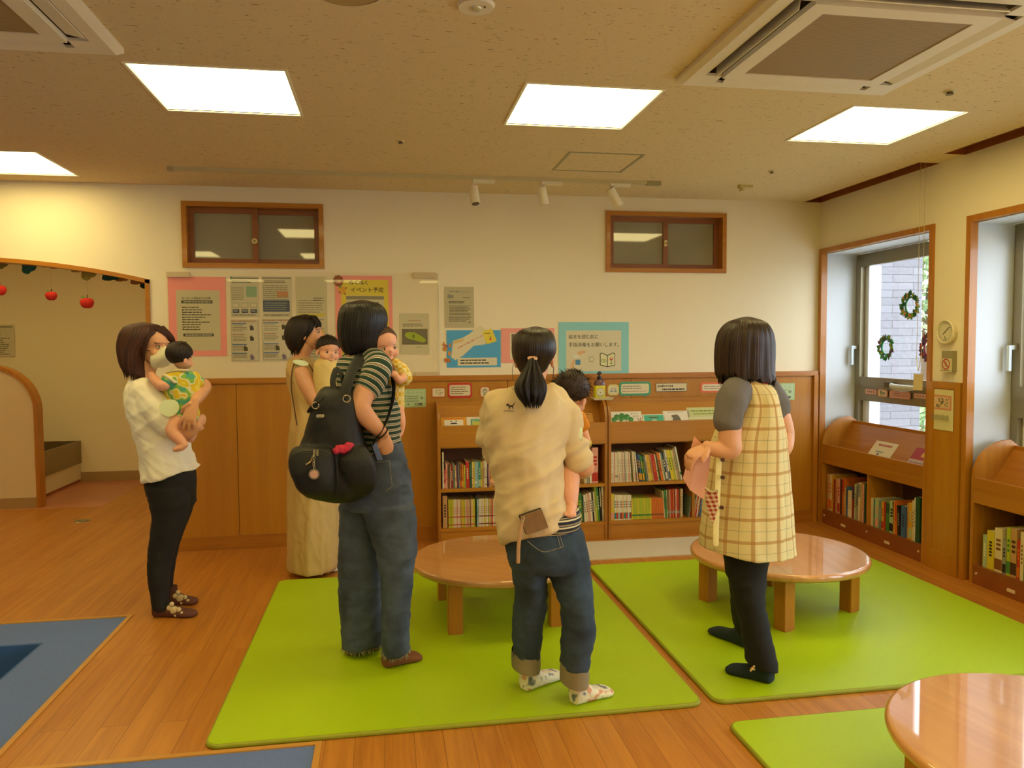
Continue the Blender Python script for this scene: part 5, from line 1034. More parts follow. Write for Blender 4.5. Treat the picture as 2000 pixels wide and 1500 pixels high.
def organic(mb, name, mats, parent=None, voxel=.005, it=3, fold=None, keep_uv=False, **tags):
    """fuse closed shapes into one continuous smooth surface"""
    src = mb.mesh(name + '_src'); o = bpy.data.objects.new('src', src); C.objects.link(o)
    md = o.modifiers.new('r', 'REMESH'); md.mode = 'VOXEL'; md.voxel_size = voxel; md.use_smooth_shade = True
    me = bpy.data.meshes.new_from_object(o.evaluated_get(bpy.context.evaluated_depsgraph_get())); bpy.data.objects.remove(o)
    smooth_mesh(me, it)
    if fold:
        for f_ in fold: folds(me, *f_)
        smooth_mesh(me, 1)
    if keep_uv or len(mats if isinstance(mats, (list, tuple)) else [mats]) > 1:
        kd = kdtree.KDTree(len(mb.v))
        for i, v in enumerate(mb.v): kd.insert(v, i)
        kd.balance(); vm = {}
        for f, m_ in zip(mb.f, mb.mi):
            for i in f: vm[i] = m_
        near = [kd.find(v.co)[1] for v in me.vertices]
        if keep_uv: at = me.attributes.new('puv', 'FLOAT_VECTOR', 'POINT'); at.data.foreach_set('vector', [c for i in near for c in mb.uv[i]])
        if isinstance(mats, (list, tuple)) and len(mats) > 1:
            for p in me.polygons: p.material_index = vm[near[p.vertices[0]]]
    me.materials.clear()
    for m_ in (mats if isinstance(mats, (list, tuple)) else [mats]): me.materials.append(m_)
    for p in me.polygons: p.use_smooth = True
    bpy.data.meshes.remove(src); me.name = name
    return tag(link(name, me, parent), **tags)
SKIN = mat('#d9a07a', .5, sss=.10, var=.05, vscale=18, bump=.08, bscale=400); SKINB = mat('#e2a688', .5, sss=.12, var=.05, vscale=20)
def frame3(fwd, roll=0, up=(0, 0, 1)):
    f = Vector(fwd).normalized(); u = Vector(up); u = (u - f * u.dot(f)).normalized(); s_ = f.cross(u)      # s_ = the figure's right
    m_ = Matrix((s_, f, u)).transposed(); return m_ @ Matrix.Rotation(roll, 3, 'Y')
def head(mb, c, R3, s=1.0, baby=False, face=True):
    c = Vector(c); P = lambda a, b, z: c + R3 @ (Vector((a, b, z)) * s)
    def B(a, b, z, ra, rb, rz, n=20): mb.ball(P(a, b, z), (ra * s, rb * s, rz * s), n, 14, R3)
    if baby:
        B(0, -.012, .022, .072, .082, .070, 28); B(0, .018, -.028, .062, .054, .050); 
        for k in (-1, 1): B(k * .034, .044, -.036, .026, .022, .024); B(k * .072, -.012, -.022, .007, .014, .020)
        B(0, .060, -.058, .018, .014, .012); B(0, .071, -.022, .010, .009, .009); B(0, .066, -.044, .013, .006, .005)
    else:
        B(0, -.010, .028, .074, .092, .085, 28); B(0, .024, -.030, .060, .062, .074, 24); B(0, .052, -.088, .026, .026, .020)
        for k in (-1, 1): B(k * .033, .056, -.034, .026, .024, .026); B(k * .073, -.006, -.014, .007, .017, .029); B(k * .010, .091, -.033, .008, .008, .007)
        B(0, .070, .024, .048, .016, .012); mb.tube([P(0, .082, .004), P(0, .095, -.016), P(0, .103, -.030)], [.008 * s, .0085 * s, .0095 * s], 12)
        B(0, .0885, -.057, .020, .008, .0045); B(0, .087, -.066, .016, .008, .005)
    return P
def features(parent, P, R3, s=1.0, baby=False, lips='#b5604a', mask=False, brow='#3a2a20', far=True):
    """eyes, eyebrows and lips as small parts"""
    for k in ((-1, 1) if far else (1,)):
        ex, ey, ez = (k * .031, .077, .0) if not baby else (k * .029, .060, -.012)
        q = MB(); q.ball(P(ex, ey - .002, ez), (.0125 * s, .0065 * s, .0062 * s * (1.15 if baby else 1)), 16, 10, R3); q.ball(P(ex, ey + .0015, ez), (.0055 * s, .0045 * s, .0056 * s), 14, 10, R3, 1)
        q.tube([P(ex - .013, ey - .002, ez + .002), P(ex - .004, ey + .004, ez + .0075), P(ex + .006, ey + .004, ez + .0065), P(ex + .0135, ey - .003, ez + .001)], [.0008 * s, .0016 * s, .0016 * s, .0008 * s], 6, 1); q.build('eye', [mat('#cfc2ac', .3), mat('#150d08', .2)], parent)
        if not baby or True:
            q = MB(); h_ = .021 if not baby else .018; r_ = .0022 if not baby else .001
            q.tube([P(ex - k * .014, ey + (.002 if not baby else .0), ez + h_ - .002), P(ex, ey + .002, ez + h_), P(ex + k * .016, ey - .008, ez + h_ - .004)], [r_ * s * .6, r_ * s, r_ * s * .5], 6); q.build('eyebrow', mat(brow, .8), parent)
    if not mask:
        q = MB(); lz = -.0605 if not baby else -.044; ly = .0925 if not baby else .068
        q.ball(P(0, ly - .001, lz + .0035 * 1), (.017 * s if not baby else .011 * s, .006 * s, .0032 * s), 16, 8, R3); q.ball(P(0, ly - .002, lz - .004), (.014 * s if not baby else .009 * s, .006 * s, .0042 * s), 16, 8, R3); q.build('lips', mat(lips, .4), parent)
def hand(mb, wrist, d, back, thumb=1, curl=(.3, .4, .3), s=1.0, spread=.06, fist=False):
    """palm, four bent fingers and a thumb; d = direction of the hand, back = outward normal of its back"""
    W = Vector(wrist); d = Vector(d).normalized(); b = Vector(back); b = (b - d * b.dot(d)).normalized(); l = d.cross(b) * thumb      # l points to the thumb side
    mb.tube([W - d * .01 * s, W + d * .02 * s, W + d * .055 * s, W + d * .083 * s], [.024 * s, .029 * s, .035 * s, .034 * s], 16, flat=.42, side=l)
    for k, (o, L) in enumerate(((.027, .074), (.009, .082), (-.009, .077), (-.026, .062))):
        p = W + d * (.082 - abs(o) * .15) * s + l * o * s - b * .002 * s; a = 0; pts = [p - d * .012 * s]; r = [.0105 * s]; dd = (d + l * (o / .028) * spread).normalized(); ax = dd.cross(b).normalized()
        pts.append(p); r.append(.0105 * s)
        for j, fr in enumerate((.44, .31, .25)):
            a += curl[j] * (1 + .08 * k); v = Matrix.Rotation(-a, 3, ax) @ dd
            p = p + v * L * fr * s; pts.append(p.copy()); r.append((.0100, .0093, .0082)[j] * s)
        mb.tube(pts, r, 10, 0, 4)
    t = W + d * .022 * s + l * .026 * s; v = (d * .72 + l * .62 - b * .25).normalized(); v2 = (d * .95 + l * .2 - b * .35).normalized()
    mb.tube([t - v * .012 * s, t + v * .018 * s, t + v * .034 * s, t + v * .034 * s + v2 * .026 * s], [.0145 * s, .014 * s, .012 * s, .0095 * s], 10, 0, 4)
def foot(mb, H, Tt, z0, s=1.0, hgt=.075, wd=.040, mi=0):
    """foot or sock from heel point to toe point lying on the floor"""
    H, Tt = Vector((H[0], H[1], z0)), Vector((Tt[0], Tt[1], z0)); d = (Tt - H); L = d.length; d.normalize(); l = Vector((-d.y, d.x, 0)); rings = []
    for t, w_, h_, lo in cr_rows([(0, .014, .040, .010), (.03, .027, .075, .002), (.09, .033, hgt + .015, 0), (.20, .035, hgt + .012, 0), (.34, .036, hgt - .010, 0), (.50, .038, .050, 0), (.68, .043, .038, 0), (.82, .045, .031, 0), (.93, .036, .025, .001), (1.0, .012, .014, .006)], 3):
        c = H + d * L * t; w_ *= wd / .040; ring = []
        for a in AN(18):
            co, si = math.cos(a), math.sin(a); z = (lo + (h_ - lo) * (.5 + .5 * si)) if si > 0 else lo + (h_ - lo) * .5 * (1 + si * 1.0) ** 1.6
            ring.append(c + l * w_ * s * math.copysign(abs(co) ** .8, co) + Vector((0, 0, max(0, z) * s)))
        rings.append(ring)
    mb.loft(rings, mi); return d, l
def hair_mat(name, c1, c2, rough=.5):
    s = NT(name); tc = s.n('Attribute'); tc.attribute_name = 'puv'; mp = s.n('Mapping'); mp.inputs['Scale'].default_value = (17, 17, 1.1); s.l(tc.outputs['Vector'], mp.inputs[0])
    n_ = s.n('TexNoise', Scale=1.0, Detail=3, Distortion=.3); s.l(mp.outputs[0], n_.inputs['Vector'])
    r = s.n('ValToRGB'); r.color_ramp.elements[0].position = .35; r.color_ramp.elements[1].position = .68; r.color_ramp.elements[0].color = (*lin(c1), 1); r.color_ramp.elements[1].color = (*lin(c2), 1)
    s.l(n_.outputs[0], r.inputs[0]); s.l(r.outputs[0], s.b.inputs['Base Color']); s.b.inputs['Roughness'].default_value = rough; s.b.inputs['Specular IOR Level'].default_value = .38
    bp = s.n('Bump', Strength=.9, Distance=.006); s.l(n_.outputs[0], bp.inputs['Height']); s.l(bp.outputs[0], s.b.inputs['Normal']); return s.m
def hair(parent, rows, Y, m_, n=90, sub=7, amp=.055, seed=1, ragged=.012, tips=70, e=.95, name='hair', rnd=.8):
    """hair mass with vertical locks and a ragged lower edge"""
    R_ = cr_rows([norm_row(r) for r in rows], sub); K = len(R_); rings = []
    for j, (xl, xr, pl, pr, pm, d, dy) in enumerate(R_):
        a, b = onY(xl, pl, Y), onY(xr, pr, Y); c = (a + b) / 2 + Vector((0, dy, 0)); h = (b - a) / 2; t = j / (K - 1); ring = []
        mz = onY(0, pl, Y).z - onY(0, pl + pm, Y).z
        for a_ in AN(n):
            co, si = math.cos(a_), math.sin(a_); co, si = math.copysign(abs(co) ** e, co), math.copysign(abs(si) ** e, si)
            g = noise.noise(Vector((math.cos(a_) * 7 + seed, math.sin(a_) * 7, t * .8))) + .6 * noise.noise(Vector((math.cos(a_) * 17 + seed, math.sin(a_) * 17, t * 1.2)))
            k = 1 + amp * g * min(1, t * 3)
            p = c + h * co * k + Vector((0, d, 0)) * si * k
            if t > .75: p.z -= ragged * (t - .75) * 4 * (noise.noise(Vector((math.cos(a_) * 5 + seed, math.sin(a_) * 5, 9))) * 1.6 + .3 * math.sin(a_ * 31 + seed))
            if pm: p.z -= mz * max(0, -si)
            ring.append(p)
        rings.append(ring)
    q = MB(); last = rings[-1]; c = sum(last, Vector()) / n; K0 = len(rings); t0 = sum(rings[0], Vector()) / n; gap = (rings[0][0] - t0).length
    rings[0:0] = [[p.lerp(t0, .93) + Vector((0, 0, gap * .16)) for p in rings[0]], [p.lerp(t0, .55) + Vector((0, 0, gap * .12)) for p in rings[0]]]
    rings.append([p.lerp(c, .25) + Vector((0, 0, .012)) for p in last]); rings.append([p.lerp(c, .7) + Vector((0, 0, .035)) for p in last])
    q.loft(rings, 0, True, True, [(math.cos(a) + seed, math.sin(a) + .01, j / 40) for j in range(len(rings)) for a in AN(n)]); Rr = random.Random(seed)
    for k in range(tips):
        i = Rr.randrange(n); p = last[i].lerp(c, Rr.uniform(0, .2)); up = rings[K - 4][i].lerp(c, .04); out = (p - c).normalized(); L = Rr.uniform(.012, .034)
        q.tube([up, p, p + Vector((0, 0, -L)) + out * Rr.uniform(-.012, .006)], [.004, .0035, .0006], 5, 0, 3)
    return q.build(name, m_, parent)
def cloth(c, rough=.85, bump=.35, bscale=420, var=.05): return mat(c, rough, bump=bump, bscale=bscale, var=var, vscale=9)
def denim(name, c1, c2, worn=None):
    s = NT(name); tc = s.n('TexCoord'); n1 = s.n('TexNoise', Scale=7, Detail=4); s.l(tc.outputs['Object'], n1.inputs['Vector'])
    mp = s.n('Mapping'); mp.inputs['Scale'].default_value = (700, 700, 250); s.l(tc.outputs['Object'], mp.inputs[0]); n2 = s.n('TexNoise', Scale=1, Detail=2); s.l(mp.outputs[0], n2.inputs['Vector'])
    f = s.math('ADD', s.math('MULTIPLY', n1.outputs[0], .75), s.math('MULTIPLY', n2.outputs[0], .35)); r = s.n('ValToRGB'); r.color_ramp.elements[0].position = .35; r.color_ramp.elements[1].position = .75
    r.color_ramp.elements[0].color = (*lin(c1), 1); r.color_ramp.elements[1].color = (*lin(c2), 1); s.l(f, r.inputs[0]); s.l(r.outputs[0], s.b.inputs['Base Color']); s.b.inputs['Roughness'].default_value = .9
    bp = s.n('Bump', Strength=.4, Distance=.001); s.l(n2.outputs[0], bp.inputs['Height']); s.l(bp.outputs[0], s.b.inputs['Normal']); return s.m
def stripes_mat(name, period, bands, axis=1):
    """bands: (start, colour) along one fabric coordinate"""
    s = NT(name); at = s.n('Attribute'); at.attribute_name = 'puv'; sp = s.n('SeparateXYZ'); s.l(at.outputs['Vector'], sp.inputs[0])
    f = s.math('FRACT', s.math('ADD', s.math('DIVIDE', sp.outputs[axis], period), 50.0)); r = s.n('ValToRGB'); r.color_ramp.interpolation = 'CONSTANT'; els = r.color_ramp.elements
    while len(els) < len(bands): els.new(.5)
    for e_, (p, c) in zip(els, bands): e_.position = p; e_.color = (*lin(c), 1)
    s.l(f, r.inputs[0]); s.l(r.outputs[0], s.b.inputs['Base Color']); s.b.inputs['Roughness'].default_value = .9; return s.m
def plaid_mat():
    s = NT('yellow plaid cotton'); at = s.n('Attribute'); at.attribute_name = 'puv'; sp = s.n('SeparateXYZ'); s.l(at.outputs['Vector'], sp.inputs[0]); P_ = .092
    def band(o, off, w_): f = s.math('FRACT', s.math('ADD', s.math('DIVIDE', o, P_), 50 + off)); return s.math('LESS_THAN', s.math('ABSOLUTE', s.math('SUBTRACT', f, .5)), w_)
    col = s.mix(s.math('MULTIPLY', band(sp.outputs[0], .5, .018), .55), lin('#dccb94'), lin('#8a8a6a')); col = s.mix(s.math('MULTIPLY', band(sp.outputs[1], .5, .018), .5), col, lin('#8a8a6a'))
    col = s.mix(s.math('MULTIPLY', band(sp.outputs[0], 0, .07), .62), col, lin('#a9722c')); col = s.mix(s.math('MULTIPLY', band(sp.outputs[1], 0, .07), .62), col, lin('#a9722c'))
    s.l(col, s.b.inputs['Base Color']); s.b.inputs['Roughness'].default_value = .9; return s.m
def pick(px, py, Y): return onY(px, py, Y)
def part_sheet(parent, name, pts, m_, th=.003):
    q = MB(); v = (Vector(pts[1]) - Vector(pts[0])).cross(Vector(pts[2]) - Vector(pts[0])).normalized() * th; q.prism(pts, v); return q.build(name, m_, parent)
# ============================================================ WOMAN WITH THE MASK (left) and her baby
Y = 4.25
W1 = empty('person', (onZ(340, 1195)[0], Y, 0), 'woman with brown bob and beige face mask, white T-shirt, black trousers, holding a baby', 'person')
SH = [(256, 300, 740, .055), (248, 320, 751, .12), (247, 336, 776, .175), (252, 348, 810, .185), (260, 356, 838, .175), (268, 366, 866, .165), (275, 376, 892, .17), (277, 384, 914, .175), (278, 389, (940, 908, 2), .178)]
b = MB(); body_rows(b, SH, Y, shrink=.84)
c1 = onY(298, 677, Y); R1 = frame3((.84, -.54, -.03)); P1 = head(b, c1, R1, 1.0)
limb(b, Y, [(292, 705, 0, .047), (285, 728, .01, .047), (281, 752, .01, .062)])
limb(b, Y, [(285, 768, -.12, .05), (325, 816, -.16, .046), (345, 843, -.175, .042), (370, 842, -.19, .035), (384, 832, -.195, .026)])
hand(b, onY(380, 836, Y - .19), onY(392, 822, Y - .15) - onY(380, 836, Y - .19), (.5, -.8, -.3), 1, (.8, 1.0, .8), .85)
limb(b, Y, [(305, 768, .13, .05), (355, 772, .14, .044), (396, 754, .04, .040), (392, 768, -.12, .034), (381, 784, -.225, .025)])
hand(b, onY(380, 786, Y - .238), onY(371, 812, Y - .246) - onY(380, 786, Y - .238), (-.1, -1, .1), 1, (.05, .22, .2), .92, .26)
LEGS1 = [[(302, 350, 950, .07, -.05), (304, 350, 1000, .062, -.06), (300, 338, 1060, .052, -.07), (299, 324, 1120, .045, -.08), (306, 324, 1185, .030, -.08)], [(322, 370, 950, .07, .06), (326, 364, 1000, .06, .07), (324, 346, 1060, .05, .09), (318, 334, 1120, .042, .10), (322, 338, 1172, .030, .11)]]
for L_ in LEGS1: body_rows(b, L_, Y, 24)
organic(b, 'body', SKIN, W1, .0036, 1)
features(W1, P1, R1, 1.0, mask=True)
BR = hair_mat('brown hair', '#2c1610', '#5a3222')
hair(W1, [(268, 292, 631, .02), (246, 312, 636, .07), (235, 318, 650, .095), (230, 310, 668, .10), (230, 296, 684, .10), (233, 291, 700, .10), (237, 289, 714, .095), (243, 288, (724, 736), .085)], Y, BR, seed=2, tips=90)
q = MB()                                                  # side-swept fringe over the forehead, and the far lock
for k in range(26):
    t_ = k / 25; a0 = P1(-.02 + .05 * t_, .055, .105 - .01 * t_); a1 = P1(-.055 + .03 * t_, .088 - .01 * t_, .045 + .01 * t_); a2 = P1(-.078 + .004 * t_, .070 - .03 * t_, -.02 + .03 * t_); q.tube([a0, a1, a2, a2 + Vector((0, 0, -.03))], [.007, .008, .006, .001], 6, 0, 4)
for k in range(14): t_ = k / 13; q.tube([P1(.03 + .02 * t_, .05 - .02 * t_, .105), P1(.072, .055 - .035 * t_, .05), P1(.080, .035 - .035 * t_, -.01), P1(.078, .022 - .03 * t_, -.05)], [.008, .009, .009, .004], 6, 0, 4)
q.build('fringe', BR, W1)
q = MB(); rings = []                                      # mask: dome over nose and mouth
for t_, w_, f0, zc in ((0, .018, .100, .004), (.2, .040, .112, -.018), (.45, .060, .124, -.042), (.7, .060, .112, -.068), (.9, .045, .090, -.092), (1, .02, .068, -.104)):
    w_ *= 1.06; f0 += .004; rings.append([P1(w_ * math.sin(a), .030 + (f0 - .030) * math.cos(a) ** .8, zc - .012 * (1 - math.cos(a))) for a in [math.radians(v) for v in range(-80, 81, 10)]] + [P1(w_ * math.sin(a) * .96, .028 + (f0 - .034) * max(math.cos(a), 0) ** .8, zc - .012 * (1 - math.cos(a))) for a in [math.radians(v) for v in range(80, -81, -10)]])
q.loft(rings); mk_ = q.build('face_mask', cloth('#e2dcc0', .8, .15), W1)
q = MB(); q.tube([P1(.058, .045, -.020), P1(.072, .02, -.014), P1(.078, -.004, .004)], .0022, 6); q.tube([P1(.057, .045, -.085), P1(.072, .018, -.060), P1(.077, -.004, -.036)], .0022, 6); q.build('ear_loop', mat('#3a1c14', .7), mk_)
WT = cloth('#f2ecdc')
b = MB(); body_rows(b, SH, Y, 44, wob=.05, seed=3); limb(b, Y, [(280, 764, -.10, .072), (300, 790, -.135, .078), (322, 814, -.155, .080), (329, 823, -.16, .080)]); limb(b, Y, [(300, 764, .10, .07), (340, 778, .14, .07), (352, 780, .13, .068)])
organic(b, 'tshirt', WT, W1, .006, 4, [(.008, (3.5, 7, 12), 4, 38), (.0035, (5, 10, 22), 9, -30)])
q = MB(); q.tube([P1(*v) for v in ()] or [onY(256, 742, Y - .05), onY(270, 749, Y - .075), onY(290, 748, Y - .06), onY(300, 741, Y - .02)], .006, 8); q.build('collar', WT, W1)
p = onY(331, 796, Y - .16 - .082); q = MB(); q.prism([p + Vector((.044 * math.cos(a), -.002 + .012 * math.cos(a), .043 * math.sin(a) * (1 + .06 * math.sin(3 * a)))) for a in AN(24)], (0, -.004, 0)); q.build('name_sticker', mat('#dfeac0', .6), W1)
BK1 = cloth('#0e0d0c', .8, .2)
b = MB(); body_rows(b, [(284, 380, 905, .13), (282, 383, 940, .145), (287, 379, 968, .115)], Y)
body_rows(b, [(283, 366, 950, .095, -.06), (292, 370, 985, .09, -.06), (297, 363, 1015, .082, -.06), (293, 350, 1048, .07, -.07), (289, 338, 1085, .064, -.07), (289, 331, 1125, .058, -.08), (294, 329, 1160, .05, -.08), (298, 334, 1190, .052, -.08)], Y, 28)
body_rows(b, [(306, 382, 950, .095, .07), (318, 383, 978, .09, .07), (322, 370, 1010, .08, .08), (318, 354, 1050, .068, .09), (310, 343, 1095, .06, .10), (312, 337, 1140, .05, .11), (316, 340, 1168, .048, .11)], Y, 28)
organic(b, 'trousers', BK1, W1, .006, 3, [(.004, (6, 6, 16), 2, 10)])
SB = NT('brown sock'); SB.b.inputs['Base Color'].default_value = (*lin('#5d3528'), 1); SB.b.inputs['Roughness'].default_value = .9
for i, (hx, hy, tx, ty) in enumerate(((299, 1203, 385, 1203), (322, 1180, 386, 1178))):
    h_, t_ = onZ(hx, hy), onZ(tx, ty); q = MB(); d_, l_ = foot(q, h_, t_, .001, 1.0, .08, .040); an = h_ + (t_ - h_) * .22; q.cyl((an.x, an.y, .05), (an.x, an.y, .10), .030, 18); k_ = q.build('sock', SB.m, W1)
    q = MB(); c = h_ + (t_ - h_) * .52
    for u_, v_, r_ in ((0, 0, .022), (.024, .01, .013), (-.026, .006, .014), (.008, -.022, .011), (.04, -.008, .012), (-.012, .03, .012)): o_ = c + d_ * u_ - Vector((0, 1, 0)) * .030; q.ball((o_.x, o_.y, .040 + v_ - u_ * .25), (r_, .012, r_), 12, 8)
    q.build('sock_pattern', mat('#c9b78a', .9), k_)
# baby
YB1 = 4.10
B1_ = empty('baby', onY(355, 780, YB1), 'baby with dark hair in yellow and green leaf print romper, held by the masked woman', 'baby')
b = MB(); hc = onY(353, 697, YB1); RB1 = frame3((.62, .70, -.1), .1); PB = head(b, hc, RB1, .80, True)
body_rows(b, [(336, 362, 722, .05), (322, 382, 735, .058), (326, 386, 770, .062), (334, 384, 805, .06), (338, 384, 828, .05)], YB1, 30)
limb(b, YB1, [(334, 742, -.03, .028), (318, 753, -.06, .029), (302, 742, -.02, .024), (296, 732, .03, .019)]); limb(b, YB1, [(376, 742, .03, .026), (386, 755, .05, .024), (384, 775, .06, .018)])
limb(b, YB1, [(344, 822, -.05, .040), (338, 843, -.07, .036), (352, 860, -.08, .027), (360, 869, -.085, .020)]); limb(b, YB1, [(360, 868, -.085, .018), (353, 874, -.09, .019), (342, 878, -.09, .013)])
for k in range(5): limb(b, YB1, [(345, 875 + k * .6, -.10 + k * .006, .007), (340 - k * .3, 878.5 + k * .5, -.102 + k * .006, .006)], 8)
limb(b, YB1, [(370, 822, .05, .038), (374, 845, .05, .03), (372, 858, .04, .02)])
organic(b, 'body', SKINB, B1_, .0032, 2)
HB = hair_mat('baby hair', '#160d0a', '#2c1c16', .5)
def baby_hair(parent, P, R3, s, m_, seed, cover=1.0, wisp=60, L=.02, dz=.0, front=62, side=108):
    q = MB(); rings = []; Rr = random.Random(seed)
    for j in range(15):
        t_ = j / 14 * cover; ring = []
        for a in AN(48):
            fr = math.sin(a); tt = t_ * math.radians(side - ((side - front) * fr if fr > 0 else (155 - side) * fr)) ; k = 1 + .03 * noise.noise(Vector((math.cos(a) * 6 + seed, math.sin(a) * 6, t_)))
            ring.append(P(.0765 * math.sin(tt) * math.cos(a) * k, -.014 + .0865 * math.sin(tt) * math.sin(a) * k, .022 + dz + .0755 * math.cos(tt) * k))
        rings.append(ring)
    rings.append([v.lerp(P(0, -.012, .0), .12) for v in rings[-1]]); q.loft(rings, 0, True, True, [(math.cos(a) + seed, math.sin(a) + .01, j / 20) for j in range(len(rings)) for a in AN(48)])
    for k in range(wisp):
        a = Rr.uniform(0, 2 * PI); tt = Rr.uniform(0, 1.0) * cover * math.radians(side - ((side - front) if math.sin(a) > 0 else 44) * math.sin(a)); o = Vector((.076 * math.sin(tt) * math.cos(a), -.014 + .086 * math.sin(tt) * math.sin(a), .022 + .075 * math.cos(tt)))
        n_ = Vector((math.sin(tt) * math.cos(a), math.sin(tt) * math.sin(a), math.cos(tt))); tg = Vector((Rr.uniform(-1, 1), Rr.uniform(-1, 1), Rr.uniform(-1, .4))).normalized()
        q.tube([P(*(o - n_ * .004)), P(*(o + n_ * L * .4 + tg * L * .4)), P(*(o + n_ * L * .55 + tg * L * 1.1))], [.0018, .0010, .0003], 5, 0, 3)
    return q.build('hair', m_, parent)
baby_hair(B1_, PB, RB1, .80, HB, 4, 1.0, 60, .012, 0, 66, 126)
s = NT('yellow and green print'); tc = s.n('TexCoord'); v1 = s.n('TexNoise', Scale=17, Detail=1); s.l(tc.outputs['Object'], v1.inputs['Vector'])
r = s.n('ValToRGB'); r.color_ramp.interpolation = 'CONSTANT'; els = r.color_ramp.elements; [els.new(.5) for _ in range(3)]
for e_, (p_, c_) in zip(els, ((0, '#4fa08a'), (.38, '#7fb04a'), (.45, '#d9d2a0'), (.52, '#d8b81e'), (.63, '#e2cf4a'))): e_.position = p_; e_.color = (*lin(c_), 1)
s.l(v1.outputs[0], r.inputs[0]); s.l(r.outputs[0], s.b.inputs['Base Color']); s.b.inputs['Roughness'].default_value = .9
b = MB(); body_rows(b, [(332, 364, 722, .055), (316, 386, 736, .068), (322, 389, 765, .07), (332, 386, 790, .068), (336, 390, 815, .068), (340, 386, 834, .05)], YB1, 34, wob=.05); limb(b, YB1, [(338, 738, -.03, .036), (328, 744, -.045, .036)]); limb(b, YB1, [(378, 738, .02, .034), (386, 748, .04, .034)])
organic(b, 'romper', s.m, B1_, .0045, 3, [(.004, (14, 14, 9), 3, 40)])
q = MB(); q.tube([onY(325, 728, YB1 - .05), onY(345, 723, YB1 - .062), onY(368, 724, YB1 - .05)], .006, 10); q.build('collar', cloth('#d8c8a8'), B1_)
q = MB()
for k in range(7): p = onY(322 + k * 3.2, 733 + k * 2.2, YB1 - .075); q.ball(p, (.011, .006, .008), 10, 8)
q.build('frill', cloth('#e0d6b4'), B1_)

# ============================================================ WOMAN IN THE BEIGE DRESS and her baby
Y = 4.85
W0 = empty('person', (onZ(610, 1112)[0], Y, 0), 'woman with short dark hair in a long beige dress, in profile behind the backpack', 'person')
DR = [(574, 602, 699, .05), (563, 618, 708, .115), (561, 626, 728, .15), (564, 634, 752, .15), (570, 640, 780, .142), (571, 645, 805, .145), (569, 650, 840, .155), (567, 654, 890, .165), (566, 657, 950, .18), (565, 659, 1010, .195), (563, 661, 1060, .205), (562, 662, (1103, 1098, 8), .21)]
b = MB(); body_rows(b, DR[:9], Y, shrink=.8)
c0 = onY(601, 651, Y); R0 = frame3((.985, -.17, .06)); P0 = head(b, c0, R0, 1.0)
limb(b, Y, [(597, 676, 0, .050), (590, 694, .01, .048), (586, 712, .01, .062)])
limb(b, Y, [(588, 728, -.12, .054), (604, 760, -.145, .048), (622, 788, -.15, .042), (642, 782, -.12, .036), (655, 766, -.08, .028)])
hand(b, onY(655, 766, Y - .08), (.6, 0, .8), (.3, -.9, 0), 1, (.4, .5, .4), .9)
limb(b, Y, [(596, 730, .12, .05), (625, 770, .14, .042), (650, 765, .02, .03)])
limb(b, Y, [(605, 900, -.05, .07), (604, 1000, -.05, .055), (606, 1095, -.05, .04)]); limb(b, Y, [(628, 900, .06, .07), (636, 1000, .06, .055), (645, 1095, .05, .04)])
organic(b, 'body', SKIN, W0, .0045, 2); features(W0, P0, R0, 1.0)
HD = hair_mat('dark brown hair', '#120b08', '#2a1a12')
hair(W0, [(588, 604, 615, .015), (570, 616, 620, .06), (561, 623, 630, .082), (556, 622, 643, .09), (555, 612, 656, .09), (557, 602, 667, .085), (561, 597, 677, .075), (568, 590, (686, 684), .06)], Y, HD, seed=5, tips=50, ragged=.006)
q = MB()
for k in range(22): t_ = k / 21; q.tube([P0(.05 - .10 * t_, .045, .10), P0(.055 - .11 * t_, .083 - .03 * abs(t_ - .5), .060), P0(.060 - .12 * t_, .083 - .035 * abs(t_ - .5), .026)], [.008, .006, .0012], 6, 0, 4)
for k in range(9): t_ = k / 8; q.tube([P0(.066, .05 - .05 * t_, .07), P0(.077, .04 - .05 * t_, .02), P0(.078, .030 - .05 * t_, -.012)], [.008, .007, .002], 6, 0, 4)
q.build('fringe', HD, W0)
BEI = cloth('#c4a468', .9)
b = MB(); body_rows(b, DR, Y, 56, 5, wob=.11, seed=8, fq=14); limb(b, Y, [(582, 722, -.085, .062), (588, 734, -.105, .060)])
organic(b, 'dress', BEI, W0, .007, 3, [(.014, (9, 9, 1.5), 5, 0), (.005, (20, 20, 9), 2, 20)])
p = onY(587, 709, Y - .165); q = MB(); q.loft([[p + Vector((.045 * k_ * math.cos(a), .02 * math.cos(a), .016 * k_ * math.sin(a) + .008 * math.cos(a) * -1 + dz)) for a in AN(20)] for k_, dz in ((1, 0), (.95, .004), (.5, .006))]); q.build('name_sticker', mat('#dfeac0', .6), W0)
q = MB(); q.tube([onY(590, 703, Y - .12), onY(578, 706, Y - .15), onY(571, 722, Y - .165), onY(569, 755, Y - .16), onY(574, 792, Y - .15), onY(580, 830, Y - .165)], .0035, 8); q.tube([onY(604, 712, Y - .16), onY(622, 745, Y - .17), onY(630, 762, Y - .18)], .0035, 8)
q.build('cross_body_cord', mat('#4a2c18', .7), W0)
q = MB()
for hx, hy, tx, ty in ((606, 1108, 664, 1116), (640, 1096, 700, 1098)): q = MB(); h_, t_ = onZ(hx, hy), onZ(tx, ty); foot(q, h_, t_, .001, 1.0, .07, .038); q.build('sock', cloth('#e2d6bc'), W0)
YB0 = 4.70
B0_ = empty('baby', onY(640, 740, YB0), 'baby with short black hair and cream top, held by the woman in the beige dress', 'baby')
b = MB(); RB0 = frame3((.42, -.90, -.08), -.06); PB0 = head(b, onY(641, 684, YB0), RB0, .90, True)
body_rows(b, [(628, 650, 700, .045), (616, 660, 712, .055), (616, 664, 745, .06), (620, 664, 785, .06)], YB0, 30)
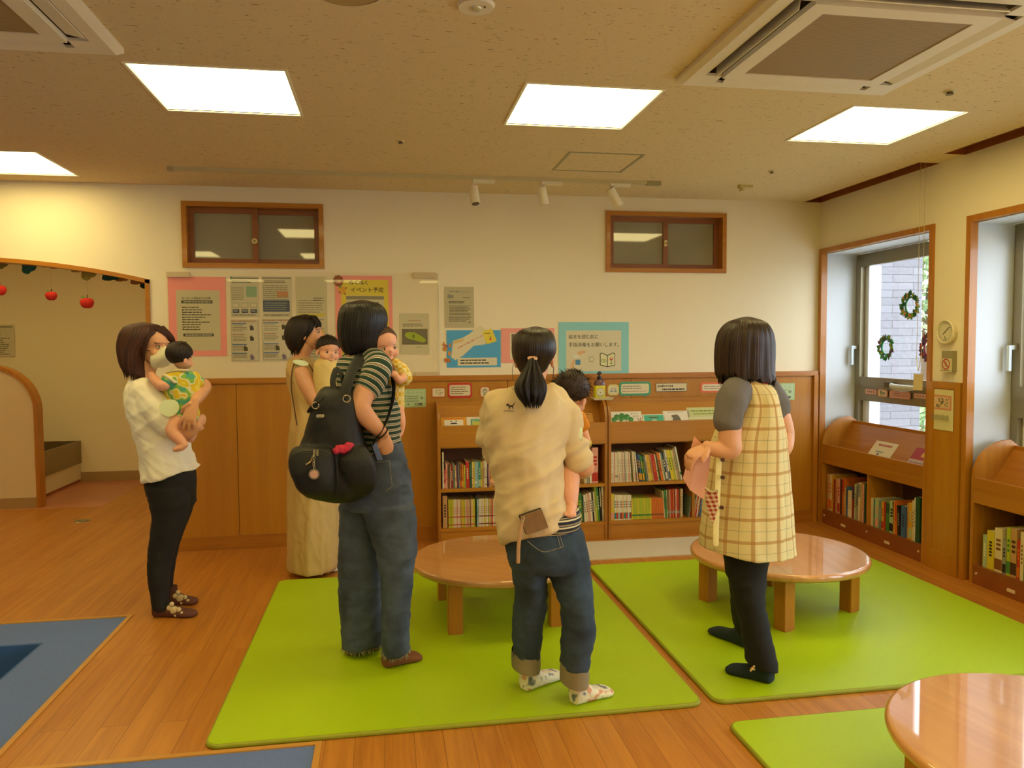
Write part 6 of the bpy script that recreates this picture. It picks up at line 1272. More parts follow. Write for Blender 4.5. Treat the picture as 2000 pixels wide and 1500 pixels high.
limb(b, YB0, [(655, 718, -.02, .024), (664, 740, -.04, .02), (668, 752, -.06, .016)])
organic(b, 'body', SKINB, B0_, .003, 2); features(B0_, PB0, RB0, .90, True); baby_hair(B0_, PB0, RB0, .9, HB, 6, 1.0, 160, .016, .003, 74)
b = MB(); body_rows(b, [(624, 654, 701, .05), (613, 662, 711, .06), (613, 667, 742, .066), (618, 668, 785, .066)], YB0, 30); limb(b, YB0, [(656, 716, -.02, .032), (662, 732, -.03, .032)])
organic(b, 'top', cloth('#d9bf7c'), B0_, .0045, 3, [(.005, (14, 14, 8), 3, 20)])
# ============================================================ WOMAN WITH THE BACKPACK and her baby
Y = 3.38
W2 = empty('person', (onZ(735, 1285)[0], Y, 0), 'woman with black bob in striped T-shirt and jeans, hand on hip, wearing a backpack', 'person')
S2 = [(676, 724, 690, .05), (660, 744, 702, .10), (654, 757, 722, .125), (655, 764, 748, .135), (662, 775, 776, .14), (670, 783, 802, .14), (680, 785, 832, .138), (692, 784, 858, .138), (704, 784, (888, 866, 6), .142)]
b = MB(); body_rows(b, S2, Y, shrink=.84)
c2 = onY(708, 640, Y); R2 = frame3((.62, .78, 0)); P2 = head(b, c2, R2, 1.02)
limb(b, Y, [(706, 665, 0, .05), (703, 690, 0, .05), (702, 712, .01, .06)])
A2 = [(736, 722, -.13, .05), (719, 752, -.165, .046), (704, 788, -.20, .043), (707, 803, -.205, .042), (726, 826, -.19, .036), (748, 847, -.165, .026)]
limb(b, Y, A2); hand(b, onY(749, 849, Y - .163), onY(757, 880, Y - .13) - onY(749, 849, Y - .163), (.45, -.9, .1), 1, (.9, 1.2, .8), .92)
limb(b, Y, [(690, 722, .13, .05), (730, 760, .16, .045), (768, 790, .08, .038), (772, 812, .02, .03)])
for L_ in ([(735, 792, 980, .06, -.05), (755, 794, 1110, .05, -.07), (762, 786, 1260, .032, -.09)], [(680, 728, 980, .06, .05), (684, 724, 1110, .05, .07), (690, 720, 1240, .032, .07)]): body_rows(b, L_, Y, 20)
organic(b, 'body', SKIN, W2, .0038, 1)
HK = hair_mat('black hair', '#060505', '#1c1815', .38)
hair(W2, [(692, 722, 588, .02), (672, 742, 594, .075), (663, 754, 606, .10), (659, 758, 624, .105), (658, 755, 642, .105), (659, 752, 658, .10), (662, 749, 672, .095), (668, 744, 684, .085), (674, 736, (690, 688), .075)], Y, HK, seed=11, tips=60, ragged=.006, amp=.04)
st = stripes_mat('green and white knit stripes', .0245, [(0, '#1c3a2e'), (.40, '#e0dcc8'), (.50, '#1c3a2e'), (.58, '#c9a898'), (.66, '#1c3a2e'), (.74, '#d9d6c2'), (.82, '#1c3a2e')])
b = MB(); body_rows(b, S2, Y, 60, 6, wob=.04, seed=5)
limb(b, Y, [(728, 706, -.05, .060), (737, 722, -.12, .062), (727, 743, -.155, .057), (713, 765, -.178, .050)], 28, v0=.003, taper_ends=False)
limb(b, Y, [(690, 710, .08, .06), (715, 735, .14, .06), (735, 755, .15, .055)], 24)
o_ = b.build('tshirt', st, W2); folds(o_.data, .007, (8, 8, 5), 3, 30); folds(o_.data, .003, (18, 18, 14), 6, -20)
q = MB(); w_ = onY(746, 845, Y - .167); dd = (onY(748, 847, Y - .165) - onY(726, 826, Y - .19)).normalized(); u_ = dd.orthogonal().normalized(); v_ = dd.cross(u_)
q.tube([w_ + (u_ * math.cos(a) + v_ * math.sin(a)) * .0295 for a in AN(20)] + [w_ + u_ * .0295], .0035, 8, sub=2); q.build('hair_tie', BLACK, W2)
J2 = denim('dark jeans', '#2a3240', '#58667c')
b = MB(); body_rows(b, [(704, 785, 862, .135), (706, 787, 880, .14), (699, 794, 903, .15), (688, 801, 930, .155), (672, 806, 962, .15), (664, 808, 990, .135)], Y, 44)
body_rows(b, [(706, 808, 985, .10, -.06), (716, 813, 1025, .10, -.07), (732, 814, 1072, .10, -.07), (742, 808, 1115, .095, -.07), (745, 803, 1160, .09, -.07), (746, 799, 1210, .09, -.08), (746, 799, 1250, .092, -.09), (746, 801, (1276, 1264), .092, -.09)], Y, 32)
body_rows(b, [(662, 745, 985, .10, .07), (664, 748, 1040, .10, .08), (661, 744, 1095, .10, .08), (662, 744, 1140, .095, .08), (664, 745, 1190, .095, .075), (667, 746, 1235, .095, .07), (668, 747, (1264, 1252), .095, .07)], Y, 32)
organic(b, 'jeans', J2, W2, .006, 3, [(.007, (7, 7, 12), 2, 12), (.003, (14, 14, 24), 5, -10)])
q = MB(); pk = [(716, 905), (760, 900), (766, 950), (742, 968), (715, 958)]
for i in range(len(pk) - 1): q.tube([onY(*pk[i], Y - .150), onY((pk[i][0] + pk[i + 1][0]) / 2, (pk[i][1] + pk[i + 1][1]) / 2, Y - .154), onY(*pk[i + 1], Y - .150)], .0012, 5)
q.build('pocket_stitching', mat('#8f8a70', .8), W2)
Rr = random.Random(4)                                     # frayed hems
for cx, w_, py, dy in ((773, 27, 1271, -.09), (707, 38, 1260, .07)):
    q = MB()
    for k in range(70):
        a = 2 * PI * k / 70; p = onY(cx + w_ * math.cos(a), py - (4 * math.cos(a)), Y + dy) + Vector((0, .088 * math.sin(a), .004)); q.tube([p + Vector((0, 0, .006)), p + Vector((Rr.uniform(-.01, .01), Rr.uniform(-.006, .003), -Rr.uniform(.006, .020)))], [.0024, .0014], 5, 0, 2)
    q.build('frayed_hem', mat('#8d8a72', .9), W2)
SL = mat('#7a4a26', .85, bump=.3, bscale=500)
q = MB(); h_, t_ = onZ(748, 1304, .018), onZ(822, 1284, .018); d_, l_ = foot(q, h_, t_, .0185, 1.0, .07, .043); sl_ = q.build('slipper_sock', SL, W2)
q = MB(); c = h_ + (t_ - h_) * .60
q.tube([Vector((c.x, c.y, .068)) + d_ * .018 * math.cos(a) + l_ * .012 * math.sin(a) + Vector((0, 0, -.012 * math.cos(a))) for a in AN(12)] + [Vector((c.x, c.y, .056)) + d_ * .018], .0028, 6, sub=2); q.ball((c.x, c.y, .066), (.006, .006, .004), 10, 8); q.build('eye_print', mat('#d9cc9a', .8), sl_)
q = MB(); foot(q, onZ(676, 1280, .018), onZ(742, 1262, .018), .0185, 1.0, .07, .043); q.build('slipper_sock', SL, W2)

# backpack
YP = 3.20
BP = empty('backpack', onY(640, 978, YP), 'large black nylon backpack worn by the woman in the striped T-shirt', 'backpack')
NY = mat('#070707', .6, bump=.25, bscale=600, var=.1, vscale=30); MET = mat('#b9ac8c', .22, metal=1.0)
b = MB(); body_rows(b, [(634, 686, 757, .05, .03), (624, 692, 764, .075, .02), (614, 697, 785, .09), (604, 702, 815, .10), (594, 708, 848, .105), (584, 718, 878, .11), (578, 728, 905, .115), (575, 734, 930, .115), (581, 732, 952, .105), (600, 714, 968, .085), (634, 690, 977, .05)], YP, 44, e=.8)
body_rows(b, [(580, 640, 872, .02, -.10), (569, 650, 880, .05, -.10), (566, 654, 900, .065, -.105), (570, 656, 930, .068, -.105), (580, 656, 955, .06, -.10), (600, 650, 970, .03, -.09)], YP, 36, e=.7)
body_rows(b, [(664, 712, 872, .03, -.07), (656, 726, 895, .055, -.075), (656, 734, 920, .06, -.07), (664, 733, 945, .055, -.06), (680, 722, 965, .03, -.05)], YP, 36, e=.85)
organic(b, 'bag_body', NY, BP, .005, 3, [(.006, (7, 7, 6), 8, 20), (.002, (20, 20, 16), 2, 0)])
def strap(parent, pts, w_, flat=.16, m_=NY, name='shoulder_strap', side=(1, 0, 0)):
    q = MB(); q.tube([onY(p[0], p[1], p[2] - .04) for p in pts], w_, 14, flat=flat, side=side, sub=8); return q.build(name, m_, parent)
strap(BP, [(672, 772, 3.17), (680, 745, 3.20), (692, 715, 3.27), (706, 696, 3.32), (722, 690, 3.40), (735, 700, 3.50)], .022)
strap(BP, [(730, 712, 3.27), (738, 702, 3.29), (748, 700, 3.33), (760, 715, 3.36), (768, 745, 3.35), (768, 775, 3.33), (761, 805, 3.28), (750, 832, 3.24), (728, 868, 3.22)], .0185, .22)
strap(BP, [(655, 768, 3.20), (650, 745, 3.22), (656, 722, 3.25), (664, 726, 3.25), (672, 748, 3.23), (676, 765, 3.2)], .012, .3, name='top_handle')
q = MB()
for px, py, r in ((677, 779, .014), (616, 792, .013)):
    c = onY(px, py, YP - .115); q.tube([c + Vector((r * math.cos(a), 0, r * math.sin(a))) for a in AN(14)] + [c + Vector((r, 0, 0))], .0024, 8, sub=2)
q.build('ring', MET, BP)
q = MB(); q.tube([onY(602, 804, 3.16), onY(608, 795, 3.13), onY(617, 790, 3.09), onY(630, 778, 3.09)], .006, 8); q.build('side_cord', NY, BP)
a_, b_ = onY(618, 810, YP - .112), onY(633, 815, YP - .112); n = Sheet(a_ + Vector((0, -.004, 0)), (1, 0, 0), (0, 0, -1), (0, -1, 0), b_.x - a_.x, a_.z - b_.z, '#c9bd9c', th=.008, rough=.3, corner=.003); n.lines(.12, .3, .9, .7, 1, '#5a5344', .8, 3, 0); n.build('badge', parent=BP)
q = MB(); q.tube([onY(x, y, YP - .172) for x, y in ((574, 888), (590, 882), (612, 880), (632, 882), (648, 888))], .003, 6); q.build('zip', mat('#2a2824', .4), BP)
q = MB(); q.tube([onY(x, y, YP - .178) for x, y in ((598, 907), (606, 902), (611, 892), (615, 884))], .0045, 8); 
for px in (614, 620): q.obox(onY(px, 884, YP - .182), (.004, 0, 0), (0, .002, 0), (0, 0, .012))
q.build('zip_pull', MET, BP)
ch = empty('key_charm', onY(613, 926, YP - .19), 'round silver photo charm hanging from the backpack zip', 'charm')
q = MB(); P_ = [onY(613 + .6 * math.sin(k * 2.1), 892 + k * 2.9, YP - .188) for k in range(9)]
for k, p in enumerate(P_): q.tube([p + (Vector((.004 * math.cos(a), .0, .006 * math.sin(a))) if k % 2 else Vector((0, .004 * math.cos(a), .006 * math.sin(a)))) for a in AN(8)] + [p + (Vector((.004, 0, 0)) if k % 2 else Vector((0, .004, 0)))], .0012, 5, sub=2)
q.build('chain', MET, ch)
c = onY(613.5, 926, YP - .19); q = MB(); q.cyl(c + Vector((0, .006, 0)), c + Vector((0, -.003, 0)), .0205, 28); q.build('case', MET, ch); q = MB(); q.cyl(c + Vector((0, -.003, 0)), c + Vector((0, -.0045, 0)), .015, 24); q.build('photo', mat('#c99a86', .4), ch)
b = MB()
for k in range(9): b.ball(onY(658 + 3.2 * k, 880 - 4 * math.sin(k) - k * .8, YP - .115 - .01 * math.cos(k * 2)), (.016, .018, .013 + .004 * math.sin(k * 3)), 14, 10)
tag(organic(b, 'handkerchief', mat('#c22a48', .8, var=.25, vscale=60), None, .004, 2, [(.006, (30, 30, 30), 2, 0)]), 'crumpled crimson cloth stuffed in the side pocket of the backpack', 'cloth')
# phone in her hand at the hip
q = MB(); q.obox(onY(735, 882, Y - .205), Vector((.012, .012, 0)), Vector((.003, -.003, 0)), Vector((-.012, 0, .036)), 0, .003); tag(q.build('phone', [mat('#101113', .35)]), 'dark phone poking out of the back jeans pocket beside the hand on hip', 'phone')
# baby
YB2 = 3.37
B2_ = empty('baby', onY(760, 760, YB2), 'baby in yellow checked top looking over, half hidden behind the black bob', 'baby')
b = MB(); RB2 = frame3((.50, -.84, -.1), .08); PB2 = head(b, onY(748, 674, YB2), RB2, .88, True)
body_rows(b, [(738, 764, 704, .05), (735, 782, 716, .06), (738, 786, 750, .065), (742, 784, 800, .06)], YB2 + .06, 30)
limb(b, YB2, [(772, 718, .0, .026), (786, 735, -.03, .022), (780, 742, -.06, .018), (773, 736, -.08, .014)]); hand(b, onY(778, 740, YB2 - .06), onY(768, 730, YB2 - .08) - onY(778, 740, YB2 - .06), (.3, -.8, .4), 1, (.5, .7, .5), .42)
limb(b, YB2, [(774, 800, .03, .034), (780, 825, .01, .028), (781, 842, .0, .018), (777, 852, -.02, .014)])
organic(b, 'body', SKINB, B2_, .003, 2); features(B2_, PB2, RB2, .88, True); baby_hair(B2_, PB2, RB2, .88, hair_mat('thin baby hair', '#2c1a12', '#6a4630'), 7, 1.0, 20, .01, .0, 52)
s = NT('yellow checks'); tc = s.n('TexCoord'); ck = s.n('TexChecker', Scale=55.0); s.l(tc.outputs['Object'], ck.inputs['Vector']); ck.inputs[1].default_value = (*lin('#d8b02a'), 1); ck.inputs[2].default_value = (*lin('#e6d9a0'), 1); s.l(ck.outputs[0], s.b.inputs['Base Color']); s.b.inputs['Roughness'].default_value = .9
b = MB(); body_rows(b, [(738, 766, 703, .05), (733, 786, 714, .066), (735, 790, 745, .07), (740, 788, 800, .07)], YB2 + .06, 30); limb(b, YB2, [(766, 712, .02, .032), (780, 724, -.0, .038), (788, 738, -.01, .040)])
organic(b, 'top', s.m, B2_, .0045, 3, [(.005, (13, 13, 9), 3, 20)])

# ============================================================ WOMAN WITH THE PONYTAIL and her baby
Y = 2.90
W3 = empty('person', (onZ(1090, 1360)[0], Y, 0), 'woman with black ponytail in cream T-shirt and cuffed jeans, seen from behind', 'person')
S3 = [(1006, 1056, 756, .055), (984, 1086, 765, .10), (962, 1106, 780, .125), (951, 1116, 806, .135), (948, 1110, 838, .138), (952, 1100, 870, .138), (958, 1097, 905, .138), (964, 1099, 938, .14), (968, 1106, 968, .145), (970, 1118, 996, .15), (973, 1128, (1040, 1010, -4), .152), (978, 1128, (1060, 1022, -22), .15)]
b = MB(); body_rows(b, S3[:11], Y, shrink=.84)
c3 = onY(1043, 699, Y); R3_ = frame3((.10, .99, -.08)); P3 = head(b, c3, R3_, .97)
limb(b, Y, [(1043, 722, 0, .052), (1038, 748, -.01, .054), (1036, 768, 0, .07)])
limb(b, Y, [(1092, 800, .0, .05), (1112, 850, .0, .048), (1132, 895, .0, .044), (1140, 912, .01, .043), (1134, 916, .08, .038), (1108, 905, .20, .028)]); hand(b, onY(1108, 905, Y + .20), (-1, .2, .1), (.1, .8, .2), 1, (.3, .4, .3), .9)
limb(b, Y, [(968, 800, .04, .05), (962, 850, .08, .046), (972, 900, .14, .042), (1010, 905, .24, .034), (1045, 900, .26, .026)])
for L_ in ([(1014, 1052, 1090, .06, .02), (1014, 1050, 1200, .05, .05), (1018, 1043, 1290, .034, .065), (1024, 1042, 1325, .030, .065)], [(1096, 1134, 1100, .06, -.02), (1108, 1146, 1200, .05, -.07), (1110, 1136, 1310, .034, -.088), (1115, 1136, 1350, .030, -.088)]): body_rows(b, L_, Y, 20)
organic(b, 'body', SKIN, W3, .0045, 2)
HP = hair_mat('dark ponytail hair', '#0b0705', '#2c1d14', .36)
hair(W3, [(1036, 1056, 639, .02), (1020, 1070, 643, .055), (1009, 1078, 651, .085), (1002, 1083, 664, .10), (1000, 1085, 680, .105), (1001, 1082, 694, .10), (1005, 1074, 707, .088), (1012, 1067, 720, .07), (1020, 1060, 732, .05)], Y - .005, HP, seed=21, tips=6, ragged=.002, amp=.018)
q = MB(); Rr = random.Random(9)
for k in range(150):
    a = Rr.uniform(0, 2 * PI); r = math.sqrt(Rr.random()); ox, oz = r * math.cos(a), r * math.sin(a); e_ = Rr.uniform(-14, 6)
    q.tube([onY(1040 + ox * 5, 701, Y - .112 + oz * .012), onY(1038 + ox * 17, 728, Y - .135 + oz * .03), onY(1036 + ox * 29, 752, Y - .155 + oz * .032), onY(1037 + ox * 27, 772 + e_ * .3, Y - .168 + oz * .028), onY(1039 + ox * 16 + e_ * .2, 793 + e_, Y - .17 + oz * .02)], [.005, .006, .006, .005, .0006], 6, 0, 4)
q.build('ponytail', HP, W3)
c = onY(1040, 700, Y - .112); q = MB(); q.tube([c + Vector((.0135 * math.cos(a), .010 * math.sin(a), .003 * math.sin(a))) for a in AN(14)] + [c + Vector((.0135, 0, 0))], .006, 8, sub=2); q.build('hair_tie', cloth('#d9a88a'), W3)
q = MB(); q.tube([P3(.070, .02, .03), P3(.082, .035, -.03), P3(.080, .045, -.08), P3(.07, .05, -.115)], .0016, 5); q.tube([P3(-.070, .02, .0), P3(-.085, .03, -.04), P3(-.083, .03, -.09)], .001, 5); q.build('loose_strands', HP, W3)
TAN = cloth('#d4be94', .9, .3)
b = MB(); body_rows(b, S3, Y, 52, 5, wob=.05, seed=12); limb(b, Y, [(1078, 782, 0, .060), (1096, 806, 0, .066), (1110, 845, -.0, .060), (1126, 886, 0, .053), (1130, 896, 0, .051)], 24); limb(b, Y, [(978, 786, .02, .06), (966, 812, .05, .062), (962, 850, .08, .058), (968, 878, .12, .055)], 24)
organic(b, 'tshirt', TAN, W3, .006, 4, [(.014, (3, 6, 10), 4, 48), (.007, (4, 9, 18), 9, 25)])
q = MB(); q.tube([onY(1002, 757, Y - .07), onY(1015, 763, Y - .09), onY(1038, 766, Y - .10), onY(1062, 763, Y - .08)], .007, 8); q.build('collar', TAN, W3)
n = Sheet(onY(984, 786, Y - .151), (1, 0, .03), (0, .12, -1), (0, -1, 0), .044, .040, mat('#d9c592', .9), th=.0005); n.mb = MB(); n.k = 0
n.poly([(.18, .22), (.30, .12), (.42, .14), (.45, .26), (.70, .30), (.82, .18), (.92, .02), (.95, .06), (.86, .26), (.78, .40), (.80, .62), (.73, .62), (.69, .46), (.52, .46), (.50, .64), (.43, .64), (.40, .40), (.30, .34), (.22, .34)], '#2b2a26').text(.02, .72, .0085, 'PiTNUiL.', '#2b2a26', .9); n.build('dog_print', parent=W3)
q = MB(); p = onY(1132, 846, Y - .03); q.loft([[p + Vector((-.004 + .010 * k_ * math.cos(a), -.030 + .004 * k_, .033 * k_ * math.sin(a) * (1 + .12 * math.cos(2 * a)))) for a in AN(20)] for k_ in (1, .6)], 0); q.build('name_sticker', mat('#dfeac0', .6), W3)
us = stripes_mat('navy and cream stripes', .026, [(0, '#1e2230'), (.42, '#d6cba2'), (.66, '#1e2230'), (.8, '#9a8a6a')])
b = MB(); body_rows(b, [(1010, 1127, (1012, 985), .146), (1012, 1131, (1016, 996), .149), (1014, 1133, (1020, 1008), .151), (1016, 1131, (1026, 1018), .150), (1018, 1130, (1034, 1022), .148)], Y, 50); b.build('undershirt', us, W3)
J3 = denim('dark blue jeans', '#1a2632', '#3c4e60')
b = MB(); body_rows(b, [(986, 1128, 1010, .13), (984, 1134, 1035, .142), (988, 1142, 1060, .15), (993, 1147, 1088, .145), (998, 1149, 1108, .12)], Y, 44)
body_rows(b, [(996, 1066, 1095, .11, .01), (1003, 1066, 1125, .105, .02), (1008, 1066, 1155, .098, .04), (1005, 1064, 1190, .09, .05), (1003, 1058, 1225, .085, .06), (1002, 1054, 1255, .082, .065), (1001, 1053, 1278, .082, .065)], Y, 30)
body_rows(b, [(1062, 1149, 1095, .11), (1076, 1151, 1130, .105, -.02), (1090, 1155, 1165, .10, -.05), (1098, 1159, 1200, .098, -.07), (1099, 1159, 1232, .09, -.08), (1098, 1152, 1265, .085, -.088), (1097, 1147, 1300, .084, -.088)], Y, 30)
organic(b, 'jeans', J3, W3, .006, 3, [(.007, (7, 7, 12), 3, -14), (.003, (14, 14, 26), 8, 10)])
CF = denim('turned-up denim cuff', '#7a7258', '#978c6c')
for rr in ([(1000, 1054, 1271), (999, 1055, 1285), (1000, 1054, 1302)], [(1096, 1148, 1295), (1095, 1149, 1312), (1095, 1147, 1330)]):
    dyc = .065 if rr[0][0] < 1050 else -.088
    b = MB(); body_rows(b, [(x0, x1, (y0, y0 + 2), .088) for x0, x1, y0 in rr], Y + dyc, 36, 3, caps=False); body_rows(b, [(x0 + 3, x1 - 3, (y0, y0 + 2), .082) for x0, x1, y0 in rr[::-1]], Y + dyc, 36, 3, caps=False); k_ = b.build('cuff', CF, W3)
    q = MB(); q.loft([[onY((rr[2][0] + rr[2][1]) / 2, rr[2][2], Y + dyc) + Vector((.052 * math.cos(a), .080 * math.sin(a), z)) for a in AN(24)] for z in (.010, .012)]); q.build('cuff_lining', J3, k_)
q = MB()
for pts in ([(1030, 1056), (1044, 1068), (1064, 1078), (1100, 1068)], [(1092, 1040), (1096, 1054), (1100, 1068)], [(1087, 1041), (1091, 1055), (1095, 1070)]): q.tube([onY(x, y, Y - .150) for x, y in pts], .0013, 5)
q.build('pocket_stitching', mat('#8f8560', .8), W3)
s = NT('tie-dyed sock'); tc = s.n('TexCoord'); n1 = s.n('TexNoise', Scale=26, Detail=1); s.l(tc.outputs['Object'], n1.inputs['Vector']); r = s.n('ValToRGB'); els = r.color_ramp.elements; [els.new(.5) for _ in range(3)]
for e_, (p_, c_) in zip(els, ((.33, '#6f7c84'), (.42, '#e6dfc4'), (.58, '#e6dfc4'), (.66, '#d69a7a'), (.8, '#dba88a'))): e_.position = p_; e_.color = (*lin(c_), 1)
s.l(n1.outputs[0], r.inputs[0]); s.l(r.outputs[0], s.b.inputs['Base Color']); s.b.inputs['Roughness'].default_value = .95
for hx, hy, tx, ty, tw in ((1021, 1350, 1094, 1318, (1026, 1312)), (1117, 1376, 1192, 1351, (1124, 1336))):
    h_, t_ = onZ(hx, hy, .018), onZ(tx, ty, .018); q = MB(); d_, l_ = foot(q, h_, t_, .0185, 1.0, .085, .042); an = h_ + (t_ - h_) * .15; q.cyl((an.x, an.y, .07), (an.x - d_.x * .006, an.y - d_.y * .006, .122), .033, 20, 0, .031); k_ = q.build('sock', s.m, W3)
    q = MB(); n = Sheet(Vector((an.x, an.y, .118)) - l_ * .0345 * (1 if l_.y > 0 else -1) - d_ * .02, d_, (0, 0, -1), -l_ if l_.y > 0 else l_, .040, .016, mat('#e6dfc4', .9), th=.0005); n.mb = MB(); n.text(.05, .1, .0105, 'LXLO', '#a8402a', .85, .02); n.build('sock_lettering', parent=k_)
# things in the back pocket
ph = empty('card_case', onY(1042, 1020, Y - .19), 'brown card case in the back pocket of the ponytail woman', 'card case'); c = onY(1042, 1019, Y - .175)
q = MB(); q.obox(c, Vector((.040, 0, .012)), Vector((.012, -.006, -.034)), (0, -.007, 0), 0, .004); q.build('case', mat('#7a5a38', .35, var=.1, vscale=40), ph)
q = MB(); q.obox(c + Vector((0, .004, .001)), Vector((.042, 0, .0125)), Vector((.0125, -.006, -.0355)), (0, -.004, 0), 0, .004); q.build('bumper', mat('#1c1612', .5), ph)
q = MB(); q.tube([onY(1021, 1012, Y - .185), onY(1017, 1035, Y - .185), onY(1013, 1065, Y - .18), onY(1012, 1098, Y - .175)], .0072, 10, flat=.3, side=(1, 0, 0)); q.build('wrist_strap', mat('#b08a5c', .7), ph)
q = MB(); p = onY(1021, 1014, Y - .19); q.tube([p + Vector((.006 * math.cos(a), -.002, .009 * math.sin(a))) for a in AN(10)] + [p + Vector((.006, -.002, 0))], .0016, 6, sub=2); q.build('clasp', MET, ph)
# baby
YB3 = 3.06
B3_ = empty('baby', onY(1120, 850, YB3), 'baby with wispy brown hair and orange top, held by the ponytail woman', 'baby')
b = MB(); RB3 = frame3((.55, .83, -.28), .22); PB3 = head(b, onY(1115, 770, YB3 - .05), RB3, .96, True)
body_rows(b, [(1100, 1128, 800, .05), (1096, 1138, 815, .065), (1096, 1138, 850, .07), (1092, 1132, 890, .07)], YB3 + .08, 30)
limb(b, YB3, [(1104, 890, .0, .050), (1110, 925, -.14, .046), (1112, 958, -.21, .038), (1115, 982, -.235, .027), (1115, 992, -.245, .023)]); limb(b, YB3, [(1115, 988, -.245, .022), (1114, 998, -.27, .020), (1113, 1005, -.29, .015)])
for k in range(5): limb(b, YB3, [(1105 + k * 4.2, 1001 + abs(k - 2.5) * .6, -.285, .0085), (1104 + k * 4.6, 1008 - abs(k - 3) * .8, -.298, .0065)], 8)
limb(b, YB3, [(1130, 825, .02, .026), (1139, 845, .0, .022), (1146, 862, -.02, .018)])
limb(b, YB3, [(985, 925, .22, .03), (968, 938, .2, .02), (962, 944, .18, .014)])
organic(b, 'body', SKINB, B3_, .0032, 2); baby_hair(B3_, PB3, RB3, .98, hair_mat('wispy brown hair', '#1a0f0a', '#3f2818', .5), 9, 1.0, 420, .017)
b = MB(); body_rows(b, [(1104, 1132, 802, .05), (1100, 1141, 815, .068), (1100, 1141, 850, .072), (1098, 1135, 885, .072)], YB3 + .08, 30); limb(b, YB3, [(1126, 815, .02, .036), (1136, 830, .0, .034)])
q2 = b; organic(b, 'top', cloth('#d8891a'), B3_, .0045, 3, [(.007, (16, 16, 10), 3, 30)])
q = MB(); q.tube([onY(1118, 800, YB3 - .02), onY(1132, 806, YB3 - .05), onY(1142, 818, YB3 - .04), onY(1140, 834, YB3 - .02)], [.010, .014, .013, .006], 10, flat=.5); q.build('collar_frill', cloth('#dd8f1c'), B3_)
q = MB(); q.ball(onY(1147, 866, YB3 - .02), (.019, .019, .021), 18, 12); tag(q.build('fabric_toy', mat('#c9b054', .8, bump=.5, bscale=120, var=.2, vscale=40)), 'small round yellow cloth toy in the hand of the orange-clad baby', 'toy')
# ============================================================ WOMAN IN THE PLAID APRON
Y = 3.0
W4 = empty('person', (onZ(1465, 1310)[0], Y, 0), 'woman in yellow plaid apron dress holding a pink paper, seen from behind at the right', 'person')
AP = [(1436, 1474, 739, .05), (1428, 1494, 747, .085), (1427, 1510, 762, .11), (1428, 1516, 785, .125), (1420, 1522, 808, .135), (1406, 1528, 832, .145), (1396, 1532, 860, .15), (1389, 1536, 900, .155), (1382, 1540, 950, .16), (1376, 1543, 1000, .165), (1372, 1545, 1040, .17), (1371, 1547, (1068, 1074, 8), .172)]
b = MB(); body_rows(b, AP[:9], Y, shrink=.78)
c4 = onY(1453, 678, Y); R4 = frame3((-.62, .78, 0)); P4 = head(b, c4, R4, 1.0)
limb(b, Y, [(1455, 710, 0, .048), (1456, 738, 0, .048), (1458, 758, .0, .07)])
limb(b, Y, [(1432, 772, -.08, .052), (1426, 815, -.12, .048), (1426, 860, -.14, .045), (1427, 876, -.145, .043), (1410, 880, -.14, .036), (1392, 876, -.13, .030), (1381, 872, -.125, .025)])
hand(b, onY(1382, 871, Y - .125), onY(1362, 882, Y - .13) - onY(1382, 871, Y - .125), (-.35, -.45, .8), -1, (.45, .5, .3), .86)
limb(b, Y, [(1505, 775, .05, .05), (1524, 815, .04, .044), (1533, 850, .03, .040), (1528, 880, -.0, .034), (1500, 890, .15, .026)])
for L_ in ([(1430, 1480, 1090, .06, -.02), (1444, 1482, 1180, .05, -.08), (1476, 1502, 1290, .032, -.13)], [(1428, 1464, 1090, .06, .10), (1438, 1460, 1180, .045, .18), (1448, 1466, 1235, .030, .22)]): body_rows(b, L_, Y, 20)
organic(b, 'body', SKIN, W4, .0038, 1)
HB4 = hair_mat('greying brown hair', '#1c110b', '#402c1e', .4)
hair(W4, [(1444, 1474, 621, .02), (1423, 1492, 629, .07), (1410, 1502, 644, .095), (1403, 1507, 664, .102), (1401, 1508, 688, .10), (1401, 1508, 710, .097), (1402, 1509, 728, .092), (1405, 1511, (735, 745), .085)], Y, HB4, seed=31, tips=160, ragged=.020, amp=.06)
GS = cloth('#6b6664', .9)
b = MB(); limb(b, Y, [(1442, 762, -.03, .062), (1432, 775, -.085, .066), (1425, 800, -.115, .060), (1423, 820, -.13, .056), (1423, 826, -.132, .055)], 26); limb(b, Y, [(1498, 765, .02, .06), (1512, 785, .05, .058), (1520, 808, .045, .05)], 24); body_rows(b, [(1436, 1480, 752, .07), (1432, 1500, 790, .10), (1424, 1505, 850, .11), (1420, 1505, 900, .11)], Y, 30)
organic(b, 'tshirt', GS, W4, .006, 3, [(.007, (10, 10, 7), 3, 30)])
PM = plaid_mat(); b = MB(); body_rows(b, AP, Y, 72, 6, wob=.05, seed=15, fq=12); o_ = b.build('apron_dress', PM, W4); folds(o_.data, .007, (8, 8, 1.6), 6, 0); folds(o_.data, .003, (16, 16, 7), 3, 15)
q = MB(); q.tube([onY(1428, 750, Y - .10), onY(1440, 768, Y - .135), onY(1447, 792, Y - .15), onY(1449, 818, Y - .152)], .004, 8); q.build('armhole_piping', cloth('#dfca84'), W4)
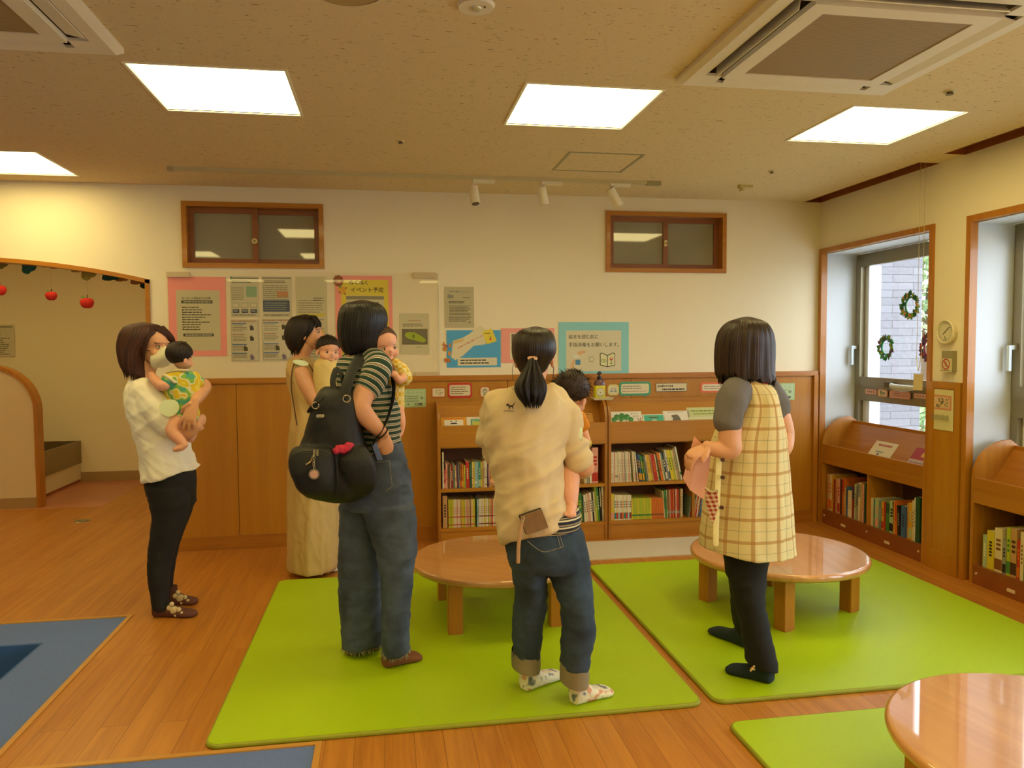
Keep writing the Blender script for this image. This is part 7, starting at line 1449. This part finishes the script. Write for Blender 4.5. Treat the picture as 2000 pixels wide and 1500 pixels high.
# button placket, buttons, pocket
q = MB(); q.tube([onY(1404, 895, Y - .150), onY(1402, 940, Y - .163), onY(1400, 990, Y - .17), onY(1398, 1030, Y - .178), onY(1398, 1062, Y - .182)], .013, 10, flat=.15, side=(1, 0, 0)); q.build('placket', cloth('#dccb8a'), W4)
for px, py in ((1411, 898), (1411, 932), (1409, 991)): p = onY(px, py, Y - .168 - (py - 900) * .0001); q = MB(); q.cyl(p, p + Vector((-.001, -.008, 0)), .0085, 20, 0, .0075); q.build('button', mat('#4a2c16', .35), W4)
s = NT('red gingham'); at = s.n('TexCoord'); sp = s.n('SeparateXYZ'); s.l(at.outputs['Object'], sp.inputs[0])
def gb(o): return s.math('LESS_THAN', s.math('FRACT', s.math('MULTIPLY', o, 62.0)), .5)
g_ = s.math('ADD', gb(s.math('ADD', sp.outputs[0], s.math('MULTIPLY', sp.outputs[2], .25))), gb(s.math('SUBTRACT', sp.outputs[2], s.math('MULTIPLY', sp.outputs[0], .25)))); s.l(s.mix(s.math('MULTIPLY', g_, .5), lin('#e0cdb0'), lin('#a8231c')), s.b.inputs['Base Color']); s.b.inputs['Roughness'].default_value = .9
pk = [(1378, 954, .120), (1390, 962, .150), (1402, 958, .168), (1402, 990, .172), (1397, 1012, .176), (1392, 1024, .172), (1384, 1006, .155), (1380, 980, .135)]
q = MB(); q.prism([onY(x, y, Y - d - .008) for x, y, d in pk], (0, .006, 0)); pp = q.build('pocket', s.m, W4)
q = MB(); q.tube([onY(1378, 953, Y - .128), onY(1390, 961, Y - .158), onY(1402, 957, Y - .178)], .004, 8); q.build('pocket_trim', cloth('#e2d5b0'), pp)
q = MB(); q.tube([onY(1489, 744, Y - .07), onY(1497, 748, Y - .07), onY(1505, 744, Y - .065)], .0055, 8); q.build('neck_label', mat('#b03a4c', .8), W4)
BK4 = cloth('#0c0b0b', .85, .2)
b = MB(); body_rows(b, [(1415, 1497, 1040, .12, .05), (1417, 1496, 1075, .115, .05), (1419, 1494, 1100, .10, .05)], Y, 30)
body_rows(b, [(1418, 1494, 1055, .11, -.0), (1417, 1495, 1090, .10, -.02), (1421, 1493, 1120, .085, -.03), (1432, 1490, 1152, .08, -.05), (1438, 1490, 1180, .075, -.07), (1446, 1496, 1208, .072, -.09), (1454, 1504, 1250, .072, -.12), (1460, 1512, 1285, .075, -.135), (1462, 1516, (1296, 1308), .076, -.135)], Y, 28)
body_rows(b, [(1420, 1480, 1095, .085, .09), (1430, 1470, 1150, .075, .14), (1434, 1466, 1200, .068, .19), (1438, 1470, 1225, .066, .21), (1440, 1474, 1240, .066, .22)], Y, 28)
organic(b, 'trousers', BK4, W4, .006, 3, [(.005, (6, 6, 14), 2, 10)])
NV = mat('#16262a', .9, bump=.3, bscale=500, var=.1, vscale=200)
for hx, hy, tx, ty in ((1510, 1335, 1419, 1308), (1470, 1268, 1389, 1232)):
    h_, t_ = onZ(hx, hy, .018), onZ(tx, ty, .018); q = MB(); d_, l_ = foot(q, h_, t_, .0185, 1.05, .085, .043); an = h_ + (t_ - h_) * .22; q.cyl((an.x, an.y, .06), (an.x, an.y, .11), .030, 18); k_ = q.build('sock', NV, W4)
    if hx == 1510:
        q = MB(); p = onY(1469, 1306, an.y - .052)
        for u_, v_, r_ in ((0, 0, .007), (.008, .008, .005), (-.006, -.007, .005), (.009, -.004, .004)): q.ball(p + Vector((u_, 0, v_)), (r_, .004, r_), 10, 8)
        q.build('sock_motif', mat('#c9a86a', .8), k_)
# pink paper in her hand
YPp = Y - .10
pts = [(1356, 852), (1366, 862), (1389, 878), (1384, 930), (1375, 976), (1347, 957), (1334, 934)]
q = MB(); q.prism([onY(x, y, YPp + (.02 if x > 1380 else 0) + .0004 * (y - 850)) for x, y in pts], (0, .0015, 0)); tag(q.build('paper', mat('#e9a988', .8)), 'pink sheet of paper hanging from the hand of the woman in the plaid apron', 'paper')
